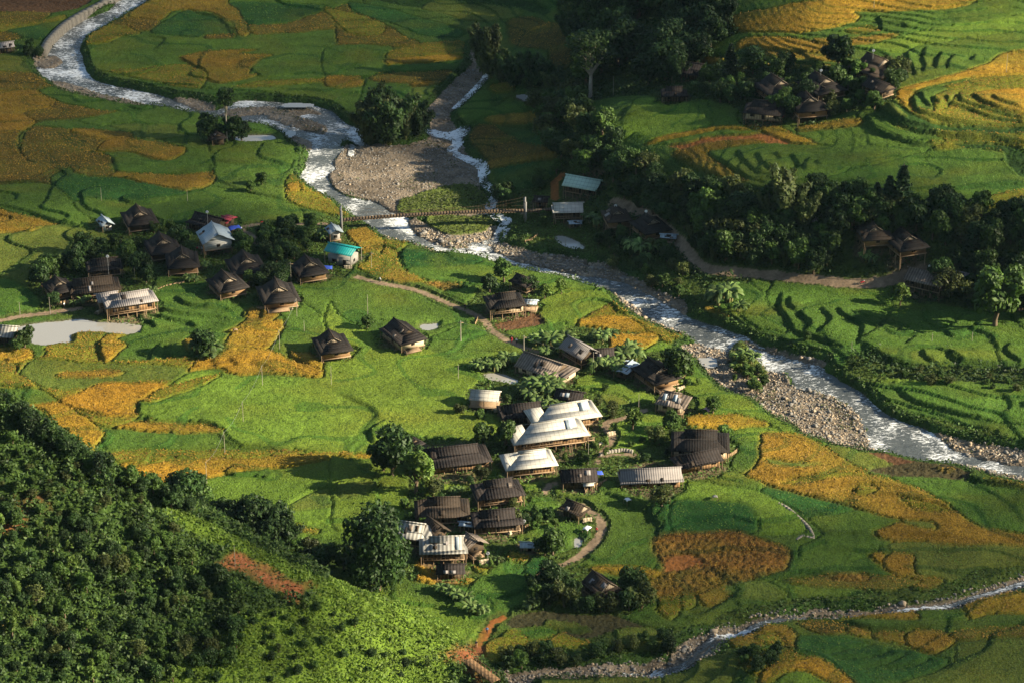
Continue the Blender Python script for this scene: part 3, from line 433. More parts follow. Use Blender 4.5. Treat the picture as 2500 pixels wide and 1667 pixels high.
RISER = [
('C',1.3,[(1540,340),(1550,390),(1580,450),(1600,520)]),('C',1.1,[(1670,320),(1650,400),(1665,450),(1650,500)]),('C',1.3,[(1780,360),(1750,410),(1740,480)]),('C',1.,[(1865,375),(1830,430),(1815,480)]),('C',1.,[(2000,380),(1975,420)]),
('C',.9,[(1340,125),(1370,160),(1365,215)]),('C',.8,[(1500,165),(1555,195)]),('C',1.2,[(1640,620),(1650,670),(1720,740)]),('C',1.2,[(1710,660),(1765,710)]),
('C',1.5,[(1570,640),(1590,690),(1620,760),(1750,800),(1900,830),(2338,850)]),('C',1.6,[(1330,700),(1400,780),(1550,850),(1650,880),(1900,920),(2338,930)]),('C',1.6,[(1270,770),(1330,870),(1500,930),(1680,970),(1800,960)]),
('C',1.3,[(1810,650),(1830,700),(1950,730),(2100,790),(2338,830)]),('C',1.3,[(1890,640),(1910,690),(2100,750),(2338,810)]),('C',1.5,[(1970,650),(2060,710),(2200,760),(2338,780)]),('C',1.,[(2110,665),(2180,710),(2338,750)]),('C',1.5,[(1400,700),(1480,790),(1600,840),(1750,870)]),('C',1.2,[(1900,930),(2100,925),(2338,960)]),
('C',.9,[(410,1020),(440,1080),(560,1180)]),('C',.9,[(530,1040),(580,1110),(650,1160)]),('C',.8,[(660,1040),(705,1080)]),('C',.9,[(760,1050),(810,1100),(810,1140)]),('C',.9,[(890,1070),(855,1110),(860,1150)]),('C',.8,[(935,1090),(965,1120)]),
('C',1.1,[(210,1045),(330,1110),(420,1170),(490,1220)]),('C',1.2,[(-20,1070),(90,1120),(250,1200),(340,1250)]),('C',.9,[(220,330),(240,375),(320,400)]),('C',1.,[(470,320),(600,345),(880,375),(1060,370)]),('C',1.,[(560,400),(760,425),(1000,440)]),
('B',1.,[(1840,900),(1820,950),(1870,990)]),('B',.9,[(1920,890),(1900,940)]),('B',1.,[(1950,720),(1910,790)]),('B',1.,[(1730,900),(1740,960),(1850,995)]),('B',.8,[(1070,850),(1250,865),(1430,845)]),
('D',1.,[(1165,485),(1210,530),(1300,560),(1550,575)]),('D',1.,[(1050,565),(1150,600),(1300,615),(1530,625)]),('D',1.,[(970,590),(1150,640),(1260,655),(1310,690)]),('D',1.,[(900,600),(1000,650),(1040,690)]),
('D',.8,[(1080,790),(1020,840),(995,905)]),('D',.9,[(1145,800),(1125,840),(1120,900)]),('D',.8,[(1230,790),(1260,840),(1290,880)]),('D',.9,[(650,775),(660,850),(690,910)]),('D',.7,[(1620,590),(1640,630)]),('D',.7,[(1740,570),(1760,600),(1740,640)]),
('D',1.,[(980,1290),(1000,1330),(1240,1330),(1400,1340),(1500,1385)]),('D',.8,[(930,1180),(920,1280)]),('D',.6,[(1440,1410),(1600,1490),(1900,1510)]),('D',.6,[(1420,910),(1460,960)]),('D',.6,[(1530,900),(1600,950)]),('D',.6,[(1680,930),(1850,970)]),('D',.6,[(1930,870),(2080,960)]),
('E',.9,[(310,1310),(240,1360),(205,1400),(225,1450),(280,1460)]),('E',.5,[(0,1140),(200,1220),(280,1300)]),
('F',1.,[(755,490),(755,550),(790,580),(850,580)]),('F',1.,[(800,590),(860,630),(900,670),(850,720)]),('F',1.,[(960,570),(1030,630),(1010,680),(940,740)]),('F',1.,[(1070,570),(1120,620),(1240,680),(1240,740),(1210,800)]),('F',.8,[(1440,580),(1380,680),(1250,770)]),
('F',1.,[(1650,840),(1660,880),(1740,920)]),('F',1.1,[(1830,850),(1850,890),(1950,920),(2338,945)]),('F',1.,[(2230,800),(2210,860),(2320,930)]),('F',.9,[(1520,700),(1490,730)]),('F',.7,[(1600,750),(1540,810)]),('F',1.,[(700,460),(690,560),(740,620),(780,720)]),
('F',1.,[(780,720),(930,760),(1130,830)]),('F',1.5,[(1240,800),(1340,870),(1450,915),(1700,940)]),('F',.6,[(2170,1130),(2240,1180),(2240,1240),(2180,1270)]),('F',.6,[(2320,1190),(2338,1240)]),('F',1.,[(1480,1100),(1600,1190),(1950,1290),(2100,1310)]),
('I',.5,[(1220,250),(1200,300),(1150,310)]),('I',.7,[(990,1370),(1170,1340),(1340,1310)]),('I',.7,[(1020,1395),(1300,1390),(1440,1360)]),('I',.8,[(1220,1460),(1400,1430),(1560,1370)]),('I',.7,[(1380,1460),(1600,1440),(1700,1400)]),('I',1.2,[(1930,200),(2100,230),(2338,270)]),
('I',1.4,[(1140,1170),(1310,1210),(1540,1200),(1900,1180)]),('I',.5,[(540,200),(700,190),(1000,210)]),('I',.5,[(700,300),(1000,250),(1300,240),(1600,290)]),('I',.5,[(900,330),(1300,300),(1700,350)]),('I',.5,[(1200,400),(1500,380),(1850,400)]),
('I',.5,[(1450,560),(1700,580),(1900,590)]),('I',.4,[(1000,580),(1200,570),(1330,575)]),('I',.4,[(1000,690),(1150,680),(1300,690)]),
('H',.9,[(1770,290),(1900,340),(2000,400),(2080,390)]),('H',.9,[(2080,370),(2090,450),(2150,520),(2130,600)]),('A',.6,[(990,250),(1110,270),(1030,350)]),('A',.6,[(1300,90),(1450,120),(1530,190),(1560,260)]),('A',.6,[(1200,400),(1290,440),(1370,490)]),
('A',.5,[(750,1070),(780,1130),(790,1165)]),('A',.5,[(1420,1100),(1430,1200),(1640,1290),(1900,1350)]),('A',.5,[(1430,1080),(1540,1100),(1660,1100)]),('A',.5,[(130,980),(125,900),(240,830)]),('A',.4,[(600,1480),(480,1340),(340,1260)]),('A',.8,[(-20,1390),(180,1430),(420,1510),(560,1540)]),
('I',.5,[(-250,10),(-100,120),(0,200)]),('I',.7,[(400,960),(200,1100),(60,1120)]),
]
RIVER = [(290,-20),(270,12),(236,26),(204,40),(164,65),(138,91),(116,116),(109,131),(87,142),(85,160),(105,182),(131,193),(164,200),(218,218),(291,236),(356,249),(436,262),(491,271),(545,282),(596,291),(665,302),(702,324),(731,345),(756,364),(749,382),(742,400),(731,422),(749,440),(782,462),(822,487),(850,509),
 (909,550),(945,572),(1007,583),(1079,604),(1170,619),(1225,637),(1298,655),(1370,670),(1443,688),(1497,703),(1527,728),(1570,754),(1625,783),(1675,804),(1686,815),(1723,830),(1777,848),(1832,859),(1868,892),(1926,899),(1952,932),(2003,946),(2054,968),(2094,997),(2119,1034),(2126,1084),(2159,1095),(2264,1117),(2323,1120),(2377,1133),(2560,1170),
 (2560,1140),(2500,1128),(2377,1106),(2322,1081),(2286,1052),(2253,1033),(2177,1008),(2133,979),(2112,957),(2068,928),(2014,895),(1995,877),(1926,855),(1854,826),(1795,804),(1759,790),(1690,768),(1625,728),(1570,703),(1516,677),(1443,666),(1370,655),(1279,634),(1207,604),(1159,586),(1101,579),(1043,563),(989,523),(963,509),(916,483),(850,473),(811,451),(800,422),(822,382),(825,349),
 (850,330),(902,350),(902,310),(875,305),(847,291),(807,262),(753,247),(669,238),(582,238),(531,262),(487,251),(444,244),(400,225),(349,215),(291,204),(233,185),(211,164),(200,138),(193,113),(207,87),(233,69),(262,51),(313,22),(380,-20)]
GRAVEL = [('A',[(1440,745),(1560,700),(1850,680),(2070,695),(2170,740),(2000,745),(1700,750),(1560,770)]),('A',[(1770,755),(1950,740),(2100,780),(2220,830),(2190,880),(2080,860),(1900,810)]),('A',[(1950,880),(2100,920),(2110,980),(1990,970)]),
 ('A',[(230,360),(380,350),(430,390),(340,440),(250,430)]),('A',[(340,520),(460,530),(650,590),(860,640),(980,680),(950,700),(620,640),(420,590)]),('A',[(1160,640),(1300,650),(1450,690),(1420,720),(1250,690)]),
 ('B',[(-10,1010),(60,950),(250,950),(450,950),(600,900),(620,760),(560,720),(620,690),(720,590),(830,490),(880,450),(900,300),(960,300),(990,445),(990,510),(870,640),(740,740),(800,830),(860,870),(830,950),(960,1100),(960,1230),(1010,1300),(1020,1400),(900,1420),(430,1420),(450,1440),(380,1410),(250,1330),(60,1280),(0,1250),(-70,1160)]),
 ('B',[(450,1460),(560,1568),(760,1640),(1000,1630),(1050,1560),(1060,1480),(900,1500),(700,1520),(560,1470)]),
 ('E',[(980,90),(1060,70),(1300,160),(1500,180),(1750,230),(1900,290),(2100,400),(2338,500),(2338,575),(2200,490),(2050,420),(1900,350),(1700,320),(1500,290),(1250,230),(1050,150)]),
 ('E',[(300,40),(400,70),(500,90),(700,150),(690,170),(480,105),(320,70)]),
 ('E',[(1840,425),(1960,480),(2100,590),(2338,690),(2338,720),(2150,650),(1980,560),(1900,490)]),
 ('F',[(20,820),(110,780),(180,770),(350,820),(380,870),(330,900),(460,980),(600,940),(700,960),(800,1050),(930,1060),(1100,1140),(1200,1230),(1250,1290),(1310,1470),(1290,1500),(1040,1430),(830,1370),(800,1330),(640,1250),(540,1150),(330,1080),(200,960),(160,880)]),
 ('F',[(1720,1370),(1800,1380),(2100,1440),(2400,1510),(2400,1590),(2000,1530),(1850,1460)]),('F',[(150,640),(400,720),(620,790),(820,850),(1000,900),(1000,930),(800,880),(600,810),(350,720),(150,660)]),
 ('I',[(1820,35),(1960,70),(2338,150),(2338,200),(2000,110),(1850,60)]),
 ('I',[(1400,1045),(950,1035),(850,1065),(700,1100),(900,1110),(1200,1095),(1500,1068)]),('I',[(300,1190),(100,1240),(-20,1330),(-60,1410),(0,1400),(100,1350),(200,1270)]),
 ('H',[(2338,1330),(2200,1370),(1950,1400),(1600,1430),(1300,1460),(1040,1470),(960,1440),(930,1480),(800,1500),(700,1600),(1250,1600),(1300,1520),(1600,1510),(1900,1490),(2100,1480),(2338,1420)]),
]
ISLAND = ('F',[(350,850),(380,770),(460,760),(540,860),(600,940),(590,990),(470,1000),(430,960)])
SCRUB = [('B',[(420,1330),(530,1290),(700,1240),(900,1220),(1000,1290),(990,1390),(450,1420)]),('B',[(620,1450),(900,1430),(1040,1460),(960,1540),(760,1560),(600,1500)]),ISLAND]
CREEK = [('B',2.2,[(1010,460),(960,530),(870,620),(790,700)]),('B',4.2,[(640,860),(740,870),(830,850)]),('B',2.6,[(790,880),(800,930),(760,980),(870,1040),(960,1090),(980,1180),(1000,1230),(1065,1280),(1030,1340),(1020,1400),(1070,1440),(1130,1450)]),('B',2.2,[(1130,1450),(1080,1520),(1100,1570)]),('E',2.6,[(1110,10),(1040,60),(960,100)]),
 ('B',1.6,[(80,1010),(110,880),(160,860),(200,900)]),
 ('I',1.5,[(2400,850),(2200,910),(2000,970),(1850,1020),(1700,1040),(1400,1062),(1200,1078),(880,1088),(700,1112),(520,1150),(380,1195)]),('I',2.6,[(380,1195),(250,1240),(190,1290),(130,1350),(0,1400),(-120,1420)]),('H',2.6,[(2220,1405),(2130,1450),(2050,1450),(1950,1465)])]
POND = [('D',1,[(60,700),(200,660),(400,640),(560,630),(900,670),(930,700),(870,720),(640,710),(540,715),(480,740),(470,770),(330,795),(240,795),(150,760)]),
 ('A',2,[(1590,915),(1640,905),(1800,908),(1848,915),(1845,940),(1700,948),(1595,945)]),('E',3,[(1460,75),(1520,60),(1600,90),(1655,150),(1560,148),(1500,130)]),
 ('E',4,[(555,655),(665,650),(660,680),(600,695),(560,680)]),('A',5,[(1900,695),(1960,690),(2090,705),(2030,715),(1910,712)]),('H',6,[(1600,595),(1640,590),(1655,620),(1630,655),(1600,640)]),
 ('E',7,[(975,1000),(1080,985),(1200,1030),(1190,1060),(1080,1045),(990,1030)]),('A',8,[(1915,900),(1950,880),(1975,895),(1940,920)]),('B',9,[(1205,655),(1300,645),(1420,655),(1400,680),(1260,685)]),('F',10,[(165,895),(250,890),(245,950),(180,935)])]
PATHS = [('E',1.9,'p',[(130,350),(280,390),(500,430),(640,480),(800,550),(900,590),(980,640),(1040,710),(1130,770),(1250,820),(1340,850)]),
 ('E',1.7,'p',[(2060,1240),(1930,1290),(1810,1320),(1800,1370),(1850,1410),(1820,1470),(1760,1540),(1740,1590)]),
 ('H',1.8,'p',[(1640,375),(1700,420),(1765,470),(1760,560),(1690,660),(1600,730),(1480,785)]),
 ('H',1.8,'e',[(1110,1130),(1040,1165),(1000,1220),(950,1290),(930,1350),(910,1420),(930,1490)]),
 ('S',3.2,'p',[(1500,495),(1560,515),(1600,540),(1640,575),(1668,600),(1690,630),(1712,650),(1745,661),(1806,666),(1905,675),(2013,686),(2079,693),(2137,692),(2199,678),(2260,662)]),
 ('D',2.2,'p',[(-40,650),(150,610),(330,590),(530,560)]),('A',2.0,'p',[(1540,1560),(1700,1512),(1950,1505),(2180,1505)]),('D',2.8,'p',[(1600,30),(1690,80),(1750,130),(1830,180)]),
 ('B',1.4,'p',[(1240,1425),(1400,1415)]),('B',2.2,'e',[(1500,1175),(1455,1230),(1460,1330)]),('H',1.6,'p',[(1385,300),(1410,250),(1450,230)]),('H',1.2,'p',[(1750,50),(1900,30),(1990,35)])]
BARE = [('G',[(1400,760),(1500,720),(1600,700),(1750,780),(1900,860),(2080,920),(2170,930),(1980,1010),(1850,990),(1700,900),(1600,830),(1500,820)]),('G',[(0,240),(90,330),(300,280),(420,360),(300,400),(330,520),(200,560),(0,600)]),('G',[(0,1120),(150,1130),(400,1170),(280,1210),(0,1280)]),
 ('H',[(725,1370),(800,1340),(900,1310),(960,1330),(940,1450),(1000,1530),(900,1600),(860,1480),(740,1420)])]
GRASSY = [('G',[(1050,370),(1400,500),(1800,700),(2100,850),(2338,1010),(2338,1080),(2050,930),(1700,760),(1400,610),(1150,480)]),('G',[(1500,1190),(1900,1080),(2338,1060),(2338,1640),(1100,1640),(1300,1400)]),('H',[(0,860),(300,960),(600,1030),(900,1150),(940,1300),(760,1400),(700,1640),(-100,1640),(-200,1200),(-100,960)])]

SCRUBLAND = [
 [(60,720),(100,640),(230,590),(200,520),(300,500),(540,500),(700,540),(880,520),(890,600),(840,680),(700,740),(560,700),(380,680),(370,760),(100,770)],
 [(1150,700),(1320,680),(1350,760),(1450,760),(1580,820),(1700,900),(1720,1010),(1780,1080),(1720,1140),(1480,1230),(1500,1300),(1440,1400),(1540,1500),(1300,1500),(1180,1440),(960,1400),(980,1200),(900,1120),(980,1080),(1130,1030),(1130,900),(1150,850)],
 [(1380,280),(1460,340),(1560,400),(1700,460),(1950,470),(2250,520),(2560,560),(2560,700),(2400,760),(2200,720),(1900,700),(1740,690),(1760,760),(1900,830),(2050,900),(2200,1000),(2560,1080),(2560,1130),(2100,1000),(1900,880),(1700,790),(1500,690),(1300,640),(1210,590),(1230,480),(1350,440),(1340,280),(1280,200),(1380,120),(1380,-60),(1780,-60),(1800,80),(1720,120),(1710,150),(2000,170),(2200,160),(2230,200),(2150,260),(1900,290),(1740,250),(1500,240)],
 [(1180,1667),(1170,1560),(1400,1520),(1700,1540),(1760,1500),(2000,1450),(2560,1350),(2560,1420),(2000,1500),(1850,1530),(1780,1640),(1600,1640),(1400,1720)],
 [(2120,860),(2300,890),(2560,905),(2560,960),(2300,940),(2100,930),(2060,880)]]
YARDS = [(258,560,4.3),(342,556,6.3),(508,560,7.1),(556,552,4.4),(528,613,6.4),(398,625,6.6),(447,660,6.3),(255,672,6.6),(232,722,8.6),(146,725,5.3),(318,765,8.8),(262,752,4.8),(602,672,6.6),(556,718,6.8),(680,742,6.8),(755,680,6.1),(842,640,6.1),(816,588,4.1),(16,832,5.1),(530,350,4.8),(15,128,4.3),(812,866,6.2),(985,840,7.6),(1232,766,6.8),(1278,712,5.1),(1294,760,3.7),(1415,880,6.3),(1466,885,5.1),(1335,915,9.1),(1602,935,7.3),(1528,915,5.1),(1643,1002,5.6),(1185,990,5.3),(1268,1020,6.8),(1392,985,5.3),(1374,1042,10.6),(1335,1087,11.3),(1290,1148,8.1),(1104,1136,10.8),(1008,1100,4.1),(1708,1105,8.8),(1700,1140,7.6),(1588,1180,9.3),(1412,1184,6.0),(1436,1197,2.9),(1215,1224,7.6),(1080,1266,8.1),(1212,1290,7.6),(1140,1296,3.4),(1402,1262,4.7),(1008,1322,6.3),(1062,1312,4.6),(1082,1362,7.1),(1153,1352,4.8),(1100,1405,4.9),(1294,1342,3.9),(1468,1455,5.6),(1425,470,7.1),(1385,535,6.1),(1404,553,3.5),(1505,560,5.8),(1588,575,6.1),(1632,590,3.9),(1320,505,3.9),(2142,190,7.8),(1896,238,7.1),(2005,235,7.1),(1972,278,6.8),(1992,246,4.8),(2145,238,5.8),(1866,288,7.6),(1688,190,7.1),(1645,245,5.6),(2132,592,6.1),(2210,625,6.6),(2262,702,7.1),(2346,690,3.7),(2455,735,4.6),(2022,558,5.6)]
# ---------------------------------------------------------------- fine ground grid
GX0, GX1, GY0, GY1, GS = -212., 236., 408., 902., .45
gx = np.arange(GX0, GX1, GS); gy = np.arange(GY0, GY1, GS)
NX, NY = len(gx), len(gy)
X, Y = np.meshgrid(gx, gy, indexing='ij')
HV0 = Hv(X, Y); Z = Hs(X, Y); HILL = (Hh(X, Y) > HV0-.4)
# organic wobble of every traced outline
WX = X+1.1*fbm(N1, X/7, Y/7, 3)+.3*N3(X/1.3, Y/1.3); WY = Y+1.1*fbm(N2, X/7+40, Y/7, 3)+.3*N2(X/1.3+9, Y/1.3)
def box(poly, pad):
    a = poly.min(0)-pad; b = poly.max(0)+pad
    i0 = max(int((a[0]-GX0)/GS), 0); i1 = min(int((b[0]-GX0)/GS)+2, NX); j0 = max(int((a[1]-GY0)/GS), 0); j1 = min(int((b[1]-GY0)/GS)+2, NY)
    return slice(i0, max(i1, i0)), slice(j0, max(j1, j0))
def inside(poly, px, py):
    c = np.zeros(px.shape, bool); x0, y0 = poly[-1]
    for x1, y1 in poly:
        if y0 != y1: c ^= ((y1 > py) != (y0 > py)) & (px < (x0-x1)*(py-y1)/(y0-y1)+x1)
        x0, y0 = x1, y1
    return c
def grid_mask(poly, warp=True):
    s = box(poly, 2.5); m = inside(poly, (WX if warp else X)[s], (WY if warp else Y)[s]); return s, m
def line_dist(line, s, halfside=False):
    x = X[s]; y = Y[s]; best = np.full(x.shape, 1e9); side = np.zeros(x.shape); tt = np.zeros(x.shape); n = len(line)-1
    for k in range(n):
        ax, ay = line[k]; bx, by = line[k+1]; dx, dy = bx-ax, by-ay; L = dx*dx+dy*dy+1e-9
        t = np.clip(((x-ax)*dx+(y-ay)*dy)/L, 0, 1); ex = x-ax-t*dx; ey = y-ay-t*dy; d = ex*ex+ey*ey; m = d < best
        best = np.where(m, d, best); side = np.where(m, np.sign(dx*ey-dy*ex), side); tt = np.where(m, (k+t)/n, tt)
    return np.sqrt(best), side, tt
def blur(M, r):
    k = int(round(r/GS)); M = M.astype(float)
    for ax in (0, 1):
        P = np.concatenate([np.repeat(M.take([0], ax), k+1, ax), M, np.repeat(M.take([-1], ax), k, ax)], ax); c = np.cumsum(P, ax)
        M = (c.take(range(2*k+1, c.shape[ax]), ax)-c.take(range(0, c.shape[ax]-2*k-1), ax))/(2*k+1)
    return M
# 0 scrub, 1 green rice, 2 ripe rice, 3 gravel, 4 path, 5 bare earth, 6 bund
CLS = np.zeros((NX, NY), np.int8); ID = np.zeros((NX, NY), np.int16)
BASE = np.array([.042, .062, .012]); CC = np.zeros((NX, NY, 3))+np.array([.046,.086,.014]); CLS[:] = 1
CC += (fbm(N3, X/9, Y/9, 3)*.03)[...,None]*np.array([1.,.6,.1])
kind = dict(g=1,d=1,l=1,q=1,y=2,o=2,O=2,b=2,c=2,s=5,k=0,e=5,m=0)
HCROP = dict(g=.45,d=.45,l=.5,q=.4,y=.5,o=.55,O=.6,b=.45,c=.3)
CR = np.zeros((NX, NY))+.4
for n, pts in enumerate(SCRUBLAND):
    s, m = grid_mask(march(smooth(np.array(pts, float)), Hv)[:,:2]); CLS[s][m] = 0; CC[s][m] = BASE; CR[s][m] = 0; ID[s][m] = 900+n
for n, fd in enumerate(FIELDS):
    k, t, pts = fd[:3]
    P = march(smooth(T(t, pts)), Hv)[:,:2]
    s, m = grid_mask(P)
    if m.size == 0: continue
    m &= ~HILL[s]
    r = random.Random(n); c = np.array(C[k])*(1+.16*(r.random()-.5))*np.array([1+.16*(r.random()-.5), 1, 1])
    CC[s][m] = c; CLS[s][m] = kind[k]; ID[s][m] = n+1 if len(fd) < 4 else fd[3]; CR[s][m] = HCROP.get(k, 0)
# soft mottling inside the fields: thin rows, ripening patches, contour bands
v = 1+.30*fbm(N1, X/3.2, Y/2.1, 2)+.34*fbm(N2, X/24, Y/12, 3)+.14*N3(X/14+3*N1(X/40,Y/40), Y/1.4)
CC *= v[...,None]
rip = np.clip(fbm(N3, X/16+7, Y/9, 3)*1.6-.1, 0, 1)*(CLS == 1)
CC = CC*(1-.42*rip[...,None])+np.array([.13,.115,.014])*.42*rip[...,None]
grn = np.clip(fbm(N2, X/15+7, Y/6, 4)*1.6+.25, 0, 1)*(CLS == 2)
CC = CC*(1-.6*grn[...,None])+np.array([.10,.105,.014])*.6*grn[...,None]
# low earth walls between neighbouring fields
e = np.zeros((NX, NY), bool)
e[1:] |= ID[1:] != ID[:-1]; e[:,1:] |= ID[:,1:] != ID[:,:-1]
e &= (N1(X/9, Y/9) > -.34)
CR2 = np.where(e, 0, CR); CC[e & (CLS > 0) & (CLS < 3)] *= np.array([.45,.62,.6])
# paths, river bed, ponds, gravel, bare earth
def put_mask(P, cls, col=None, warp=True):
    s, m = grid_mask(P, warp); CLS[s][m] = cls
    if col is not None: CC[s][m] = col
    return s, m
GRAV = np.zeros((NX, NY), bool)
for t, pts in GRAVEL:
    s, m = grid_mask(march(smooth(T(t, pts)), Hv)[:,:2]); GRAV[s] |= m
RIV = np.zeros((NX, NY), bool)
s, m = grid_mask(march(smooth(np.array(RIVER, float), it=1), Hv)[:,:2]); RIV[s] |= m
ISL = np.zeros((NX, NY), bool)
for t, pts in SCRUB:
    s, m = grid_mask(march(smooth(T(t, pts)), Hv)[:,:2]); ISL[s] |= m
GRAV &= ~HILL; RIV &= ~HILL
corr = RIV | GRAV | ISL
nearb = (blur(corr, 2.2) > .04) & ~corr
for M_, z_ in ((corr, None),):
    CLS[M_] = 3; CR2[M_] = 0
CLS[nearb & (CLS != 3)] = 0; CR2[nearb] = 0
bb = blur(corr, 1.8); bank = np.clip(bb*1.25, 0, 1); bank = bank*bank*(3-2*bank)
Z -= 1.7*bank; 
wat = blur(RIV & ~GRAV & ~ISL, 1.1)
Z -= 1.3*wat
Z += (GRAV | ISL)*(.55+.55*fbm(N1, X/9, Y/7, 3))
Z += ISL*.5
CCg = np.array([.165,.132,.096])*(1+.8*fbm(N2, X/5, Y/4, 4))[...,None]*(1+.25*N3(X/.9, Y/.9))[...,None]
CC[corr] = CCg[corr]; CC[ISL] = (np.array([.075,.10,.02])*(1+.6*fbm(N1, X/4, Y/3, 3))[...,None])[ISL]; CLS[ISL] = 0
CC[nearb] = (np.array([.03,.06,.012])*(1+.6*fbm(N1, X/3, Y/3, 2))[...,None])[nearb]
CREEKS = []; FOAM = np.full((NX, NY), .42)
for t, wd, pts in CREEK:
    L = march(smooth(T(t, pts), False), Hv)[:,:2]; s = box(L, 8); d, _, tt = line_dist(L, s); wv = wd*(.75+.9*(N1(X[s]/5, Y[s]/5)+.5)*.6)
    dep = np.clip(1.6-d/wv*1.0, 0, 1); dep = dep*dep*(3-2*dep)
    g = (d < wv*1.1+.5*(N2(X[s]/3,Y[s]/3)+.5)) & ~HILL[s]
    if t in 'IH': CLS[s][g & (CLS[s] < 3)] = 3; CC[s][g] = CCg[s][g]*.8; CR2[s][g] = 0
    Z[s] -= (.9 if t == 'I' else .35)*np.clip(1.8-d/(wv*1.6), 0, 1)+.5*dep
    CREEKS.append((L, wd, t)); FOAM[s] = np.where(d < wv*1.5, .60 if t != 'I' else .40, FOAM[s])
PONDS = []
for t, k, pts in POND:
    P = march(smooth(T(t, pts), it=1), Hv)[:,:2]; s, m = grid_mask(P); lv = Hv(P[:,0], P[:,1]).mean()-.25
    b = blur(np.pad(m, 0), .9); Z[s] = np.where(m, np.minimum(Z[s], lv-.5*np.clip(b*2-1, 0, 1)-.12), np.minimum(Z[s], np.where(b > .05, lv+.35, 99)))
    CLS[s][m] = 3; CC[s][m] = (.10,.085,.06); CR2[s][b > .02] = 0; PONDS.append((s, m, lv))
PATHM = np.zeros((NX, NY), bool)
for t, wd, c, pts in PATHS:
    q = T(t, pts); L = march(smooth(q, False), Hv)[:,:2]; s = box(L, 6); d, _, tt = line_dist(L, s)
    d = d+.5*fbm(N2, X[s]/2.5, Y[s]/2.5, 2); m = (d < wd*.5) & (CLS[s] != 3); edge = (d < wd*.5+.9) & (CLS[s] != 3)
    CLS[s][edge] = 0; CR2[s][edge] = 0; CC[s][edge] = np.array([.05,.07,.015]); CLS[s][m] = 4; PATHM[s] |= m
    CC[s][m] = np.array(C[c])*(1+.5*fbm(N1, X[s][m]/2, Y[s][m]/2, 3))[:,None]
    if t == 'H' and c == 'e': CC[s][m] = np.array(C['e'])*1.0
for px, py, r in YARDS:      # trodden ground round each house
    p = march(np.array([[px, py-6]], float), Hv)[0]; s = box(np.array([p[:2]]), r+3); d = np.hypot(X[s]-p[0], (Y[s]-p[1]))+1.8*fbm(N3, X[s]/3, Y[s]/3, 3)
    m = (d < r) & (CLS[s] != 4) & (CLS[s] != 3); CLS[s][m] = 0; CR2[s][m] = 0; ID[s][m] = 950; q = np.clip((r-.8-d)/1.5+.9*fbm(N1, X[s]/2, Y[s]/2, 3), 0, 1)[...,None]*.8
    CC[s] = np.where(m[...,None], CC[s]*(1-q)+q*np.array([.12,.085,.055]), CC[s])
# terraces: a step along each traced edge, high side to the left of the walking direction, fading out over the field
for t, h, pts in RISER:
    L = march(smooth(T(t, pts), False), Hv)[:,:2]; s = box(L, 16); d, sd, tt = line_dist(L, s)
    if t == 'C': h *= .8
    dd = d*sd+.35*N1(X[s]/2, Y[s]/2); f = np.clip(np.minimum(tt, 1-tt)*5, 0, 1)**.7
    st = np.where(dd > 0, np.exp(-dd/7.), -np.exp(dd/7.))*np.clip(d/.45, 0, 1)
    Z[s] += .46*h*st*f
    m = (d < .5) & (f > .3) & (CLS[s] < 3) & (h > .65); CR2[s][m] *= .3; CC[s][m] = np.array([.024,.050,.010])  # thin shadow line of the step painted dark into the crop colour
    m = (d < .5) & (f > .3) & (CLS[s] < 3) & (h <= .65); CC[s][m] *= .5  # low steps: a fainter shadow line painted the same way
# the near hill's own cover
hm = HILL
hc = np.array([.028,.052,.010])*(1+.6*fbm(N1, X/6, Y/6, 3))[...,None]
CC[hm] = hc[hm]; CLS[hm] = 0; CR2[hm] = 0
BARM = np.zeros((NX, NY)); GRM = np.zeros((NX, NY))
for nb, (t, pts) in enumerate(BARE):
    s, m = grid_mask(march(smooth(T(t, pts)))[:,:2]); BARM[s] = np.maximum(BARM[s], m*(.42 if nb in (1, 2) else 1.))
for t, pts in GRASSY:
    s, m = grid_mask(march(smooth(T(t, pts)))[:,:2]); GRM[s] = np.maximum(GRM[s], m)
BARM = blur(BARM, 1.5); GRM = blur(GRM, 2)
CC = CC*(1-GRM[...,None])+GRM[...,None]*np.array([.085,.135,.016])*(1+.5*fbm(N2, X/3, Y/3, 3))[...,None]
bm = np.clip(BARM*1.3+1.2*fbm(N3, X/3, Y/3, 3)-.25, 0, 1)*(BARM > .05)
CC = CC*(1-bm[...,None])+bm[...,None]*np.array([.20,.075,.032])*(1+.4*N1(X/2, Y/2))[...,None]
# relief of the crop itself: tufts about a hand-span apart
jit = RNG.random((NX, NY))-.5
CROP = (CLS == 1) | (CLS == 2)
CC = np.where(CROP[...,None], np.stack([blur(CC[...,c], 1.1) for c in range(3)], -1), CC)*(1+.16*(RNG.random((NX, NY, 1))-.5))
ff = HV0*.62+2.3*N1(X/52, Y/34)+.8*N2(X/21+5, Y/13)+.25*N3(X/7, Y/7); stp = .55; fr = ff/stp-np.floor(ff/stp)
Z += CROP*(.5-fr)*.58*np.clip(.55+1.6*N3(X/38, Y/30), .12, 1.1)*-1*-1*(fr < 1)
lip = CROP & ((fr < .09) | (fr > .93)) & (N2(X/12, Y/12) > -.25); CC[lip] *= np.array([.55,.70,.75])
rough = np.select([CLS == 1, CLS == 2, CLS == 3, CLS == 4, CLS == 5], [.16, .20, .26, .05, .3], .40)
rough = np.where(RIV & ~GRAV, .1, rough)
rough = np.where(np.isin(ID, [i+1 for i, f in enumerate(FIELDS) if f[0] == 'c']) & (CLS == 2), .8, rough)
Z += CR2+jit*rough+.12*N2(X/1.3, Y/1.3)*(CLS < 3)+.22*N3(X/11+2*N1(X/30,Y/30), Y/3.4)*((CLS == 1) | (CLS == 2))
WAT_LV = HV0-1.55
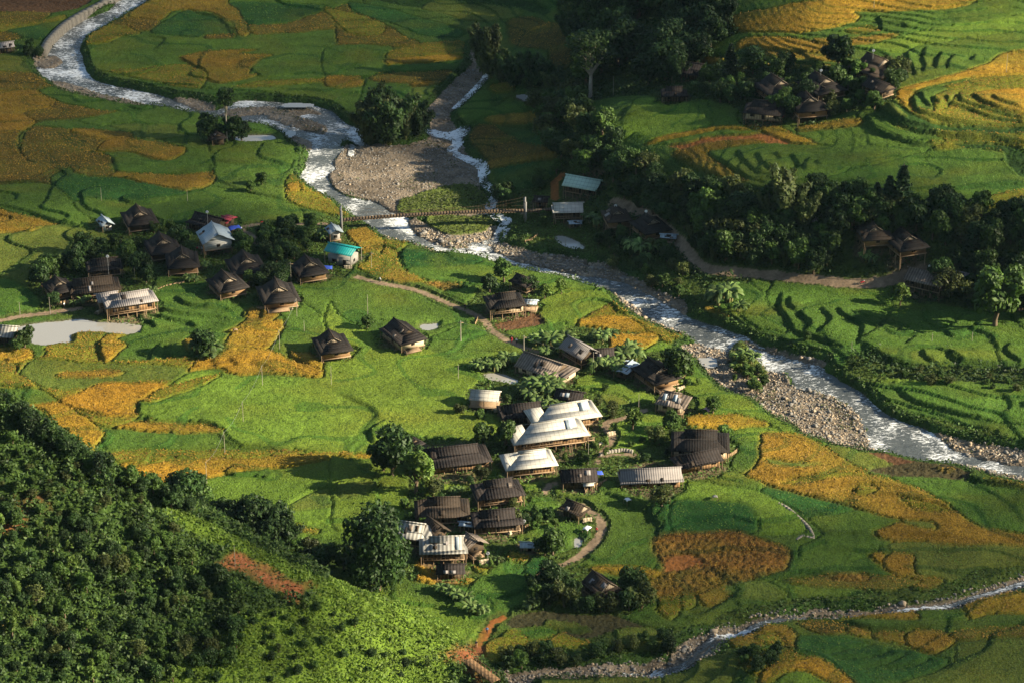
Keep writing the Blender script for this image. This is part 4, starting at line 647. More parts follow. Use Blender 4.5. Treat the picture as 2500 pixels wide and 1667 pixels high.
# ---------------------------------------------------------------- split into objects by what covers the ground
pr = np.stack([X, Y, Z-CAMZ], -1); dep = pr[...,1]*cp-pr[...,2]*sp_; PXX = 1250+FPX*pr[...,0]/dep; PYY = 833.5-FPX*(pr[...,1]*sp_+pr[...,2]*cp)/dep
VIS = (PXX > -140) & (PXX < 2640) & (PYY > -110) & (PYY < 1830)
def mesh_from_grid(name, cellmask, Zg, attrs, mat, smooth_=True):
    ci, cj = np.nonzero(cellmask); used = np.zeros((NX, NY), bool)
    for a, b in ((0,0),(1,0),(1,1),(0,1)): used[ci+a, cj+b] = True
    idx = np.full((NX, NY), -1, np.int64); ui, uj = np.nonzero(used); idx[ui, uj] = np.arange(len(ui))
    me = bpy.data.meshes.new(name); nv = len(ui); nf = len(ci)
    me.vertices.add(nv); me.vertices.foreach_set('co', np.stack([X[ui,uj], Y[ui,uj], Zg[ui,uj]], 1).astype(np.float32).ravel())
    f = np.stack([idx[ci,cj], idx[ci+1,cj], idx[ci+1,cj+1], idx[ci,cj+1]], 1)
    me.loops.add(nf*4); me.loops.foreach_set('vertex_index', f.astype(np.int32).ravel())
    me.polygons.add(nf); me.polygons.foreach_set('loop_start', np.arange(0, nf*4, 4, dtype=np.int32))
    me.update(calc_edges=True); me.validate(clean_customdata=False)
    if smooth_: me.polygons.foreach_set('use_smooth', np.ones(nf, bool))
    for an, av in attrs.items():
        if av.ndim == 3:
            a = me.attributes.new(an, 'FLOAT_COLOR', 'POINT'); q = np.ones((nv, 4), np.float32); q[:,:3] = np.clip(av[ui,uj], .002, 1); a.data.foreach_set('color', q.ravel())
        else:
            a = me.attributes.new(an, 'FLOAT', 'POINT'); a.data.foreach_set('value', av[ui,uj].astype(np.float32))
    o = bpy.data.objects.new(name, me); COL.objects.link(o); me.materials.append(mat); return o
CELLVIS = VIS[:-1,:-1]; CC_ = CLS[:-1,:-1]; HL = HILL[:-1,:-1]
def tag(o, label=None, cat=None, group=None, kind=None):
    if label: o['label'] = label
    if cat: o['category'] = cat
    if group: o['group'] = group
    if kind: o['kind'] = kind
    return o
tag(mesh_from_grid('ground', CELLVIS & ((CC_ == 0) | (CC_ == 5)) & ~HL, Z, dict(col=CC), M_ground), 'scrubby grass banks and field edges of the valley floor', 'ground', kind='structure')
tag(mesh_from_grid('hill', CELLVIS & HL, Z, dict(col=CC), M_ground), 'near hillside with red bare earth patches in the lower left', 'hill', kind='structure')
tag(mesh_from_grid('green_rice', CELLVIS & (CC_ == 1) & ~HL, Z, dict(col=CC), M_rice), 'green rice growing in the terraced paddies', 'rice', kind='stuff')
tag(mesh_from_grid('ripe_rice', CELLVIS & (CC_ == 2) & ~HL, Z, dict(col=CC), M_ripe), 'ripening golden and brown rice in the paddies', 'rice', kind='stuff')
tag(mesh_from_grid('gravel', CELLVIS & (CC_ == 3) & ~HL, Z, dict(col=CC), M_gravel), 'grey gravel of the river bed and its bars', 'gravel', kind='structure')
tag(mesh_from_grid('path', CELLVIS & (CC_ == 4) & ~HL, Z, dict(col=CC), M_path), 'pale dirt paths and road winding between the fields', 'path', kind='structure')
# water
RV = np.array([(x_, y_) for x_, y_ in march(np.array([(262,30),(160,110),(250,215),(400,245),(600,285),(720,330),(780,400),(870,480),(960,530),(1100,590),(1300,645),(1500,700),(1650,760),(1800,820),(1960,900),(2120,1000),(2300,1085),(2480,1130)], float), Hv)[:,:2]])
rip_ = fbm(N1, X/3.0, Y/1.6, 3)*.30+(RNG.random((NX, NY))-.5)*.10
slab = WAT_LV+rip_*.8
wm = blur(RIV, 1.2) > .12
wo = mesh_from_grid('river', (wm & ~HILL)[:-1,:-1] & CELLVIS, slab, dict(foam=FOAM), M_water); tag(wo, 'grey white water river running down the valley', 'river', kind='structure')
cm = np.zeros((NX, NY), bool); cz = Z.copy()
for L, wd, t in CREEKS:
    s = box(L, 8); d, _, tt = line_dist(L, s); m = d < wd*.62; cm[s] |= m & ~HILL[s]
    cz[s] = np.where(m, blur(Z[s], 1.6)+.10+.14*fbm(N2, X[s]/1.2, Y[s]/1.2, 2), cz[s])
co_ = mesh_from_grid('stream', cm[:-1,:-1] & CELLVIS, cz, dict(foam=FOAM), M_water); tag(co_, 'small white side streams among stones', 'stream', kind='structure')
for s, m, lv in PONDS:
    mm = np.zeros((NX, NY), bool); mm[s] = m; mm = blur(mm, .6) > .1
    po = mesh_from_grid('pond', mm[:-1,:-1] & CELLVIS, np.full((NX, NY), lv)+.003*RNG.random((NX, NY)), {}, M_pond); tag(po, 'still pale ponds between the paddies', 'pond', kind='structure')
def Zat(x, y): return samp(Z, GX0, GY0, GS, np.asarray(x, float), np.asarray(y, float))
def ground(px, py, H=Hs): return snap(march(np.array([[px, py]], float), H)[0], H)
def snap(p, H=Hs):
    p = p.copy()
    if GX0 < p[0] < GX1-1 and GY0 < p[1] < GY1-1:
        i = int((p[0]-GX0)/GS); j = int((p[1]-GY0)/GS); z = (Z-CR2)[max(i-1,0):i+3, max(j-1,0):j+3].mean() if H is Hs else float(Hv(p[0], p[1]))
        p[2] = z
    return p
# distant ground: coarse sheet, mountains well outside the frame
def outer():
    xs = np.arange(-1700, 1701, 20.); ys = np.arange(-500, 2600, 20.); A, B = np.meshgrid(xs, ys, indexing='ij')
    h = Hv(np.clip(A, -300, 340), np.clip(B, 420, 1000))
    r = np.maximum(np.hypot(np.maximum(np.abs(A)-330, 0), np.maximum(B-1050, 0)), 0)
    h = h+np.minimum(r*.20, 330)*(1+.7*fbm(N1, A/260, B/260, 3))+np.clip(380-B, 0, 900)*.62*(A < 9e9)
    ins = (A > -200) & (A < 225) & (B > 420) & (B < 890); h = np.minimum(h, 300); h = np.where(ins, h-6, np.where(B < 1050, h-1.2, h))
    ni, nj = A.shape; me = bpy.data.meshes.new('mountains'); v = np.stack([A, B, h], -1).reshape(-1, 3)
    I, J = np.meshgrid(np.arange(ni-1), np.arange(nj-1), indexing='ij'); f = np.stack([I*nj+J, (I+1)*nj+J, (I+1)*nj+J+1, I*nj+J+1], -1).reshape(-1, 4)
    me.vertices.add(len(v)); me.vertices.foreach_set('co', v.astype(np.float32).ravel()); me.loops.add(f.size); me.loops.foreach_set('vertex_index', f.astype(np.int32).ravel())
    me.polygons.add(len(f)); me.polygons.foreach_set('loop_start', np.arange(0, f.size, 4, dtype=np.int32)); me.update(calc_edges=True)
    me.polygons.foreach_set('use_smooth', np.ones(len(f), bool)); me.materials.append(M_far)
    o = bpy.data.objects.new('terrain', me); COL.objects.link(o); tag(o, 'mountain country around the valley', 'terrain', kind='structure')
outer()
# ---------------------------------------------------------------- vegetation
def new_mesh(name, V, F4=None, F3=None, mats=(), midx=None, smooth_=False):
    """V (n,3); F4 (m,4) quads"""
    me = bpy.data.meshes.new(name); V = np.asarray(V, np.float32); me.vertices.add(len(V)); me.vertices.foreach_set('co', V.ravel())
    fs = []; 
    nf4 = 0 if F4 is None else len(F4); nf3 = 0 if F3 is None else len(F3)
    lo = np.concatenate([np.asarray(F4, np.int32).ravel() if nf4 else np.zeros(0, np.int32), np.asarray(F3, np.int32).ravel() if nf3 else np.zeros(0, np.int32)]).astype(np.int32)
    st = np.concatenate([np.arange(nf4)*4, nf4*4+np.arange(nf3)*3]).astype(np.int32)
    me.loops.add(len(lo)); me.loops.foreach_set('vertex_index', lo); me.polygons.add(nf4+nf3); me.polygons.foreach_set('loop_start', st)
    if midx is not None: me.polygons.foreach_set('material_index', np.asarray(midx, np.int32))
    me.update(calc_edges=True)
    if smooth_: me.polygons.foreach_set('use_smooth', np.ones(nf4+nf3, bool))
    for m in mats: me.materials.append(m)
    return me
def obj(name, me, parent=None, loc=(0,0,0), rz=0, sc=1):
    o = bpy.data.objects.new(name, me); COL.objects.link(o); o.location = loc; o.rotation_euler = (0, 0, rz)
    o.scale = (sc, sc, sc) if not isinstance(sc, tuple) else sc
    if parent: o.parent = parent
    return o
def empty(name, loc, rz=0, sc=1):
    return obj(name, None, None, loc, rz, sc)
def leaf_quads(P, N, size, rng, elong=1.6, droop=0.):
    n = len(P); N = N/(np.linalg.norm(N, axis=1, keepdims=True)+1e-9); a = rng.normal(size=(n,3)); a -= (a*N).sum(1, keepdims=True)*N
    a[:,2] -= droop; a /= np.linalg.norm(a, axis=1, keepdims=True)+1e-9; b = np.cross(N, a); s = size*(.6+.8*rng.random((n,1)))
    a = a*s*elong*.5; b = b*s*.5; V = np.stack([P-a, P+b*.9, P+a, P-b*.9], 1).reshape(-1, 3); return V, np.arange(4*n).reshape(n, 4)
def lobe(c, r, n, rng, low=-.5):
    """points through the outer shell of an ellipsoid, normals outward with scatter"""
    d = rng.normal(size=(int(n*1.5)+4, 3)); d /= np.linalg.norm(d, axis=1, keepdims=True); d = d[d[:,2] > low][:n]
    rad = (rng.random((len(d),1))**.33)*.55+.5; bump_ = 1+.22*np.sin(d[:,:1]*7+c[0]*3)*np.cos(d[:,1:2]*6+c[1])
    return np.array(c)+d*np.array(r)*rad*bump_, d/np.array(r)+rng.normal(size=d.shape)*.55/np.mean(r)
def cyl(p, q, r0, r1, k=6):
    p = np.array(p, float); q = np.array(q, float); d = q-p; d /= np.linalg.norm(d)+1e-9; u = np.cross(d, [.3,.9,.2]); u /= np.linalg.norm(u); v = np.cross(d, u)
    a = np.arange(k)/k*2*np.pi; ring = np.cos(a)[:,None]*u+np.sin(a)[:,None]*v; V = np.vstack([p+ring*r0, q+ring*r1]); i = np.arange(k); j = (i+1)%k
    return V, np.stack([i, j, j+k, i+k], 1)
def tubes(L):
    V = []; F = []; o = 0
    for pts, rs in L:
        for a in range(len(pts)-1):
            v, f = cyl(pts[a], pts[a+1], rs[a], rs[a+1]); V.append(v); F.append(f+o); o += len(v)
    return np.vstack(V), np.vstack(F)
TM = {}
def broad(key, H, Rr, n, leafm, nl=9, ls=.42, seed=0, trunk=.35, barkm=None, flat=1.):
    rng = np.random.default_rng(seed); V = []; F = []; o = 0; th = H*trunk; limbs = [([(0,0,-1),(.1,0,th*.5),(rng.normal()*.2,rng.normal()*.2,th)], [Rr*.09+.08,Rr*.07+.06,Rr*.055+.04])]
    for k in range(nl):
        a = k*2.4+rng.random()*1.2; rr = Rr*(.15+.55*rng.random()); z = th+(H-th)*(.12+.72*(k+.5)/nl); rr *= 1.15-abs(z/H-.55)*1.0
        c = np.array([math.cos(a)*rr, math.sin(a)*rr, z]); s = Rr*(.34+.22*rng.random()); m = int(n/nl)
        p, nn = lobe(c, (s, s, s*.78*flat), m, rng); v, f = leaf_quads(p, nn, ls, rng); V.append(v); F.append(f+o); o += len(v)
        limbs.append(([(0,0,th*.8),tuple(c*np.array([.5,.5,1])*np.array([1,1,.86])),tuple(c)], [Rr*.04+.03,Rr*.03+.02,.02]))
    crown = new_mesh(key+'_crown', np.vstack(V), np.vstack(F), mats=[leafm]); tv, tf = tubes(limbs); trunk_ = new_mesh(key+'_trunk', tv, tf, mats=[barkm or M_bark], smooth_=True)
    TM[key] = (crown, trunk_, H)
for i in range(3): broad('br%d' % i, 8., 3.4+.4*i, 2600, ML['dark'], 10+i, .48, 10+i, .22)
for i in range(3): broad('md%d' % i, 7., 2.9+.3*i, 2000, ML['mid'], 9, .46, 20+i, .28)
for i in range(2): broad('lt%d' % i, 6., 2.1, 700, ML['lite'], 8, .42, 30+i, .35)
for i in range(2): broad('ol%d' % i, 5., 2.6, 1100, ML['olive'], 8, .36, 35+i, .18)
broad('giant', 14., 6.2, 11000, ML['dark'], 34, .5, 41, .04)
broad('tallt', 16., 3.6, 1500, ML['dark'], 9, .5, 43, .62, M_barkp, .6)
broad('kapok', 18., 6.6, 2300, ML['mid'], 20, .5, 44, .42, M_barkp, .38)
def bamboo(key, H, Rr, culms, n, seed, leafm=None):
    rng = np.random.default_rng(seed); V = []; F = []; o = 0; limbs = []
    for k in range(culms):
        a = rng.random()*6.283; lean = Rr*(.15+.85*rng.random()); h = H*(.62+.38*rng.random()); b = np.array([math.cos(a), math.sin(a), 0])*Rr*.22*rng.random(); tip = b+np.array([math.cos(a)*lean, math.sin(a)*lean, 0])
        ts = np.linspace(0, 1, 6); P = np.stack([b+(tip-b)*t**2.2+np.array([0,0,h*(t-.16*t**3.5)]) for t in ts]); limbs.append(([tuple(q) for q in P], list(np.linspace(.07,.015,6))))
        m = int(n/culms); t = .18+.82*rng.random(m)**.8; c = np.stack([np.interp(t, ts, P[:,i]) for i in range(3)], 1); wr = (.35+.5*np.sin(np.pi*np.clip(t*.9, 0, 1)))*Rr*.42
        off = rng.normal(size=(m,3)); off /= np.linalg.norm(off, axis=1, keepdims=True); c = c+off*wr[:,None]*rng.random((m,1))**.5*np.array([1,1,.8]); c[:,2] -= wr*.4*rng.random(m)
        v, f = leaf_quads(c, off+np.array([0,0,.6]), .40, rng, 1.9, .8); V.append(v); F.append(f+o); o += len(v)
    TM[key] = (new_mesh(key+'_crown', np.vstack(V), np.vstack(F), mats=[leafm or ML['bam']]), (lambda q: new_mesh(key+'_culms', q[0], q[1], mats=[M_culm]))(tubes(limbs)), H)
bamboo('bm0', 12., 3.9, 20, 8500, 51); bamboo('bm1', 13., 3.4, 16, 7500, 52); bamboo('bm2', 11., 4.4, 22, 9000, 53, ML['dark'])
def pine(key, H, Rr, n, seed):
    rng = np.random.default_rng(seed); V = []; F = []; o = 0; limbs = [([(0,0,-1),(0,0,H*.5),(0,0,H)], [.22,.14,.02])]
    for k in range(14):
        z = H*(.16+.82*k/14); r = Rr*(1-(k/14.5))**.8+.15
        for j in range(5):
            a = j*1.257+k*.7+rng.random()*.5; rr = r*(.75+.4*rng.random()); m = int(n/70); t = rng.random(m)**.6; p = np.stack([math.cos(a)*rr*t, math.sin(a)*rr*t, z-.25*rr*t+.1*rr*t*t], 1)+rng.normal(size=(m,3))*.16*r*np.array([1,1,.45])
            v, f = leaf_quads(p, rng.normal(size=(m,3))*.6+np.array([0,0,1]), .34, rng, 2.); V.append(v); F.append(f+o); o += len(v)
        limbs.append(([(0,0,z),(math.cos(k*2.4)*r*.8,math.sin(k*2.4)*r*.8,z-.2*r)], [.05,.02]))
    TM[key] = (new_mesh(key+'_crown', np.vstack(V), np.vstack(F), mats=[ML['pine']]), (lambda q: new_mesh(key+'_trunk', q[0], q[1], mats=[M_bark]))(tubes(limbs)), H)
pine('pn0', 9., 2.1, 1700, 61); pine('pn1', 8., 2.6, 1500, 62)
def banana(key, seed, H=4.2):
    rng = np.random.default_rng(seed); V = []; F = []; o = 0; limbs = [([(0,0,-.5),(.05,0,H*.3),(0,0,H*.5)], [.18,.15,.09])]
    for k in range(11):
        a = k*2.4+rng.random()*.6; up = .35+.9*rng.random(); Ln = H*(.5+.25*rng.random()); t = np.linspace(0, 1, 7); r = Ln*(t*.95-.18*t**3); z = H*.48+Ln*(up*t-(.55+.5*rng.random())*up*t*t-.18*t**3)
        wd = .36*np.sin(np.pi*np.clip(t*.93+.06, 0, 1))**.7*(1+.2*rng.random())+.02; d = np.array([math.cos(a), math.sin(a)]); s = np.array([-d[1], d[0]]); 
        for q in (-1, 1):
            A = np.stack([d[0]*r, d[1]*r, z], 1); B = A+np.stack([s[0]*wd*q, s[1]*wd*q, -wd*.45], 1); vv = np.empty((14,3)); vv[0::2] = A; vv[1::2] = B; V.append(vv); i = np.arange(6)*2; F.append(np.stack([i, i+1, i+3, i+2], 1)+o); o += 14
    TM[key] = (new_mesh(key+'_leaves', np.vstack(V), np.vstack(F), mats=[ML['ban']]), (lambda q: new_mesh(key+'_stem', q[0], q[1], mats=[M_stem], smooth_=True))(tubes(limbs)), H)
for i in range(4): banana('bn%d' % i, 70+i, 3.8+.4*i)
def plant(key, p, h, name, label, cat, group=None, parts=('crown','trunk'), wide=1.):
    c, t, H = TM[key]; s = h/H; o = empty(name, tuple(p), random.random()*6.28, (s*wide, s*wide, s)); tag(o, label, cat, group)
    obj(parts[0], c, o); obj(parts[1], t, o); return o
KN = dict(br=('broadleaf_tree','tree',('crown','trunk')), md=('leafy_tree','tree',('crown','trunk')), lt=('young_tree','tree',('crown','trunk')), ol=('bushy_tree','tree',('crown','trunk')), bm=('bamboo_clump','bamboo',('foliage','culms')), pn=('conifer','tree',('crown','trunk')), bn=('banana_plant','banana plant',('leaves','stem')))
NV = dict(br=3, md=3, lt=2, ol=2, bm=3, pn=2, bn=4)
def veg(kind, px, py, hpx, label, group=None, H=Hs, wide=1., p=None):
    """one plant whose foot is seen at photo pixel (px,py) and which stands hpx photo pixels tall"""
    p = ground(px, py, H) if p is None else p; h = hpx*MPX(p)/math.cos(R(28)); n, cat, parts = KN[kind[:2]]; key = kind if kind in TM else kind[:2]+str(random.randrange(NV[kind[:2]]))
    return plant(key, p-np.array([0,0,.15]), h, n, label, cat, group, parts, wide)
# notable single plants ------------------------------------------------------------
plant('tallt', ground(555,346), 17.5, 'tall_tree', 'tall straight tree with bare pale trunk beside the square riverside pond', 'tree', wide=.75)
plant('kapok', ground(1441,238), 21.5, 'tall_tree', 'tall pale trunked tree with wide open crown rising before the dark wood', 'tree', wide=.95)
plant('giant', ground(925,1440), 20.5, 'giant_tree', 'huge dark spreading tree at the foot of the near hill beside the pale roofs', 'tree', wide=.78)
for q in [('br',512,345,62,'round dark tree left of the tall tree by the square pond'),('br',568,342,58,'dark tree directly behind the tall trunk by the square pond'),('br',590,340,48,'smaller dark tree between tall trunk and square pond'),
 ('lt',1014,1207,112,'slender light green tree standing alone before the long dark roof'),('br',960,1160,110,'dark tree left of the long dark roofed house'),('md',935,1150,80,'lower bushy tree on the left of the dark tree by the long roof'),
 ('bm0',900,340,158,'tallest leaning bamboo clump on the gravel island'),('bm2',945,345,150,'thick central bamboo clump on the gravel island'),('bm1',990,338,132,'right bamboo clump on the gravel island'),('bm2',1020,330,90,'low right edge bamboo clump on the gravel island'),
 ('bm1',1198,192,150,'tall feathery bamboo beside the side stream'),('bm0',1185,170,120,'feathery bamboo behind the tall bamboo by the side stream'),('bm2',1258,212,95,'vine hung bamboo right of the tall bamboo'),('bm2',1310,212,90,'drooping vine covered bamboo above the small falls'),('bm0',1350,240,75,'rounded bamboo clump above the white falls'),('bm0',1225,200,85,'middle bamboo clump beside the tall streamside one'),
 ('br',2045,165,78,'dark flat topped tree standing behind the hill hamlet'),('pn',1783,185,78,'dark pointed tree at the left of the hill hamlet'),('br',1838,180,62,'spiky dark tree behind the left thatched roof of the hill hamlet'),
 ('bm1',1918,560,185,'tallest bamboo clump rising from the shaded wood'),('bm0',1905,480,85,'upper bamboo top against the pale field'),('bm0',1960,570,110,'bamboo clump to the right of the tallest one in the shaded wood'),('bm1',1875,560,100,'bamboo clump left of the tallest one in the shaded wood'),
 ('pn0',2200,520,118,'tallest dark conifer of the three above the shaded wood'),('pn0',2168,520,92,'middle dark conifer of the three above the shaded wood'),('pn0',2138,520,74,'shortest dark conifer of the three above the shaded wood'),('pn1',2375,620,78,'lone conifer with a bare trunk in the right wood'),
 ('md',2430,800,135,'tall round crowned tree in the shade at the right edge'),('md',2495,760,100,'round leafy tree cut by the right edge'),('lt',2198,750,55,'small leafy tree on the edge of the bright right paddies'),
 ('br',1020,1130,40,'small dark shrub tree at the left end of the long dark roof'),('md',897,805,36,'single dark bush beside the pole and dark roofed house'),('ol',1615,1240,55,'sparse bushy tree alone in the green paddies'),
 ('md',1350,1355,70,'round green tree right of the small white shed'),('br',1330,1355,45,'dark bush close behind the small white shed'),('ol',1080,1090+0,1,'x'),
 ('md',1650,935,88,'yellowish tree growing before the thatched riverside house'),('br',1195,715,45,'dark tree behind the thatched house by the path'),('md',1230,690,52,'rounded tree above the thatched house by the path'),('br',1290,715,40,'small dark tree right of the thatched house'),
 ('lt',1330,735,40,'thin pale tree on the green field by the path house'),('lt',1370,720,44,'thin upright young tree alone in the green field'),('lt',1545,1010+45,60,'slim tree standing beside the small footpath'),
 ('br',498,870,60,'dark round tree joined to the banana grove in the gold rice'),('ol',450,465,30,'x'),('md',640,455,32,'low dark thicket tree in the upper left paddies'),('md',612,470,28,'low spreading thicket bush in the upper left paddies'),
 ('br',1280,1130+60,1,'x'),('md',1180,1130-40,60,'bushy grey green tree between the long dark roof and white roof'),('md',1235,1095,60,'grey green tree left of the white roofed longhouse'),('ol',1275,1100,38,'small round olive shrub before the white roofed longhouse'),
 ('ol',1058,1210,42,'round olive bush above the brown tiled roof'),('ol',1175,1170,36,'olive bush behind the dark hipped roof'),('lt',1220,1225,40,'little pale tree before the dark hipped roof'),('lt',1205,1280,44,'pale tree standing before the lower dark roof'),('ol',1252,1285,44,'brownish bare bush before the lower dark roof'),
 ('md',1035,1290,32,'dark shrub above the pale roofs of the lower hamlet'),('lt',1400,1110-150,20,'x'),('md',1740,1010,45,'bright green bush near the pink covered heap'),('md',1770,1075,40,'dark green bush behind the large dark roof'),('md',1640,1060,52,'leafy tree left of the large dark roof'),('ol',1600,1080,40,'low bush left of the lower dark roof'),
 ('br',1590,745,40,'x'),('md',60,850,50,'leafy tree on the near bank of the pond'),('md',40,860,36,'dark bush below the pale roof at the left edge')]:
    if q[4] == 'x' or q[3] < 2: continue
    veg(*q)
# bananas
BN = [('banana plants in the gold rice grove','broad leaved banana plant in the grove amid golden rice',[(500,862,75),(520,868,62),(482,866,60),(512,880,50)]),
 ('banana plants north of the grey roofed house','banana plant at the field edge above the grey roofed house',[(1325,845,58),(1345,850,62),(1308,842,48),(1380,840,56),(1395,852,48),(1372,865,52),(1330,870,45)]),
 ('banana plants right of the grey roofed house','banana plant beside the gold field right of the grey roofed house',[(1455,835,50),(1472,838,55),(1488,832,48),(1535,870,62),(1550,880,60),(1520,885,58),(1500,905,60),(1480,900,55),(1455,905,58),(1512,918,52),(1540,860,48)]),
 ('banana row along the bright field','banana plant in the row at the right edge of the bright field',[(1160,900,42),(1175,903,46),(1190,902,44),(1205,905,48),(1220,902,44),(1240,892,52),(1255,890,50),(1232,880,40)]),
 ('bananas between the brown and white roofs','banana plant in the thick grove between brown sheet roof and thatch',[(1320,960,70),(1335,968,66),(1350,975,62),(1300,955,62),(1360,955,60),(1290,975,55),(1310,990,50),(1340,1000,52),(1280,960,52),(1365,1000,44),(1340,945,56),(1325,1005,44),(1375,980,44)]),
 ('bananas on the right bank','banana plant on the bank above the right side of the river',[(1755,748,92),(1775,742,84),(1788,738,70),(1805,762,52),(1765,730,58),(1745,738,60)]),
 ('bananas below the bridge hamlet','banana plant beside the pond below the bridge hamlet',[(1545,620,62),(1565,625,66),(1590,622,58),(1608,612,45),(1530,605,45),(1575,640,40),(1450,555,58),(1440,548,48),(1460,560,44)]),
 ('bananas on the river islet','banana plant topping the fenced river islet',[(1805,880,48),(1820,872,50),(1838,880,48),(1795,895,40)]),
 ('bananas on the near slope','banana plant on the slope between near hill and lower fields',[(1075,1450,46),(1095,1455,50),(1115,1465,50),(1135,1475,54),(1150,1495,56),(1165,1505,58),(1180,1500,44),(1290,1490,46),(1300,1485,42)]),
 ('bananas of the left hamlet','banana plant in the gardens of the left hamlet',[(460,690,40),(475,692,36),(375,720,34),(200,745,38),(215,740,34),(180,750,30),(720,575,36),(735,580,40),(775,585,44),(790,590,40),(700,580,34),(500,655,34)]),
 ('bananas by the dark hipped roof','banana plant above the brown roof of the lower hamlet',[(1110,1205,34),(1122,1203,32),(1100,1203,28),(1200,1370,28),(1215,1375,28)]),
 ('bananas of the shaded right hamlet','banana plant in the shade below the right hamlet',[(2115,640,48),(2130,648,44),(2220,505,40),(2225,515,36),(1890,178,24),(2075,205,26),(1695,215,26)])]
for g, lb, pts in BN:
    xs_ = sorted(q[0] for q in pts); ys_ = sorted(q[1] for q in pts); hs_ = sorted(q[2] for q in pts); lb0 = lb
    for px, py, h in pts:
        u = (px-xs_[0])/(xs_[-1]-xs_[0]+1); v_ = (py-ys_[0])/(ys_[-1]-ys_[0]+1)
        lb = ('taller ' if h > hs_[len(hs_)//2] else 'lower ')+('front ' if v_ > .6 else 'rear ' if v_ < .4 else 'middle ')+('left ' if u < .34 else 'right ' if u > .66 else '')+lb0
        for q in range(2): veg('bn', px+random.uniform(-6,6)*q, py+random.uniform(-3,3)*q, h*.80*(1-.15*q*random.random()), lb, g)
# woods: counted trees in traced areas
def scatter(poly, n, seed, H=Hs, mind=3.0):
    rng = np.random.default_rng(seed); poly = np.array(poly, float); a = poly.min(0); b = poly.max(0); m = n*14
    q = a+(b-a)*rng.random((m,2)); q = q[inside(poly, q[:,0], q[:,1])]; W = march(q, H); out = []; w = np.zeros((0,2))
    for k in range(len(q)):
        if len(w) and ((w-W[k,:2])**2).sum(1).min() < mind*mind: continue
        w = np.vstack([w, W[k,:2]]); out.append((q[k,0], q[k,1], W[k]))
        if len(out) >= n: break
    return out
def wood(poly, n, seed, kinds, hr, label, group, mind=3., H=Hs):
    rr = random.Random(seed); A = np.array(poly, float); lo, hi = A.min(0), A.max(0)
    i = min([label.find(w_) for w_ in (' packed',' on ',' in ',' between ',' among ',' around ',' below ',' behind ',' beside ',' by ',' above ',' right of ',' left of ') if label.find(w_) > 0])
    noun = label[:i].split()[-1]; place = label[i:].replace(' packed', '')
    def name_it(k, x, y, hh):
        adj = dict(br='round dark', md='green leafy', ol='olive', lt='pale', bm='feathery')[k[:2]]; sz = 'tall' if hh > hr[0]+.62*(hr[1]-hr[0]) else 'low' if hh < hr[0]+.32*(hr[1]-hr[0]) else 'middling'
        u = (x-lo[0])/(hi[0]-lo[0]); v_ = (y-lo[1])/(hi[1]-lo[1]); ps = ('upper ' if v_ < .33 else 'lower ' if v_ > .67 else '')+('far left' if u < .2 else 'left' if u < .4 else 'centre' if u < .6 else 'right' if u < .8 else 'far right')
        return f'{sz} {adj} {noun} {ps}{place}'
    for x, y, p in sorted(scatter(poly, n, seed, H, mind), key=lambda t: t[1]):
        k = rr.choice(kinds); hh = rr.uniform(*hr)
        if any(abs(x-a) < 36+3*r and y-hh < b-14 and y > b-16 or (abs(x-a) < 5*r and abs(y-b+10) < 18) for a, b, r in YARDS if a < 1650): continue
        veg(k, x, y, hh, name_it(k, x, y, hh), group, H, 1., snap(p, H))
wood([(1400,-60),(1780,-60),(1790,70),(1740,110),(1720,170),(1660,215),(1500,225),(1380,200),(1370,60)], 60, 1, ['br','br','md','bm2','br'], (55,95), 'dark broad tree packed in the wood at the top middle', 'trees of the dark top middle wood', 3.6)
wood([(1290,260),(1380,240),(1470,330),(1560,400),(1640,430),(1760,470),(1850,500),(1800,560),(1700,560),(1600,470),(1500,430),(1400,430),(1330,360)], 46, 2, ['br','md','ol','br'], (34,62), 'dark green tree on the shaded bank above the bridge hamlet', 'trees of the shaded bank above the bridge hamlet', 3.2)
wood([(1750,500),(1850,520),(1960,500),(2060,490),(2200,530),(2350,540),(2560,560),(2560,640),(2300,620),(2150,540),(2060,600),(2000,670),(1850,660),(1740,640),(1700,600)], 62, 3, ['br','md','br','ol','md'], (40,75), 'blue shaded tree in the wood below the upper right fields', 'trees of the shaded wood below the upper right fields', 3.2)
wood([(1480,440),(1600,470),(1700,520),(1850,560),(1980,600),(2050,640),(2000,672),(1850,660),(1740,645),(1660,590),(1600,530),(1520,500)], 46, 7, ['br','md','br','bm'], (34,60), 'dark tree between the road and the upper fields', 'trees between the road and the upper fields', 2.8)
wood([(1960,470),(2150,500),(2300,520),(2560,545),(2560,600),(2300,590),(2100,570),(1980,540)], 34, 8, ['br','md','br'], (40,70), 'dark tree below the big pale green field', 'trees below the big pale green field', 2.8)
wood([(2300,650),(2560,640),(2560,780),(2440,760),(2330,740),(2260,720)], 22, 4, ['br','md','ol'], (35,65), 'dark tree in the shade around the right hand houses', 'trees around the right hand shaded houses', 3.2)
wood([(1700,190),(1800,190),(1870,170),(2000,175),(2100,165),(2220,190),(2240,215),(2150,265),(2080,280),(1950,290),(1800,270),(1720,250)], 44, 5, ['br','md','br','ol','md'], (28,50), 'dark garden tree between the thatched roofs of the hill hamlet', 'garden trees of the hill hamlet', 2.8)
wood([(1580,560),(1640,640),(1700,700),(1650,740),(1560,690),(1480,640),(1450,600),(1500,560)], 20, 6, ['md','ol','br'], (20,38), 'low bush on the green river bank below the road', 'bushes between road and river', 3.)
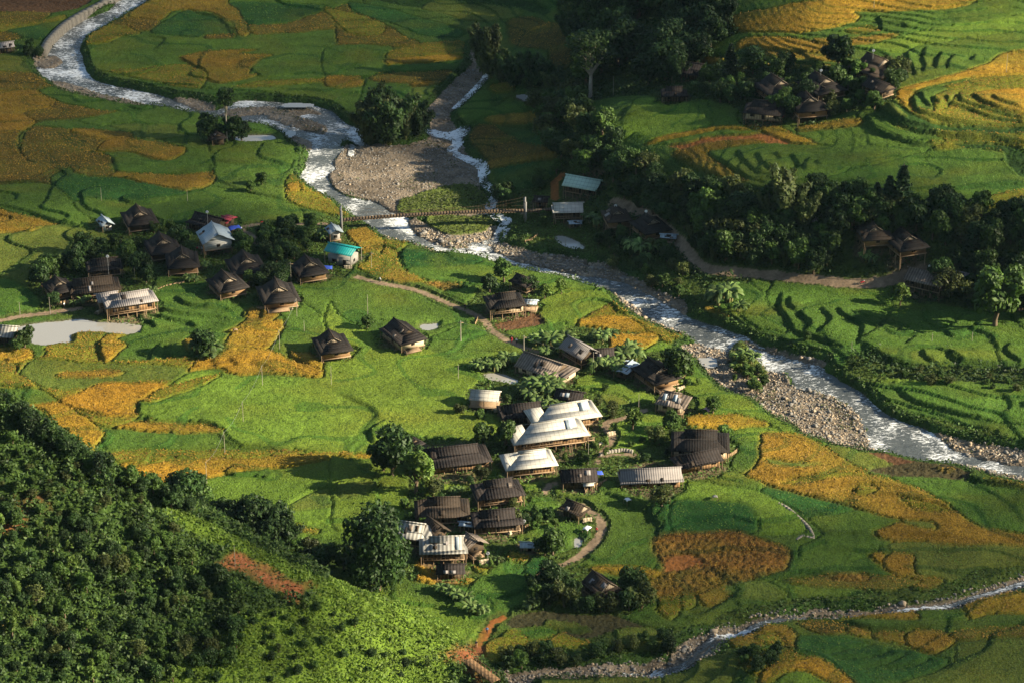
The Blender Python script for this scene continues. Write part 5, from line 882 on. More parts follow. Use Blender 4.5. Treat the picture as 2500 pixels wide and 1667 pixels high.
for poly, n, hr, ks, lb, g, sd in [
 ([(80,700),(110,640),(200,620),(260,620),(300,610),(390,610),(420,650),(380,700),(330,690),(290,700),(220,730),(120,760)], 38, (30,56), ['br','md','br'], 'dark garden tree among the roofs of the left hamlet', 'garden trees of the left hamlet', 11),
 ([(410,590),(470,600),(540,620),(560,700),(700,720),(720,620),(700,560),(660,560),(620,640),(560,590),(480,640),(440,670),(400,660)], 36, (28,52), ['md','br','br'], 'leafy tree between the thatched houses left of the teal roof', 'trees left of the teal roofed house', 12),
 ([(630,560),(780,545),(790,600),(720,640),(640,600)], 16, (24,44), ['md','br','md'], 'bushy tree between the dirt road and the bridge end', 'bushes between dirt road and bridge', 13),
 ([(250,545),(300,560),(420,575),(430,560),(350,560),(280,535)], 6, (22,34), ['br','md'], 'dark bush behind the northernmost thatched roofs', 'bushes behind the northern thatched roofs', 14),
 ([(1230,520),(1400,520),(1480,560),(1600,600),(1480,600),(1420,560),(1300,560)], 12, (22,36), ['md','br','ol'], 'shaded bush around the bridge hamlet pond', 'bushes around the bridge hamlet', 15),
 ([(1210,470),(1290,460),(1330,420),(1370,400),(1340,470),(1280,510),(1220,500)], 9, (25,40), ['br','md'], 'dark bush around the right bridge tower', 'bushes around the right bridge tower', 16),
 ([(1320,1440),(1385,1425),(1430,1440),(1560,1450),(1590,1490),(1480,1500),(1300,1485),(1300,1450)], 26, (38,68), ['br','md','br','ol','bm2'], 'dark grove tree around the hidden hut near the bottom', 'trees of the grove around the hidden hut', 17),
 ([(1180,1580),(1250,1600),(1400,1600),(1560,1570),(1620,1560),(1640,1590),(1500,1600),(1400,1625),(1250,1640)], 18, (26,44), ['br','md','ol'], 'dark bush on the bank above the bottom stream', 'bushes above the bottom stream', 18),
 ([(1150,930),(1260,930),(1280,980),(1210,1020),(1110,1030),(1090,1010),(1170,1000)], 8, (16,28), ['md','ol','lt'], 'low bright bush around the open white shed', 'bushes around the open white shed', 19),
 ([(1400,960),(1480,990),(1540,1040),(1510,1060),(1440,1040),(1390,1000)], 9, (18,30), ['ol','lt','md'], 'low shrub between the white roofs and footpath', 'shrubs between white roofs and footpath', 20),
 ([(1420,1080),(1490,1090),(1500,1110),(1440,1140),(1400,1110)], 6, (18,28), ['md','lt'], 'small green shrub beside the footpath bend', 'shrubs beside the footpath bend', 21),
 ([(1280,1260),(1350,1250),(1370,1290),(1300,1300),(1270,1290)], 6, (22,34), ['md','lt','br'], 'shrub left of the little dark hut by the path', 'shrubs left of the little dark hut', 22),
 ([(1175,1400),(1130,1330),(1180,1330),(1260,1350),(1200,1400)], 7, (14,24), ['ol','lt'], 'small garden shrub right of the patched pale roof', 'garden shrubs right of the patched roof', 23),
 ([(1560,860),(1700,900),(1720,960),(1640,950),(1600,860)], 6, (14,24), ['lt','md'], 'small bright bush by the riverside house', 'bushes by the riverside house', 24),
 ([(1780,890),(1830,880),(1870,930),(1850,960),(1790,930)], 9, (22,38), ['md','lt'], 'leafy bush on the fenced river islet', 'bushes on the river islet', 25),
 ([(960,1210),(1060,1190),(1180,1170),(1290,1210),(1300,1290),(1190,1300),(1130,1290),(1000,1290)], 16, (16,32), ['md','br','ol'], 'garden bush between the dark roofs of the lower hamlet', 'garden bushes between the lower dark roofs', 41),
 ([(1210,1090),(1160,1100),(1140,1160),(1250,1170),(1340,1150),(1400,1130),(1430,1090),(1400,1060)], 14, (14,30), ['md','ol','lt'], 'garden bush around the white roofed houses', 'garden bushes around the white roofs', 42),
 ([(1380,870),(1500,860),(1580,870),(1560,960),(1450,960),(1400,930)], 12, (16,32), ['md','lt','ol'], 'garden bush among the bananas and grey roofs', 'garden bushes among the bananas', 43),
 ([(1520,1080),(1660,1070),(1690,1150),(1640,1150),(1560,1130)], 9, (16,32), ['md','br'], 'garden bush left of the black roofed houses', 'garden bushes left of the black roofs', 44),
 ([(1880,1650),(1830,1640),(1790,1600),(1830,1590),(1900,1600),(1890,1640)], 8, (26,40), ['br','md'], 'dark bush in the hollow of the bottom knoll', 'bushes on the bottom knoll', 26),
 ([(10,110),(90,110),(100,135),(20,140)], 6, (22,34), ['br'], 'very dark bush by the wall at the upper left edge', 'bushes at the upper left edge', 27),
 ([(1880,760),(2150,870),(2300,900),(2500,920),(2500,960),(2250,945),(2050,905)], 12, (14,26), ['md','ol'], 'hedge bush on the bank below the bright right paddies', 'hedge bushes below the right paddies', 28)]:
    wood(poly, n, sd, ks, hr, lb, g, 2.6)
# trees along the crest and on the slope of the near hill
for px, py, h in [(20,1010,62),(75,1060,58),(118,1070,62),(8,990,40),(245,1165,72),(270,1180,40)]:
    veg('pn1', px, py+8, h, 'dark pine on the crest of the near hill', 'pines on the crest of the near hill')
cr = np.array(CREST, float)
for k in range(46):
    x = 8+k*24+random.uniform(-8,8)
    if x > 1130: break
    y = np.interp(x, cr[:,0], cr[:,1]); hh = random.uniform(30,58) if x < 430 or 640 < x else random.uniform(24,44)
    if 480 < x: continue
    veg(random.choice(['br','md','br']), x, y+random.uniform(6,30), hh, ('taller' if hh > 42 else 'shorter')+' dark tree growing along the '+('upper left' if x < 160 else 'middle' if x < 320 else 'lower right')+' crest of the near hill', 'trees along the crest of the near hill')
for px, py, h, k in [(590,1300,100,'bm2'),(630,1310,95,'br'),(665,1320,112,'bm2'),(700,1335,90,'bm2'),(680,1345,80,'br'),(560,1290,70,'br'),(445,1235,78,'br'),(470,1245,92,'br'),(500,1255,60,'md'),(760,1370,55,'ol'),(800,1380,60,'md'),(840,1390,62,'md'),(870,1400,66,'ol'),(730,1360,50,'md'),(780,1400,60,'br'),(880,1420,60,'md'),(530,1275,60,'md')]:
    veg(k, px, py, h, ('tall' if h > 80 else 'low')+' '+dict(bm='drooping bamboo like', br='dark round', md='green leafy', ol='olive bushy')[k[:2]]+' tree behind the crest of the near hill '+('left' if px < 520 else 'centre' if px < 720 else 'right'), 'trees behind the crest of the near hill', Hv)
    continue
    veg(k, px, py, h, 'x', 'trees behind the crest of the near hill', Hv)
wood([(0,1250),(200,1290),(420,1330),(560,1420),(640,1490),(560,1667),(0,1667)], 150, 31, ['br','md','md','br','ol','lt','bm2'], (14,50), 'leafy young tree on the face of the near hill', 'trees on the face of the near hill', 2.5)
wood([(0,1060),(150,1130),(350,1230),(480,1330),(300,1300),(0,1240)], 34, 32, ['md','ol'], (14,30), 'bushy sapling on the upper face of the near hill', 'saplings on the upper face of the near hill', 2.5)
# ground cover: shrubs, grass tufts and weeds too many to count
def cover(name, mask, dens, size, lift, leafm, seed, label, cat, clump=.8, elong=1.6):
    rng = np.random.default_rng(seed); ii, jj = np.nonzero(mask & VIS); n = int(len(ii)*GS*GS*dens); k = rng.integers(0, len(ii), n)
    x = gx[ii[k]]+rng.random(n)*GS; y = gy[jj[k]]+rng.random(n)*GS; h = np.clip(.35+fbm(N1, x/1.7, y/1.7, 2)*clump*1.6+clump*N2(x/5, y/5), .03, 2)
    z = Z[ii[k], jj[k]]+lift*h*rng.random(n)**.6; nrm = rng.normal(size=(n,3))*(.25 if 'rice' in name else .7)+np.array([.25,-.2,.8])
    V, F = leaf_quads(np.stack([x, y, z], 1), nrm, size, rng, elong); o = obj(name, new_mesh(name, V, F, mats=[leafm])); tag(o, label, cat, kind='stuff'); return o
gr2 = GRM > .4; ba2 = BARM > .45
cover('undergrowth', HILL & ~gr2 & ~ba2, 11, .50, 2.6, ML['hill'], 1, 'dense green undergrowth covering the near hill', 'undergrowth', 1.1)
cover('undergrowth', HILL & ba2, 3.5, .36, .7, ML['olive'], 2, 'sparse weeds on the red bare earth of the near hill', 'undergrowth', .7)
cover('grass', HILL & gr2 & ~ba2, 11, .36, 1.0, ML['grass'], 3, 'bright green grass and weeds on the near hill', 'grass', .8, 2.2)
scr = (CLS == 0) & ~HILL & (ID >= 900)
cover('undergrowth', scr & (HV0 > 3.2), 5, .50, 2.2, ML['dark'], 4, 'dark scrub on the shaded banks', 'undergrowth', 1.0)
cover('undergrowth', scr & (HV0 <= 3.2), 3.2, .36, 1.0, ML['mid'], 5, 'weeds and garden plants between the houses', 'undergrowth', .9)
cover('undergrowth', nearb & (CLS == 0), 5, .40, 1.1, ML['mid'], 6, 'green weeds along the river banks', 'undergrowth', .9)
cover('grass', ISL, 4, .34, .7, ML['olive'], 7, 'tufted olive grass on the river bars', 'grass', .8, 2.)
cover('rice_tufts', (CLS == 2) & (CR2 > 0), 3.0, .24, .30, ML['ripe'], 8, 'loose ears and tufts of the ripe rice', 'rice', .5, 2.2)
cover('rice_tufts', (CLS == 1) & (CR2 > 0), 2.2, .20, .22, ML['rice'], 9, 'blades of the green rice standing above the paddies', 'rice', .5, 2.2)

wood([(700,1450),(900,1500),(1040,1560),(1080,1640),(1000,1667),(620,1667),(560,1600),(620,1500)], 44, 33, ['md','lt','md','br'], (9,26), 'shrub in the bright grass of the near slope', 'shrubs in the bright grass of the near slope', 2.2)

cover('weeds', GRAV & ~ISL & ~HILL & (fbm(N2, X/9+3, Y/7, 3) > .22), 2.2, .30, .5, ML['olive'], 12, 'patches of weeds growing on the gravel bars', 'weeds', .8, 1.8)
dwm = [new_mesh('driftwood', *tubes([([(-1.2,0,0),(-.2,.15,.12),(.8,-.05,.05),(1.5,.2,.25)], [.10,.12,.08,.03]), ([(.2,.05,.1),(.6,.6,.3)], [.05,.02])]), mats=[M_barkp])]
_i, _j = np.nonzero(GRAV & VIS & ~HILL & (PYY > 500)); 
for _k, _w in zip(np.random.default_rng(77).integers(0, len(_i), 12), ['nearest the river edge','half buried in cobbles','lying among tan stones','with a short side branch','bleached pale','beside large stones','on open gravel','pointing to the water','in a hollow of the bar','at the edge of weeds','on the upper gravel','resting on grey stones']):
    tag(obj('driftwood', dwm[0], None, (gx[_i[_k]], gy[_j[_k]], Z[_i[_k],_j[_k]]+.1), _k % 6), 'pale driftwood log on the gravel bar', 'driftwood', 'driftwood on the gravel bars')
# ---------------------------------------------------------------- houses
def cube(x0, x1, y0, y1, z0, z1):
    V = np.array([(x0,y0,z0),(x1,y0,z0),(x1,y1,z0),(x0,y1,z0),(x0,y0,z1),(x1,y0,z1),(x1,y1,z1),(x0,y1,z1)], float)
    return V, np.array([(0,3,2,1),(4,5,6,7),(0,1,5,4),(1,2,6,5),(2,3,7,6),(3,0,4,7)])
def joinm(L):
    V = []; F = []; o = 0
    for v, f in L: V.append(v); F.append(np.asarray(f)+o); o += len(v)
    return np.vstack(V), np.vstack(F)
def part(name, parent, L, m, label=None):
    V, F = joinm(L); o = obj(name, new_mesh(name, V, F, mats=[m]), parent)
    if label: o['label'] = label
    return o
def solid(o, t):
    md = o.modifiers.new('thickness', 'SOLIDIFY'); md.thickness = t; md.offset = -1; return o
KHIP = 1.22
def roof_sheets(L, W, H, z0, ta, tb, curve=1.1, over=.14, zsag=.12, a=0):
    """hip-and-gable roof: ta / tb = how far up the hip climbs at the -x / +x end (0 gable, 1 full hip)"""
    n = 5; us = sorted(set(list(np.linspace(0, 1, n))+[ta, tb])); k = KHIP
    def ex(u, t):
        s = t*W/2*k
        return L/2-(s*u/t if (t > 0 and u <= t) else (s-over if t > 0 else -0.0))
    def zz(u): return z0+H*u**curve
    main = []; V = []; F = []
    for sgn in (-1, 1):
        prev = None
        for u in us:
            y = sgn*W/2*(1-u)
            for st in ((0,) if prev is None else (1,)):
                pass
            segs = [(ex(u, ta), ex(u, tb))]
            if prev is not None:
                u0 = prev; um = (u0+u)/2
                a0, b0, a1, b1 = ex(u0 if ta == 0 or um < ta else ta+1e-6 if u0 <= ta else u0, ta), ex(u0 if tb == 0 or um < tb else tb+1e-6 if u0 <= tb else u0, tb), ex(u, ta) if um < ta or ta == 0 or u > ta else ex(u, ta), ex(u, tb)
                y0 = sgn*W/2*(1-u0); i = len(V); V += [(-a0, y0, zz(u0)), (b0, y0, zz(u0)), (b1, y, zz(u)), (-a1, y, zz(u))]; F.append((i, i+1, i+2, i+3) if sgn < 0 else (i+1, i, i+3, i+2))
            prev = u
    for e, t in ((-1, ta), (1, tb)):
        if t <= 0: continue
        m = 4; q = np.linspace(0, t, m)
        for c in range(m-1):
            u0, u1 = q[c], q[c+1]; i = len(V); s = t*W/2*k; x0 = e*(L/2-s*u0/t); x1 = e*(L/2-s*u1/t)
            V += [(x0, -W/2*(1-u0), zz(u0)), (x0, W/2*(1-u0), zz(u0)), (x1, W/2*(1-u1), zz(u1)), (x1, -W/2*(1-u1), zz(u1))]; F.append((i, i+1, i+2, i+3) if e > 0 else (i+1, i, i+3, i+2))
    gab = []
    for e, t in ((-1, ta), (1, tb)):
        s = t*W/2*k; x = e*(L/2-s+(.02 if t > 0 else -.9)); w_ = W/2*(1-t)*(.93 if t > 0 else .84)
        if t < .98: gab.append((np.array([(x, -w_, zz(t)-.05+(0 if t > 0 else .0)), (x, w_, zz(t)-.05), (x, w_*.04, z0+H-.18), (x, -w_*.04, z0+H-.18)]), np.array([(0,1,2,3)]) if e > 0 else np.array([(1,0,3,2)])))
    V = np.array(V); q, inv = np.unique(np.round(V, 3), axis=0, return_inverse=True); inv = inv.ravel(); F = inv[np.array(F)]
    F = F[[len(set(f)) == 4 for f in F.tolist()]]; return q, F, gab
HF = .76
def house(px, py, L, W, yaw, label, roof='thatch', ta=.5, tb=.5, H=None, wall=None, wh=2.1, stilt=1.15, name='stilt_house', cat='house', open_=False, group=None, panels=(), side=True, low=.95, gm=None, deck=False, lift=0):
    L, W = L*.96, W*.94
    p = ground(px, py); s = 1.0; H = (H or W*.40)*HF; rz = R(yaw); rot = np.array([[math.cos(rz), -math.sin(rz)], [math.sin(rz), math.cos(rz)]])
    o = empty(name, tuple(p), rz); tag(o, label, cat, group); wall = wall or M_wood
    ov = .85 if not open_ else .3; z0 = stilt+wh-.25+lift; V, F, gab = roof_sheets(L, W, H, z0, ta, tb, 1.12 if 'th' in roof else 1.0)
    V = V+np.random.default_rng(int(px*7+py)).normal(size=V.shape)*np.array([.05,.05,.06])
    r = solid(obj('roof', new_mesh('roof', V, F, mats=[MR[roof]]), o), .22 if 'th' in roof else .07)
    if 'th' in roof:
        for e, t in ((-1, ta), (1, tb)):
            if 0 < t < .98 and e > 0 and abs(yaw) > 40:
                xv = e*(L/2-t*W/2*KHIP+.17); part('verge', r, [cyl((xv, q*W/2*(1-t), z0+H*t**1.12+.03), (xv, 0, z0+H+.1), .08, .07) for q in (-1, 1)], M_thedge)
    rid = L/2-ta*W/2*KHIP+(.4 if ta < .98 else 0), L/2-tb*W/2*KHIP+.4
    rc, rf = cube(-rid[0], rid[1], -.16, .16, z0+H-.06, z0+H+.12); part('ridge_cap', r, [(rc, rf)], MR['thatchb'] if 'th' in roof else MR[roof])
    rg = random.Random(int(px*13+py))
    if roof in ('tile','grey','mixed','thatchb','whites','blue'):
        for _q in range(rg.choice((1, 2, 3))):      # patched sheets, each a little off the others
            a_ = rg.uniform(-.32, .2)*L; c_ = rg.choice((.08, .3, .5)); b_ = a_+rg.uniform(.5, 1.4); d_ = c_+rg.uniform(.2, .38); zf = lambda u: z0+H*u**1.03+.07+.012*_q
            vv = np.array([(a_, -W/2*(1-c_), zf(c_)), (b_, -W/2*(1-c_), zf(c_)), (b_, -W/2*(1-d_), zf(d_)), (a_, -W/2*(1-d_), zf(d_))]); solid(obj('roof_patch', new_mesh('roof_patch', vv, np.array([(0,1,2,3)]), mats=[MR[rg.choice(('grey','mixed','tile','thatchb'))]]), r), .02)
    for a_, b_, c_, d_ in panels:      # lighter sheets let into the slope: x from, x to, u from, u to (front slope)
        zf = lambda u: z0+H*u+.09
        vv = np.array([(a_, -W/2*(1-c_), zf(c_)), (b_, -W/2*(1-c_), zf(c_)), (b_, -W/2*(1-d_), zf(d_)), (a_, -W/2*(1-d_), zf(d_))]); solid(obj('roof_panel', new_mesh('roof_panel', vv, np.array([(0,1,2,3)]), mats=[MR['blue']]), r), .02)
    if gab and not open_ and not lift:
        for g in gab: solid(obj('gable', new_mesh('gable', g[0], g[1], mats=[gm or (M_thedge if 'th' in roof else M_woodd)]), o), .06)
    x, y = L/2-ov, W/2-ov
    if not open_:
        w_ = part('wall', o, [cube(-x, x, -y, y, stilt, stilt+wh)], wall)
        nw = max(1, int(L/3.2))
        for k in range(nw):
            xc = -x+(k+.5)*2*x/nw
            if k == nw//2: dr = part('door', o, [cube(xc-.4, xc+.4, -y-.06, -y+.02, stilt+.02, stilt+1.75)], M_hole); part('frame', dr, [cube(xc-.5, xc-.4, -y-.1, -y, stilt, stilt+1.85), cube(xc+.4, xc+.5, -y-.1, -y, stilt, stilt+1.85)], M_post)
            else: wn = part('window', o, [cube(xc-.42, xc+.42, -y-.05, -y+.02, stilt+.7, stilt+1.5)], M_hole); part('shutter', wn, [cube(xc+.46, xc+.85, -y-.09, -y-.01, stilt+.68, stilt+1.52)], M_woodd)
        for e in (-1, 1): part('window', o, [cube(min(e*x, e*(x+.05)), max(e*x, e*(x+.05)), -.5, .5, stilt+.7, stilt+1.5)], M_hole)
    if stilt > .6 or open_:
        part('floor', o, [cube(-x-.25, x+.25, -y-.25, y+.25, stilt-.16, stilt-.01)] if not open_ or stilt > .6 else [cube(-x, x, -y, y, .02, .12)], M_post)
    nx = max(2, int(L/2.6)+1); top = stilt if not open_ else z0+.2
    for k in range(nx):
        xx = -x+.05+k*(2*x-.1)/(nx-1)
        for yy in (-y+.05, y-.05): part('post', o, [cyl((xx, yy, -1.6), (xx, yy, top), .11, .10)], M_post)
    if not open_:
        for xx in (-x-.5, x+.5): part('post', o, [cyl((xx, -y-.5, -1.6), (xx, -y-.5, z0+.1), .08, .07)], M_post)
    if stilt > 1 and not open_:
        xc = x*.55; part('ladder', o, [cyl((xc-.3, -y-1.3, -.2), (xc-.3, -y-.2, stilt), .05, .05), cyl((xc+.3, -y-1.3, -.2), (xc+.3, -y-.2, stilt), .05, .05)]+[cyl((xc-.3, -y-1.3+1.1*q, -.2+(stilt+.2)*q), (xc+.3, -y-1.3+1.1*q, -.2+(stilt+.2)*q), .04, .04) for q in (.2,.4,.6,.8)], M_post)
        part('railing', o, [cube(-x, x*.3, -y-.32, -y-.25, stilt+.55, stilt+.65)]+[cube(-x+q*(x*1.3)/6-.03, -x+q*(x*1.3)/6+.03, -y-.31, -y-.26, stilt-.02, stilt+.6) for q in range(7)], M_post)
    if deck: part('veranda', o, [cube(x, x+2.2, -y, y*.4, stilt-.15, stilt), cyl((x+2.1, -y+.1, -1.5), (x+2.1, -y+.1, stilt+.7), .08, .08), cyl((x+2.1, y*.35, -1.5), (x+2.1, y*.35, stilt+.7), .08, .08), cube(x, x+2.2, -y, -y+.07, stilt+.6, stilt+.7)], M_post)
    return o
TH = dict(ta=.0, tb=.55)   # thatched house seen from its gable end: hip at the front end (+x)
def thatch(px, py, W, L, label, yaw=-70, **k):
    L = max(L, W*1.12); a = dict(roof='thatch', ta=.30, tb=.58, H=W*.37); a.update(k); return house(px, py, L, W, yaw, label, **a)
# left hamlet
house(258,560, 5.5,4.2,-62,'small white roofed shed with a blue tarp wall north of the left hamlet',roof='blue',ta=0,tb=0,wall=M_whitew,stilt=.2,name='shed',cat='shed')
thatch(342,556, 9.5,9,'big dark thatched house at the northern edge of the left hamlet', wall=M_woodd)
house(508,560, 11,7.5,-30,'dark roofed house with a red end panel and white dish above it',roof='tile',ta=.3,tb=.0,wall=M_woodd,stilt=.4,name='house')
house(556,552, 3.6,5.6,-30,'red sheet roofed lean-to joined to the dark roof near the dirt road',roof='red',ta=0,tb=0,H=.8,stilt=.2,wall=M_woodd,name='shed',cat='shed')
house(528,613, 9.0,9.6,-72,'two storey white walled house with pale blue and white sheet roof',roof='blue',ta=0,tb=0,H=3.2,wall=M_whitew,wh=2.6,stilt=2.0,gm=M_whitew,name='house')
thatch(398,625, 9.5,10,'dark thatched house just right of the round trees in the left hamlet', wall=M_woodd)
thatch(447,660, 9.5,8.5,'thatched house with a white dish before its hip roof in the left hamlet', yaw=-80)
house(255,672, 10,7,14,'long dark roof behind the left hamlet trees with a dish at its right end',roof='thatch',ta=.4,tb=.3,wall=M_woodd)
house(232,722, 14,8.5,14,'long brown thatched house behind the palm garden',roof='thatchb',ta=.3,tb=.45,wall=M_woodd)
thatch(146,725, 7.5,7.5,'small dark thatched house at the left end of the hamlet', yaw=-60)
house(318,765, 14.5,7.2,20,'plank walled long house on a stone base beside the pond',roof='grey',ta=.55,tb=.5,wall=M_wood,wh=2.6,stilt=1.7,H=2.8)
house(262,752, 6.,6.5,20,'low grey roofed wing left of the plank walled long house',roof='grey',ta=.0,tb=0,wall=M_woodd,wh=2.2,stilt=1.2,H=1.6,name='shed',cat='shed')
thatch(602,672, 10,9,'dark thatched house with a pale square window in its hip left of the big tree')
thatch(556,718, 9,10.5,'dark thatched house with a white curved gable edge beside the terraces', yaw=-62)
thatch(680,742, 10.5,10.5,'thatched house with lit plank front above the golden rice', yaw=-74, deck=True)
thatch(755,680, 9,8.5,'thatched house left of the blue tarp below the teal roof', yaw=-68)
o = house(838,640, 8.8,6.8,-25,'unfinished grey block house under a sloping teal sheet roof',roof='teal',ta=0,tb=0,wall=M_block,wh=2.4,stilt=.1,H=1.5,lift=1.5,name='house')
for q in ((-4,-3.),(4,-3.),(0,-3.),(4,3.),(-4,3.)): part('steel_post', o, [cyl((q[0],q[1],0),(q[0],q[1],3.9),.08,.08)], M_pole)
house(816,588, 5.,4.4,-70,'little white roofed shop hut at the left end of the suspension bridge',roof='blue',ta=0,tb=0,wall=M_block,wh=2.6,stilt=.8,H=1.4,name='hut',cat='hut',gm=M_hole)
house(16,832, 7,6.5,-8,'pale sheet roofed house cut by the left edge beside the pond',roof='whites',ta=.2,tb=.0,wall=M_woodd,stilt=.6)
house(530,350, 6.5,5.,-70,'small dark hut under the tall tree by the square pond',roof='tile',ta=0,tb=.4,wall=M_woodd,stilt=.6,name='hut',cat='hut')
house(15,128, 5.5,4.5,20,'dim grey roofed hut at the upper left edge by the river wall',roof='grey',ta=0,tb=0,wall=M_woodd,stilt=.3,name='hut',cat='hut')
# middle
thatch(812,866, 9.2,9.2,'square dark thatched house standing alone in the bright green rice', yaw=-72)
thatch(985,840, 8.5,12,'dark roofed house with a wooden veranda beside the white pond', yaw=-58, roof='tile', ta=.2, deck=True, wall=M_woodp)
house(1232,766, 10.5,8.5,14,'dark hipped house on posts at the bend of the village path',roof='thatch',ta=.6,tb=.5,wall=M_woodp,stilt=1.8,deck=True)
house(1278,712, 7,5.5,-40,'small dark roof behind the hipped house at the path bend',roof='thatch',ta=.3,tb=.4,wall=M_woodd,name='hut',cat='hut')
house(1294,760, 4.2,3.4,-10,'little white roofed open shelter beside the house at the path bend',roof='blue',ta=0,tb=0,H=.7,stilt=.8,open_=True,name='shelter',cat='shelter')
house(1415,880, 9.5,7.,-52,'grey sheet roofed house among the bananas with a white roof edge',roof='grey',ta=0,tb=0,wall=M_woodd,H=2.8)
house(1466,885, 7,5,6,'low dark sheet roof adjoining the grey roofed house',roof='tile',ta=.1,tb=.0,wall=M_woodp,H=1.7,stilt=.8,name='shed',cat='shed')
house(1335,915, 15,9.,-36,'broad low brown sheet roof above the banana grove',roof='mixed',ta=.0,tb=.45,wall=M_woodp,H=3.2,stilt=.3,name='house')
thatch(1602,935, 9.,11.5,'tall thatched house with a pale curved gable next to the river bank', yaw=-60, deck=True)
house(1528,915, 7.,4.6,-120,'pale blue lean-to roof left of the tall thatched riverside house',roof='blue',ta=0,tb=0,H=.6,stilt=.3,wall=M_woodd,name='shed',cat='shed')
house(1643,1002, 8.,7.2,-20,'square dark roofed house with light roof strips above the small paddy',roof='mixed',ta=.4,tb=.5,wall=M_woodp,H=3.0,stilt=1.0,panels=((-2.2,-1.3,.35,.8),(.4,1.3,.4,.85)))
house(1185,990, 7.5,6.,-8,'open timber shelter with cream sheet roof at the field edge',roof='white',ta=0,tb=0,H=1.8,stilt=1.0,open_=True,name='shelter',cat='shelter')
house(1268,1020, 10.5,7.5,12,'brown sheet roof left of the white roofed houses',roof='tile',ta=.3,tb=.0,wall=M_woodd,H=2.5,stilt=.2,name='house')
house(1392,985, 7.5,5.5,-18,'dark roof with one light sheet half hidden behind the bananas',roof='tile',ta=0,tb=0,wall=M_woodd,H=2.,stilt=.3,panels=((-1.,.1,.3,.7),),name='shed',cat='shed')
house(1374,1042, 18,9.2,17,'rear one of the two white roofed long stilt houses',roof='white',ta=1,tb=.5,H=3.6,wall=M_wood,stilt=1.9,panels=((3.6,5.2,.45,.92),))
house(1335,1087, 19.5,9.6,15,'front white roofed long stilt house with laundry under its floor',roof='white',ta=1,tb=.5,H=3.7,wall=M_wood,stilt=2.0,panels=((4.,5.6,.45,.92),),deck=True)
house(1290,1148, 13,8.4,13,'short white hipped roof house below the two long white roofs',roof='white',ta=.85,tb=.5,H=3.3,wall=M_wood,stilt=.9)
house(1104,1136, 18.5,9.6,13,'very long dark brown roofed house left of the white roofs',roof='tile',ta=.45,tb=.55,H=3.8,wall=M_wood,wh=1.9,stilt=.6)
house(1008,1100, 5,4.5,-50,'small dark hip roof poking out left of the long dark brown roof',roof='tile',ta=.3,tb=.5,wall=M_woodd,stilt=.4,name='hut',cat='hut')
house(1708,1105, 14.5,10,-3,'large black roofed house beside the gold field near the river',roof='thatch',ta=.6,tb=.55,H=4.2,wall=M_woodp,stilt=1.2)
house(1700,1140, 12.,6.5,22,'long black lower roof in front of the large black roofed house',roof='tile',ta=.4,tb=.1,H=2.4,wall=M_wood,stilt=.5,wh=1.9,name='house')
house(1588,1180, 15.5,6.4,5,'long narrow grey sheet roofed barn beside the fence',roof='grey',ta=.1,tb=.15,H=2.9,wall=M_wood,stilt=.1,wh=2.1,name='barn',cat='barn')
house(1412,1184, 8.8,6.4,6,'black sheet roofed house with a small white annex and blue tarp',roof='tile',ta=.1,tb=.0,H=2.5,wall=M_woodd,stilt=.6)
house(1436,1197, 2.6,2.,6,'tiny white roofed annex at the front of the black sheet roofed house',roof='white',ta=0,tb=0,H=.4,wall=M_woodp,stilt=.2,wh=1.9,name='hut',cat='hut')
house(1215,1224, 12,8.,14,'dark brown hipped roof house with an open lit ground floor',roof='tile',ta=.6,tb=.55,H=3.7,wall=M_wood,stilt=1.2)
house(1080,1266, 13,8.6,4,'brown ribbed hip roof house above the lower hamlet fence',roof='thatchb',ta=.6,tb=.5,H=3.9,wall=M_woodd,stilt=.9)
house(1212,1290, 12,7.6,9,'dark roof half hidden by small trees with a low tin annex',roof='tile',ta=.5,tb=.4,H=3.1,wall=M_woodd,stilt=.8)
house(1140,1296, 3.6,2.6,-10,'small tin roofed annex at the left corner of the tree hidden roof',roof='blue',ta=0,tb=0,H=.5,stilt=.1,wall=M_woodd,name='shed',cat='shed')
house(1402,1262, 6.2,4.8,-38,'little dark hut with firewood at the head of the footpath',roof='thatchb',ta=.3,tb=.1,H=2.2,wall=M_woodd,stilt=.6,name='hut',cat='hut')
house(1008,1322, 9.5,7.,-14,'pale ribbed roof partly covered by the giant tree',roof='whites',ta=.4,tb=.45,H=3.2,wall=M_woodd,stilt=.8)
house(1062,1312, 6.,5.,-55,'brown gable roof between two pale roofs of the lower hamlet',roof='thatchb',ta=0,tb=0,H=2.4,wall=M_woodd,stilt=.6,name='hut',cat='hut')
house(1082,1362, 11,7.2,3,'pale ribbed hip roofed house with dark patch in the lower hamlet',roof='whites',ta=.6,tb=.2,H=3.3,wall=M_woodd,stilt=1.3,panels=((2.7,3.5,.2,.95),))
house(1153,1352, 4.6,6.4,-55,'patched pale and brown gable roof at the right end of the lower hamlet',roof='mixed',ta=0,tb=0,H=2.2,wall=M_woodd,stilt=1.,deck=True)
house(1100,1405, 6.6,4.4,1,'plain brown corrugated shed standing in the golden rice',roof='tile',ta=0,tb=0,H=1.8,wall=M_woodd,stilt=.05,wh=1.8,name='shed',cat='shed')
house(1294,1342, 4.6,3.,-6,'small white corrugated roofed shed beside a round tree',roof='blue',ta=0,tb=0,H=.9,wall=M_woodp,stilt=.1,wh=1.5,name='shed',cat='shed')
house(1468,1455, 8,6.5,-55,'brown roofed hut buried in the grove near the bottom',roof='thatchb',ta=.1,tb=.3,H=3.,wall=M_woodd,stilt=.8,name='hut',cat='hut')
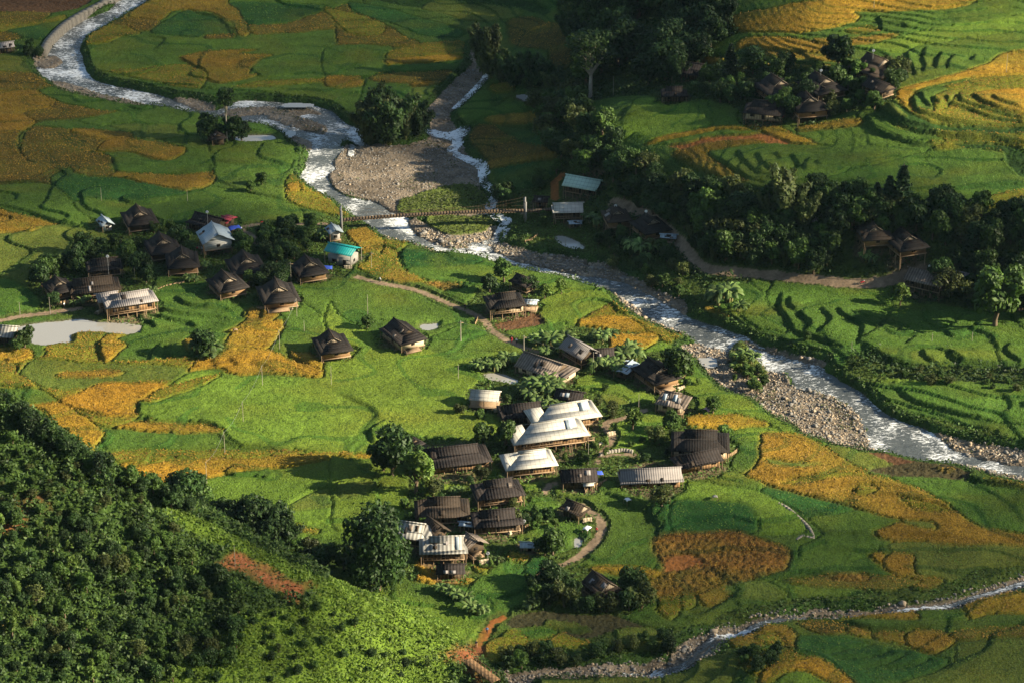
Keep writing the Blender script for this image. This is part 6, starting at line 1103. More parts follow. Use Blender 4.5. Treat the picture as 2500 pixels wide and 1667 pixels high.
# bridge hamlet
house(1425,470, 11,7.5,-24,'pale green sheet roofed house highest in the bridge hamlet',roof='green',ta=0,tb=.0,H=2.7,wall=M_woodd,stilt=.8)
house(1385,535, 9.,6.,4,'white panelled roof house at the right end of the suspension bridge',roof='white',ta=.15,tb=.0,H=2.4,wall=M_woodd,stilt=1.2)
house(1404,553, 3.8,2.8,2,'small pale blue tin roof below the white panelled roof',roof='blue',ta=0,tb=0,H=.5,wall=M_woodd,stilt=.1,wh=1.4,name='shed',cat='shed')
thatch(1505,560, 7.8,8.5,'brown thatched house with lit plank front in the bridge hamlet', yaw=-78, roof='thatchb', stilt=2.2)
thatch(1588,575, 9.,9.,'dark thatched house with a white dish on its peak beside the road', yaw=-65)
house(1632,590, 4.6,3.,-6,'blue tarpaulin shelter beside the road above the bananas',roof='blue',ta=0,tb=0,H=.9,open_=True,stilt=.1,wh=1.6,name='shelter',cat='shelter')
house(1320,505, 4.6,4.,-10,'tiny plank hut next to the right bridge tower',roof='tile',ta=.2,tb=0,H=1.5,wall=M_woodd,stilt=.2,name='hut',cat='hut')
# hill hamlet
thatch(2142,190, 12.5,12,'largest thatched house of the hill hamlet with a sunlit tan roof slope', yaw=-52, roof='thatchb')
thatch(1896,238, 11,11,'leftmost dark thatched house of the hill hamlet', yaw=-66)
thatch(2005,235, 11,11,'thatched house with a dish on its ridge in the middle of the hill hamlet', yaw=-62)
thatch(1972,278, 10.5,9,'thatched house in front with a brown tin extension in the hill hamlet', yaw=-78)
house(1992,246, 6.5,5.,-52,'brown tin roof with white strips over the front hill hamlet house',roof='tile',ta=0,tb=0,H=1.6,wall=M_woodd,wh=2.6,stilt=1.4,name='shed',cat='shed',panels=((-2.6,-2.1,.1,.8),))
house(2145,238, 8.5,6.5,-50,'brown sheet roofed house with a white ridge strip below the largest hill house',roof='tile',ta=0,tb=.1,H=2.4,wall=M_woodd,stilt=1.4)
house(1866,288, 12,8.5,-12,'low thatched house with sunlit plank front at the hamlet bottom',roof='thatch',ta=.5,tb=.55,H=3.6,wall=M_woodp,stilt=.7)
house(1688,190, 11,8,-20,'dark roof buried in trees left of the hill hamlet',roof='tile',ta=.4,tb=.4,H=3.2,wall=M_woodd,stilt=.5)
house(1645,245, 8,6,0,'low dark roof behind the upper bright field',roof='tile',ta=.5,tb=.5,H=2.6,wall=M_woodd,stilt=.3,name='hut',cat='hut')
# right hamlet
thatch(2132,592, 9.,8.,'brown thatched house with a lit front in the shaded right wood', yaw=-80, roof='thatchb')
thatch(2210,625, 9.5,10,'dark thatched house on tall posts in the shaded right wood', yaw=-70, stilt=2.)
house(2262,702, 11,8,-30,'tattered grey sheet roofed house at the end of the road',roof='mixed',ta=.0,tb=.2,H=2.6,wall=M_woodd,stilt=.8)
house(2346,690, 4.2,3.,-30,'small shed with one pale sheet right of the tattered roof',roof='grey',ta=0,tb=0,H=.9,wall=M_woodd,stilt=.4,name='shed',cat='shed')
house(2455,735, 6,4.,20,'dim shed with a white roof edge at the right edge of the wood',roof='blue',ta=0,tb=0,H=.8,wall=M_woodd,stilt=.8,wh=1.6,name='shed',cat='shed')
house(2022,558, 8,5.5,-24,'grey sheet roof peeping from the shaded trees below the big field',roof='grey',ta=.2,tb=.2,H=2.2,wall=M_woodd,stilt=.5)
# ---------------------------------------------------------------- stones
def ico(seed, sub=1):
    import bmesh
    bm = bmesh.new(); bmesh.ops.create_icosphere(bm, subdivisions=sub, radius=1); rng = np.random.default_rng(seed)
    V = np.array([v.co[:] for v in bm.verts]); F = np.array([[v.index for v in f.verts] for f in bm.faces]); bm.free()
    V = V*(1+.5*(rng.random((len(V),1))-.5))*np.array([1.15,.9,.68]); return V, F
BST = [ico(90+i, 2) for i in range(5)]; BM_ = [new_mesh('boulder', v, F3=f, mats=[(M_stone, M_stone2)[i % 2]]) for i, (v, f) in enumerate(BST)]
gm_ = (corr & ~ISL) & VIS & ~HILL & ~(RIV & ~GRAV); edge_ = (blur(RIV & ~GRAV, 2.5) > .05)
strm = np.zeros((NX, NY), bool)
for L, wd, t in CREEKS:
    if t in 'IH': s = box(L, 9); d, _, tt = line_dist(L, s); strm[s] |= (d > wd*.7) & (d < wd*1.4+.7)
gm_ |= strm & VIS & ~HILL
rngs = np.random.default_rng(5); ii, jj = np.nonzero(gm_)
def reg(px, py):
    if py > 1300: return 'grey stone lying in the bed of the bottom stream', 'stones of the bottom stream'
    if px < 900: return 'grey boulder on the upper left river bank', 'boulders of the upper left river'
    if px < 1300: return 'grey boulder on the broad gravel island above the bridge', 'boulders of the gravel island'
    if px < 1660: return 'pale boulder on the far bank below the bridge', 'boulders of the bank below the bridge'
    return 'pale sunlit boulder on the gravel bar by the right bank', 'boulders of the lower gravel bar'
wts = np.where(PYY[ii,jj] > 560, 3., .8)*np.where(edge_[ii,jj], 2.2, 1.); pick = rngs.choice(len(ii), 290, p=wts/wts.sum())
for k in pick:
    i, j = ii[k], jj[k]; r = rngs.uniform(.28, .62)*(1.35 if rngs.random() < .12 else 1); lb, g = reg(PXX[i,j], PYY[i,j])
    o = obj('boulder', BM_[rngs.integers(5)], None, (gx[i], gy[j], Z[i,j]+r*.2), rngs.random()*6.28, (r, r, r)); b_ = o.data.materials[0] is M_stone
    sx_ = PXX[i,j]; rg_ = dict(u=(200,700), g=(820,1300), b=(1000,1660), l=(1560,2500), s=(1180,2500))['s' if 'bottom' in lb else 'u' if 'upper left' in lb else 'g' if 'island' in lb else 'b' if 'far bank' in lb else 'l']; u_ = (sx_-rg_[0])/(rg_[1]-rg_[0])
    lb = ('large ' if r > .55 else 'medium ' if r > .4 else 'small ')+('grey' if b_ else 'tan')+' '+' '.join(w_ for w_ in lb.split()[1:] if w_ != 'sunlit')+(' left end' if u_ < .2 else ' left half' if u_ < .4 else ' middle' if u_ < .6 else ' right half' if u_ < .8 else ' right end'); tag(o, lb, 'boulder', g)
def pebbles(name, m, dens, lo, hi, mt, seed, label):
    rng = np.random.default_rng(seed); ii, jj = np.nonzero(m); n = int(len(ii)*GS*GS*dens); k = rng.integers(0, len(ii), n); V0, F0 = ico(seed, 1)
    r = lo+(hi-lo)*rng.random(n)**2.6; a = rng.random(n)*6.283; c, s_ = np.cos(a), np.sin(a); P = np.stack([gx[ii[k]]+rng.random(n)*GS, gy[jj[k]]+rng.random(n)*GS, Z[ii[k],jj[k]]+r*.15], 1)
    v = V0[None]*r[:,None,None]; vx = v[...,0]*c[:,None]-v[...,1]*s_[:,None]; vy = v[...,0]*s_[:,None]+v[...,1]*c[:,None]; v = np.stack([vx, vy, v[...,2]], -1)+P[:,None]
    F = (F0[None]+np.arange(n)[:,None,None]*len(V0)).reshape(-1,3); o = obj(name, new_mesh(name, v.reshape(-1,3), F3=F, mats=[mt])); tag(o, label, 'stones', kind='stuff')
pebbles('river_stones', gm_ & (PYY > 560), 3.2, .08, .42, M_stone, 7, 'loose grey stones covering the lower gravel bars')
pebbles('river_stones', gm_ & (PYY > 560), 1.5, .08, .42, M_stone2, 8, 'loose pale warm stones covering the lower gravel bars')
pebbles('river_stones', gm_ & (PYY <= 560), 1.6, .07, .32, M_stone, 9, 'loose grey stones on the upper gravel bars')
pebbles('river_stones', edge_ & VIS & ~HILL & (RIV & ~GRAV) & (PYY > 60), .12, .25, .8, M_stone, 10, 'dark wet rocks breaking the river surface')
# ---------------------------------------------------------------- suspension footbridge
def bridge():
    A = on_plane((833,537), 3.0)[0]; B = on_plane((1282,514), 3.2)[0]; B2 = on_plane((1348,510), 2.8)[0]; o = empty('suspension_bridge', (A[0], A[1], 0)); tag(o, 'long narrow suspension footbridge across the river', 'bridge'); O = np.array([A[0], A[1], 0.])
    n = 60; t = np.linspace(0, 1, n); P = A+(B-A)*t[:,None]-O; P[:,2] += -.9*4*t*(1-t)*-.6; d = (B-A)[:2]; d /= np.linalg.norm(d); s = np.array([-d[1], d[0], 0])
    L = []
    for k in range(n-1):
        a, b = P[k], P[k+1]; v = np.array([a-s*.9, a+s*.9, b+s*.9, b-s*.9, a-s*.9-[0,0,.3], a+s*.9-[0,0,.3], b+s*.9-[0,0,.3], b-s*.9-[0,0,.3]]); L.append((v, np.array([(0,3,2,1)[::-1],(4,5,6,7)[::-1],(0,1,5,4),(3,7,6,2),(0,4,7,3),(1,2,6,5)])))
    part('deck', o, L, M_woodd); a, b = P[-1], B2-O; v = np.array([a-s*.8, a+s*.8, b+s*.8, b-s*.8, a-s*.8-[0,0,.4], a+s*.8-[0,0,.4], b+s*.8-[0,0,.4], b-s*.8-[0,0,.4]]); part('ramp', o, [(v, np.array([(0,1,2,3),(4,7,6,5),(0,4,5,1),(3,2,6,7),(0,3,7,4),(1,5,6,2)]))], M_woodd)
    for q in (-1, 1):
        R_ = []; top = P+s*.9*q+np.array([0,0,1.0])
        for k in range(0, n-1): R_.append(cyl(top[k], top[k+1], .03, .03, 4))
        for k in range(0, n, 2): R_.append(cyl(P[k]+s*.9*q, top[k], .02, .02, 4))
        part('railing', o, R_, M_woodd)
        cb = P+s*1.0*q; cb[:,2] = 5.6+ (4*(t-.5)**2)*2.6-1.6*0; cb[:,2] = np.minimum(cb[:,2]-2.4, 9)+1.0; part('cable', o, [cyl(cb[k], cb[k+1], .035, .035, 4) for k in range(n-1)]+[cyl(cb[k], P[k]+s*.9*q, .01, .01, 3) for k in range(2, n-2, 3)], M_woodd)
    for C_, h in ((P[0], 6.2), (P[-1], 6.2)):
        tw = part('tower', o, [cube(C_[0]+s[0]*q*1.3-.3, C_[0]+s[0]*q*1.3+.3, C_[1]+s[1]*q*1.3-.3, C_[1]+s[1]*q*1.3+.3, -1, h) for q in (-1, 1)]+[cube(C_[0]-.25, C_[0]+.25, C_[1]-1.5, C_[1]+1.5, h, h+.4)], M_conc)
bridge()
def ribbon_wall(name, pts, h, wd, m, label, cat, H=Hv, base=-1.5, tile='S'):
    W = march(smooth(T(tile, pts), False), H); s = W[:,:2]; d = np.gradient(s, axis=0); d /= np.linalg.norm(d, axis=1, keepdims=True)+1e-9; nrm = np.stack([-d[:,1], d[:,0]], 1)*wd/2; L = []; o0 = W[0]
    for k in range(len(W)-1):
        z0, z1 = W[k,2]-o0[2], W[k+1,2]-o0[2]; a, b, na, nb = s[k]-o0[:2], s[k+1]-o0[:2], nrm[k], nrm[k+1]
        v = np.array([(*(a-na), z0+base), (*(a+na), z0+base), (*(b+nb), z1+base), (*(b-nb), z1+base), (*(a-na*.8), z0+h), (*(a+na*.8), z0+h), (*(b+nb*.8), z1+h), (*(b-nb*.8), z1+h)]); L.append((v, np.array([(4,5,6,7),(0,4,7,3),(1,2,6,5),(0,1,5,4),(3,7,6,2)])))
    V, F = joinm(L); o = obj(name, new_mesh(name, V, F, mats=[m]), None, tuple(o0)); tag(o, label, cat); return o
ribbon_wall('river_wall', [(105,128),(117,105),(138,82),(160,62),(198,38),(245,14),(290,-12)], 1.0, 2.6, M_wall, 'long curved stone retaining wall holding the river at the top left', 'wall', base=-2.6)
ribbon_wall('stone_wall', [(1888,1225),(1920,1240),(1950,1265),(1975,1290),(1985,1315),(1960,1310),(1945,1320)], .45, .9, M_wall, 'low dry stone wall zigzagging between the green fields at lower right', 'wall')
ribbon_wall('stone_wall', [(1463,1112),(1490,1104),(1520,1100),(1545,1104)], .6, .8, M_wall, 'short pale stone wall at the footpath bend above the barn', 'wall')
def fence(pts, h, label, m=None, tile='S'):
    W = march(smooth(T(tile, pts), False), Hs); o0 = W[0].copy(); o = empty('fence', tuple(o0)); tag(o, label, 'fence', 'bamboo fences of the village'); P = W-o0; L = []
    for k in range(len(P)-1):
        a, b = P[k], P[k+1]; v = np.array([a-[0,0,.3], b-[0,0,.3], b+[0,0,h], a+[0,0,h]]); q = v+np.array([.03,.06,0]); L.append((np.vstack([v, q]), np.array([(0,1,2,3),(5,4,7,6),(3,2,6,7),(0,3,7,4),(1,5,6,2)])))
    part('panel', o, L, m or M_fence)
    for k in range(0, len(P), 2): part('post', o, [cyl(P[k]-[0,0,.5], P[k]+[0,0,h+.25], .07, .06)], M_post)
fence([(1429,1204),(1440,1195),(1465,1184),(1481,1175)], .9, 'tan curved bamboo fence in front of the black roofed house with blue tarp')
fence([(1663,1137),(1690,1124),(1735,1110)], 1.1, 'lit bamboo fence below the black roofed houses')
fence([(1765,1122),(1785,1114),(1799,1104)], 1., 'short bamboo fence right of the black roofed houses')
fence([(1820,912),(1840,905),(1862,900)], .9, 'bamboo fence closing the front of the river islet')
fence([(125,748),(160,744),(195,740)], 1.1, 'plank fence along the lane by the pond')
fence([(385,712),(410,702),(450,694)], .8, 'low brown fence at the edge of the terraces in the left hamlet')
fence([(627,758),(650,757),(672,756)], .9, 'grey picket fence below the thatched house above the golden rice')
fence([(1050,1278),(1085,1273),(1120,1276),(1140,1282)], .7, 'thin rail fence above the pale roofs of the lower hamlet')
fence([(1655,925),(1672,922),(1683,912)], .9, 'curved bamboo fence by the tall thatched riverside house')
fence([(1160,795),(1165,785),(1168,775)], .8, 'white posts of the little path gate')
fence([(1255,1292),(1275,1290),(1292,1286)], .8, 'orange lattice fence at the tree hidden roof')
fence([(1310,1408),(1325,1392),(1345,1374)], .5, 'leaning bamboo rails by the end of the footpath')
fence([(1282,592),(1297,588),(1312,576)], .6, 'short brown fence beside the white pond below the bridge')
# ---------------------------------------------------------------- poles
def pole(px, py, h, label, thick=.13, arm=False, m=None):
    p = ground(px, py); hm = h*MPX(p)/math.cos(R(28)); o = empty('utility_pole', tuple(p)); tag(o, label, 'pole', 'poles carrying wires through the fields')
    part('shaft', o, [cyl((0,0,-.5), (0,0,hm), thick*1.2, thick*.8, 8)], m or M_pole)
    if arm: part('crossarm', o, [cube(-.7, .7, -.06, .06, hm-.5, hm-.36)], M_post)
    part('cap', o, [cyl((0,0,hm), (0,0,hm+.12), thick*.9, thick*.6, 8)], M_metal); return np.array(p)+[0,0,hm]
PL = [(641,944,50,'grey'),(594,1032,52,'grey'),(549,1106,54,'grey'),(809,943,48,'grey'),(683,857,48,'grey'),(725,777,46,'grey'),(743,812,27,'thin'),(505,1182,56,'grey'),(907,659,42,'pale'),(898,772,50,'grey'),(1125,837,52,'thick pale'),(1279,866,45,'thick pale'),(1119,928,38,'leaning thin'),(1448,906,46,'white daubed'),(1559,1004,42,'thin'),(248,494,33,'thin'),(458,494,28,'thin'),(711,695,52,'pale'),(49,768,28,'thin wooden'),(123,768,40,'thin wooden'),(1941,1041,58,'slim'),(2079,853,18,'short pale'),(2275,839,22,'short thin'),(2373,833,24,'short thin'),(574,1382,50,'thin'),(1497,236,45,'thin'),(2456,182,45,'thin'),(2133,25,24,'thin'),(1436,1133,50,'dark'),(330,690,32,'thin'),(1380,600,22,'short')]
PW = ['in the bright rice below the golden wedge','at the left of the big bright field','at the foot of the big bright field beside the gold strip','at the tip of the golden field below the lone thatched house','left of the golden field edge','just left of the lone thatched house above it','stub in the green field by the lone thatched house','in the gold strip above the near hill','beside the path above the teal roofed house','above the round bush near the dark veranda house','in the green field left of the village path','next to the village path above the broad brown roof','in the field above the cream shelter','in front of the black roof among the bananas','by the small tree near the footpath','at the left in the upper green field','in the upper field right of the other thin one','in the left hamlet behind the plank fronted thatched house','at the left end of the lane by the pond','beside the lane fence near the pond','on the gravel bar edge near the river','at the corner of the bright right paddies','in the bright right paddies left of the third','farthest right in the bright right paddies','on the bare red slope of the near hill','in the shade beside the tall white trunked tree','in the orange terrace at the right edge','at the top edge in the orange field','leaning over the black roofed house with the blue tarp','between the palm garden and the plank walled long house','post beside the pond below the bridge']
TOPS = [pole(a, b, h, f'{c} pole {w_}', (.13 if 'thick' in c else .06), c in ('pale','thick pale')) for (a, b, h, c), w_ in zip(PL, PW)]
o = empty('cables', tuple(TOPS[0])); o.name = 'power_line'; tag(o, 'thin wires strung between the field poles', 'wires')
for a, b in [(0,1),(1,2),(4,0),(5,4),(2,7),(10,11),(11,13)]:
    A_, B_ = TOPS[a]-TOPS[0], TOPS[b]-TOPS[0]; t = np.linspace(0, 1, 9)[:,None]; Q = A_+(B_-A_)*t-np.array([0,0,1.])*1.2*4*t*(1-t); part('wire', o, [cyl(Q[k], Q[k+1], .018, .018, 3) for k in range(8)], M_metal)
# ---------------------------------------------------------------- dishes, tarps, small things
def dish(px, py, h, label):
    p = ground(px, py); hm = h*MPX(p)/math.cos(R(28)); o = empty('satellite_dish', tuple(p)); tag(o, label, 'satellite dish', 'white satellite dishes')
    part('pole', o, [cyl((0,0,-.2), (0,0,hm), .05, .05)], M_metal); n = 14; L = []; V = []; F = []
    for r, z in ((.0,0),(.24,.03),(.42,.11)):
        a = np.arange(n)/n*2*np.pi; V.append(np.stack([np.cos(a)*r, np.full(n, -z-.1), np.sin(a)*r+hm], 1))
    for k in range(2): i = np.arange(n); j = (i+1) % n; F.append(np.stack([i+k*n, j+k*n, j+(k+1)*n, i+(k+1)*n], 1))
    solid(part('reflector', o, [(np.vstack(V), np.vstack(F))], M_dish), .03); part('receiver', o, [cyl((0,-.1,hm-.5), (0,-.75,hm), .03, .03)], M_metal)
for q in [(267,690,62,'white dish above the long dark roof of the left hamlet'),(433,664,23,'white dish before the right hand thatched roof of the left hamlet'),(509,575,56,'white dish on the peak behind the two storey house'),(2001,235,58,'white dish on the ridge of the middle hill house'),(2128,192,64,'white dish over the sunlit tan thatch'),(2117,232,28,'white dish beside the brown sheet roof of the hill hamlet'),(1654,190,46,'white dish at the right of the top wood'),(1721,200,30,'white dish among the trees left of the hill hamlet'),(1576,570,52,'white dish at the peak of the dark roof by the road'),(2266,700,50,'white dish on the tattered grey roof'),(1279,1292,22,'white dish right of the tree hidden roof'),(1191,1372,24,'white dish right of the patched gable roof'),(1502,552,48,'small dish on the brown thatch of the bridge hamlet'),(1312,1083,18,'white dish under the front white roofed long house')]: dish(*q)
def tarp(px, py, w_, d_, label, m, name='tarp', cat='tarp'):
    p = ground(px, py); o = empty(name, tuple(p), random.random()); tag(o, label, cat); n = 6; g = np.linspace(-1, 1, n); A, B = np.meshgrid(g, g, indexing='ij'); z = 1.5-.35*(A**2+B**2)*.6+.12*np.sin(A*5+B*3); V = np.stack([A*w_/2, B*d_/2, z], -1).reshape(-1,3); I, J = np.meshgrid(np.arange(n-1), np.arange(n-1), indexing='ij')
    solid(obj('sheet', new_mesh('sheet', V, np.stack([I*n+J, (I+1)*n+J, (I+1)*n+J+1, I*n+J+1], -1).reshape(-1,4), mats=[m]), o), .03)
    for a in (-1, 1):
        for b in (-1, 1): part('post', o, [cyl((a*w_/2*.95, b*d_/2*.95, -.3), (a*w_/2*.95, b*d_/2*.95, 1.15), .05, .05)], M_post)
tarp(797,664,3.2,2.2,'blue tarp below the unfinished block house',M_tarp); tarp(1460,1165,2.2,1.8,'crumpled blue tarp right of the black sheet roofed house',M_tarp); tarp(572,566,3.6,2.6,'blue tarp awning joined to the two storey house',M_tarp); tarp(1732,1008,2.6,2.,'pinkish plastic cover over a heap beside the bright bush',mat('pink_cover', (.45,.28,.34), .7)[0])
tarp(1433,1300,1.9,1.4,'white sheet stretched on posts beside the curved footpath',M_cloth); tarp(1532,1230,1.3,1.3,'small white sheet standing in the shaded paddy edge',M_cloth); tarp(1466,1078+15,1.4,.9,'pale flat sheet at the end of the footpath',M_woodp); tarp(1745,1222,1.2,1.,'little grey scarecrow stand in the green field',M_conc,'field_stand','stand'); tarp(575,815,1.1,.9,'tiny wooden stand at the edge of the golden field',M_post,'field_stand','stand')
def cart(px, py, label):
    p = ground(px, py); o = empty('motorcycle', tuple(p), .3); tag(o, label, 'motorcycle')
    for x in (-.62, .62):
        n = 12; a = np.arange(n)/n*2*np.pi; ring = [cyl((x+.3*math.cos(a[k]), 0, .32+.3*math.sin(a[k])), (x+.3*math.cos(a[(k+1)%n]), 0, .32+.3*math.sin(a[(k+1)%n])), .06, .06, 5) for k in range(n)]; part('wheel', o, ring, M_dk)
    part('body', o, [cyl((-.6,0,.45), (.35,0,.6), .12, .14), cyl((.3,0,.75), (.62,0,.35), .05, .05)], M_red); part('seat', o, [cube(-.55, .1, -.13, .13, .72, .82)], M_dk); part('handlebar', o, [cyl((.32,-.3,.98), (.32,.3,.98), .03, .03)], M_metal); part('headlight', o, [cyl((.38,0,.86), (.5,0,.84), .09, .09)], M_dish)
cart(2106,694,'small motorcycle standing on the shaded dirt road'); cart(642,546,'dark motorcycle parked on the dirt lane left of the bridge')
def woodpile(px, py, rz, label):
    p = ground(px, py); o = empty('woodpile', tuple(p), rz); tag(o, label, 'woodpile', 'woodpiles in the yards'); rg = random.Random(px)
    part('logs', o, [cyl((-1+rg.uniform(-.15,.15), k*.2-.6, .1+r*.19), (1+rg.uniform(-.15,.15), k*.2-.6, .1+r*.19), .10, .09, 6) for r in range(5) for k in range(7-r)], M_woodp)
for q in [(1432,1270,.3,'stack of firewood beside the little dark hut at the path head'),(1245,1300,1.,'logs piled by the tree hidden roof'),(1490,1060,.4,'logs near the footpath bend'),(1215,1003,.2,'firewood beside the open cream shelter'),(1015,860,.6,'firewood by the dark veranda house'),(850,655,.1,'timber heap before the unfinished block house'),(1660,950,.5,'firewood beside the tall thatched riverside house'),(705,757,.2,'firewood before the thatched house above the golden rice'),(240,765,.9,'timber stacked left of the plank walled long house'),(1180,1372,.3,'firewood right of the patched gable roof'),(1252,1215,.5,'firewood right of the dark hipped roof house')]: woodpile(*q)
def laundry(px, py, rz, ln, label):
    p = ground(px, py); o = empty('laundry_line', tuple(p), rz); tag(o, label, 'laundry', 'washing lines in the yards'); rg = random.Random(px+py)
    for x in (-ln/2, ln/2): part('post', o, [cyl((x,0,-.2), (x,0,1.7), .04, .04)], M_post)
    part('line', o, [cyl((-ln/2,0,1.6), (ln/2,0,1.6), .015, .015, 4)], M_metal); x = -ln/2+.3
    while x < ln/2-.5: w_ = rg.uniform(.35,.7); hh = rg.uniform(.5,.95); part('garment', o, [cube(x, x+w_, -.02, .02, 1.6-hh, 1.6)], rg.choice([M_cloth, M_red, M_bl, M_cloth, M_dk, M_woodp])); x += w_+.15
for q in [(1310,1092,.26,6,'white washing hung before the front white roofed long house'),(1375,1084,.26,4,'washing at the right end of the front white roofed house'),(500,615,.1,5,'colourful washing before the two storey white house'),(1240,1228,.25,4,'washing in front of the dark hipped roof house'),(1385,1060,.3,3,'washing under the eave of the rear white roofed house'),(1255,775,.2,3,'washing before the hipped house at the path bend'),(1900,292,-.2,4,'washing before the sunlit low hill hamlet house'),(1075,1375,0,5,'washing before the ribbed pale roof of the lower hamlet')]: laundry(*q)
# plank bridge at the bottom
def plank_bridge():
    A = ground(1140,1612); B = ground(1212,1690); A[2] = B[2] = max(A[2], B[2])+.35; o = empty('plank_bridge', tuple(A)); tag(o, 'brown plank footbridge at the bottom edge by the orange bank', 'bridge'); d = B-A; Ln = np.linalg.norm(d); d /= Ln; s = np.array([-d[1], d[0], 0]); L = []
    for k in range(int(Ln/.32)):
        c = d*(k*.32+.1); v = np.array([c-s*1.1-d*.13, c-s*1.1+d*.13, c+s*1.1+d*.13, c+s*1.1-d*.13]); L.append((np.vstack([v, v-[0,0,.12]]), np.array([(0,3,2,1),(4,5,6,7),(0,1,5,4),(1,2,6,5),(2,3,7,6),(3,0,4,7)])))
    part('deck', o, L, M_wood)
    for q in (-1, 1):
        part('beam', o, [cyl(s*q*.9-[0,0,.25], d*Ln+s*q*.9-[0,0,.25], .16, .16)], M_post)
        part('railing', o, [cyl(s*q*1.05+[0,0,.8], d*Ln+s*q*1.05+[0,0,.8], .04, .04)]+[cyl(s*q*1.05+d*t_-[0,0,.2], s*q*1.05+d*t_+[0,0,.85], .045, .045) for t_ in np.arange(.2, Ln, 1.6)], M_post)
plank_bridge()
# ---------------------------------------------------------------- people
def make_body(step, arm):
    me = bpy.data.meshes.new('b0'); o = bpy.data.objects.new('tmp', me); COL.objects.link(o); 
    import bmesh
    bm = bmesh.new(); lay = bm.verts.layers.skin.verify(); vs = []
    def add(c, r, root=False): v = bm.verts.new(c); v[lay].radius = (r, r); v[lay].use_root = root; vs.append(v); return v
    pel = add((0,0,.88), .13, True); ch = add((0,0,1.2), .14); nk = add((0,0,1.41), .055); h1 = add((0,-.01,1.52), .095); h2 = add((0,-.01,1.63), .08)
    for a, b in ((pel,ch),(ch,nk),(nk,h1),(h1,h2)): bm.edges.new((a,b))
    for s in (-1, 1):
        hp = add((s*.09,0,.80), .10); kn = add((s*.10,-.06-.2*s*step,.46), .065); an = add((s*.10,.05-.6*s*step,.09), .042); ft = add((s*.11,-.13-.6*s*step,.04), .04)
        sh = add((s*.19,0,1.33), .06); el = add((s*.25,.03+.3*s*arm,1.07), .043); wr = add((s*.24,-.06+.6*s*arm,.86), .032); pm = add((s*.24,-.07+.6*s*arm,.79), .034)
        for a, b in ((pel,hp),(hp,kn),(kn,an),(an,ft),(ch,sh),(sh,el),(el,wr),(wr,pm)): bm.edges.new((a,b))
        for f in range(4): bm.edges.new((pm, add((s*.24,-.10+.018*f+.6*s*arm,.70+.008*abs(f-1.5)), .010)))
        bm.edges.new((pm, add((s*.20,-.13+.6*s*arm,.75), .011)))
    bm.to_mesh(me); bm.free(); o.modifiers.new('s', 'SKIN'); q = o.modifiers.new('d', 'SUBSURF'); q.levels = q.render_levels = 1
    dg = bpy.context.evaluated_depsgraph_get(); r = bpy.data.meshes.new_from_object(o.evaluated_get(dg)); bpy.data.objects.remove(o); r.materials.clear(); r.materials.append(M_skin); r.name = 'body'; return r
BOD = [make_body(.35, .3), make_body(.05, .06)]
def shell(bod, zr, off, m, name, xmax=9):
    """clothing: the body's own faces in a height range, pushed outwards"""
    me = bod; n = len(me.vertices); V = np.empty(n*3, np.float32); me.vertices.foreach_get('co', V); V = V.reshape(-1,3); Nn = np.array([v.normal[:] for v in me.vertices]); F = [tuple(p.vertices) for p in me.polygons if all(zr[0] < V[i,2] < zr[1] and abs(V[i,0]) < xmax for i in p.vertices)]
    W = V+Nn*off; F4 = np.array([f for f in F if len(f) == 4]); F3 = [f for f in F if len(f) == 3]; return new_mesh(name, W, F4, np.array(F3) if F3 else None, mats=[m])
def person(px, py, rz, top, bottom, label, k=0):
    p = ground(px, py); b = BOD[k]; o = obj('person', b, None, tuple(p), rz); tag(o, label, 'person')
    obj('shirt', shell(b, (.90,1.42), .022, top, 'shirt'), o); obj('trousers', shell(b, (.10,.95), .018, bottom, 'trousers', .19), o); obj('hair', shell(b, (1.575,1.9), .02, M_hair, 'hair'), o)
for q in [(157,752,1.2,M_cloth,M_dk,'person in a white shirt and dark trousers walking the lane by the pond',0),(928,690,2.,M_cloth,M_dk,'person in white walking along the path above the green field',0),(1135,757,2.3,M_dk,M_dk,'person in dark clothes on the path by the hipped house',0),
 (1249,836,2.4,M_red,M_red,'person in a red dress walking down the village path',0),(1261,839,2.4,M_cloth,M_dk,'child in a white shirt following the red dressed person',0),(1456,1300,-.6,M_red,M_dk,'person in a red top walking on the curved footpath',0),
 (1189,1545,-.3,M_bl,M_dk,'person in a blue shirt on the dirt path near the bottom',0),(1163,1578,.2,M_dk,M_skin,'person in dark clothes ahead of the blue shirted one',0),(590,566,1.,M_cloth,M_dk,'person in white and black standing on the dirt yard by the two storey house',1),(577,565,2.,M_dk,M_dk,'dark clothed person under the blue awning by the two storey house',1),(1200,1652,.5,M_red,M_dk,'person in a red top crossing the plank footbridge',0)]: person(*q)
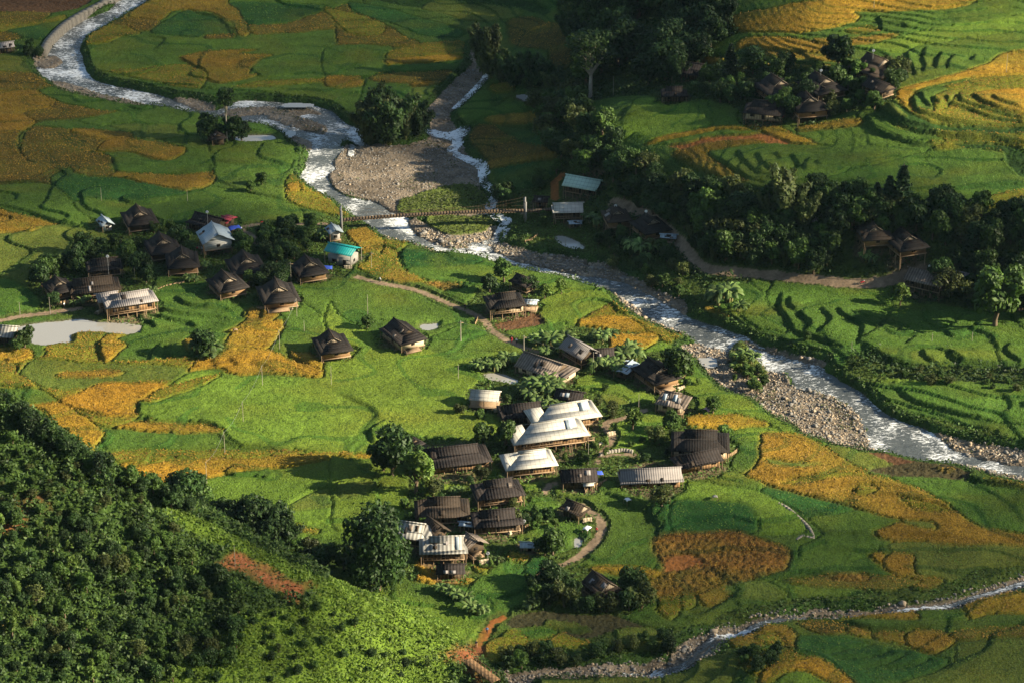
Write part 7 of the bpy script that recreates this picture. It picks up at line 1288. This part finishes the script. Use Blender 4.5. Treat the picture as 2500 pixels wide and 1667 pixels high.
# ---------------------------------------------------------------- added veils, unseen overhead, outlined so their shade dims parts of the valley
def shade_veil(pts, alpha, height=650., seed=0, grow=0):
    W = march(smooth(np.array(pts, float)), Hv); c = W.mean(0); t = height/SUND.z; off = np.array([SUND.x*t, SUND.y*t]); P = W[:,:2]+off; rng = np.random.default_rng(seed); n = len(P); cen = P.mean(0)
    P = cen+(P-cen)*(1+.05*rng.normal(size=(n,1))); m = mat('shade_veil_mat', (.9,.9,.9), 1, 0)[0]; nt = m.node_tree; tr = nt.nodes.new('ShaderNodeBsdfTransparent'); ms = nt.nodes.new('ShaderNodeMixShader'); a = 1-math.sqrt(1-alpha); ms.inputs[0].default_value = a
    nt.links.new(tr.outputs[0], ms.inputs[1]); nt.links.new(nt.nodes['Principled BSDF'].outputs[0], ms.inputs[2]); nt.links.new(ms.outputs[0], nt.nodes['Material Output'].inputs[0])
    V = [(cen[0], cen[1], height-6)]+[(x, y, height) for x, y in P]+[(cen[0], cen[1], height+14)]; F = []
    for k in range(n): j = (k+1) % n; F += [(0, 1+j, 1+k), (n+1, 1+k, 1+j)]
    o = obj('shade_veil', new_mesh('shade_veil', np.array(V), F3=np.array(F), mats=[m])); tag(o, 'added unseen veil that shades part of the valley', 'shade_veil', kind='stuff')
for k, (a, pts) in enumerate([
 (.68, [(1240,440),(1330,400),(1400,330),(1480,390),(1600,430),(1750,470),(1900,500),(2050,500),(2200,540),(2350,560),(2600,560),(2600,740),(2400,730),(2200,690),(2000,690),(1800,700),(1740,720),(1640,680),(1500,660),(1400,620),(1300,570),(1230,520)]),
 (.78, [(90,640),(200,560),(280,500),(400,480),(560,490),(700,540),(780,600),(800,680),(700,700),(640,690),(480,690),(420,680),(360,700),(250,720),(90,740)]),
 (.70, [(-80,-80),(600,-80),(1000,-80),(1300,-80),(1340,200),(1330,400),(1200,430),(1000,300),(850,300),(600,350),(500,480),(250,480),(0,560),(-120,500)]),
 (.66, [(1650,1200),(1800,1230),(2000,1300),(2200,1240),(2600,1180),(2700,1800),(1400,1800),(1250,1500),(1450,1450),(1500,1400)]),
 (.6, [(-100,1330),(150,1360),(380,1450),(560,1560),(620,1760),(-100,1800)])]): shade_veil(pts, a, 560+40*k, k)

# ---------------------------------------------------------------- thin morning haze in the valley
hm_ = bpy.data.materials.new('haze'); hm_.use_nodes = True; nt = hm_.node_tree; nt.nodes.remove(nt.nodes['Principled BSDF']); pv = nt.nodes.new('ShaderNodeVolumePrincipled')
pv.inputs['Color'].default_value = (.5,.78,1.0,1); pv.inputs['Density'].default_value = .000011; pv.inputs['Anisotropy'].default_value = .2; nt.links.new(pv.outputs[0], nt.nodes['Material Output'].inputs['Volume'])
v_, f_ = cube(-1760, 1760, -560, 2660, -40, 335); hz = obj('haze', new_mesh('haze', v_, f_, mats=[hm_])); tag(hz, 'thin bluish haze lying in the valley', 'haze', kind='stuff')
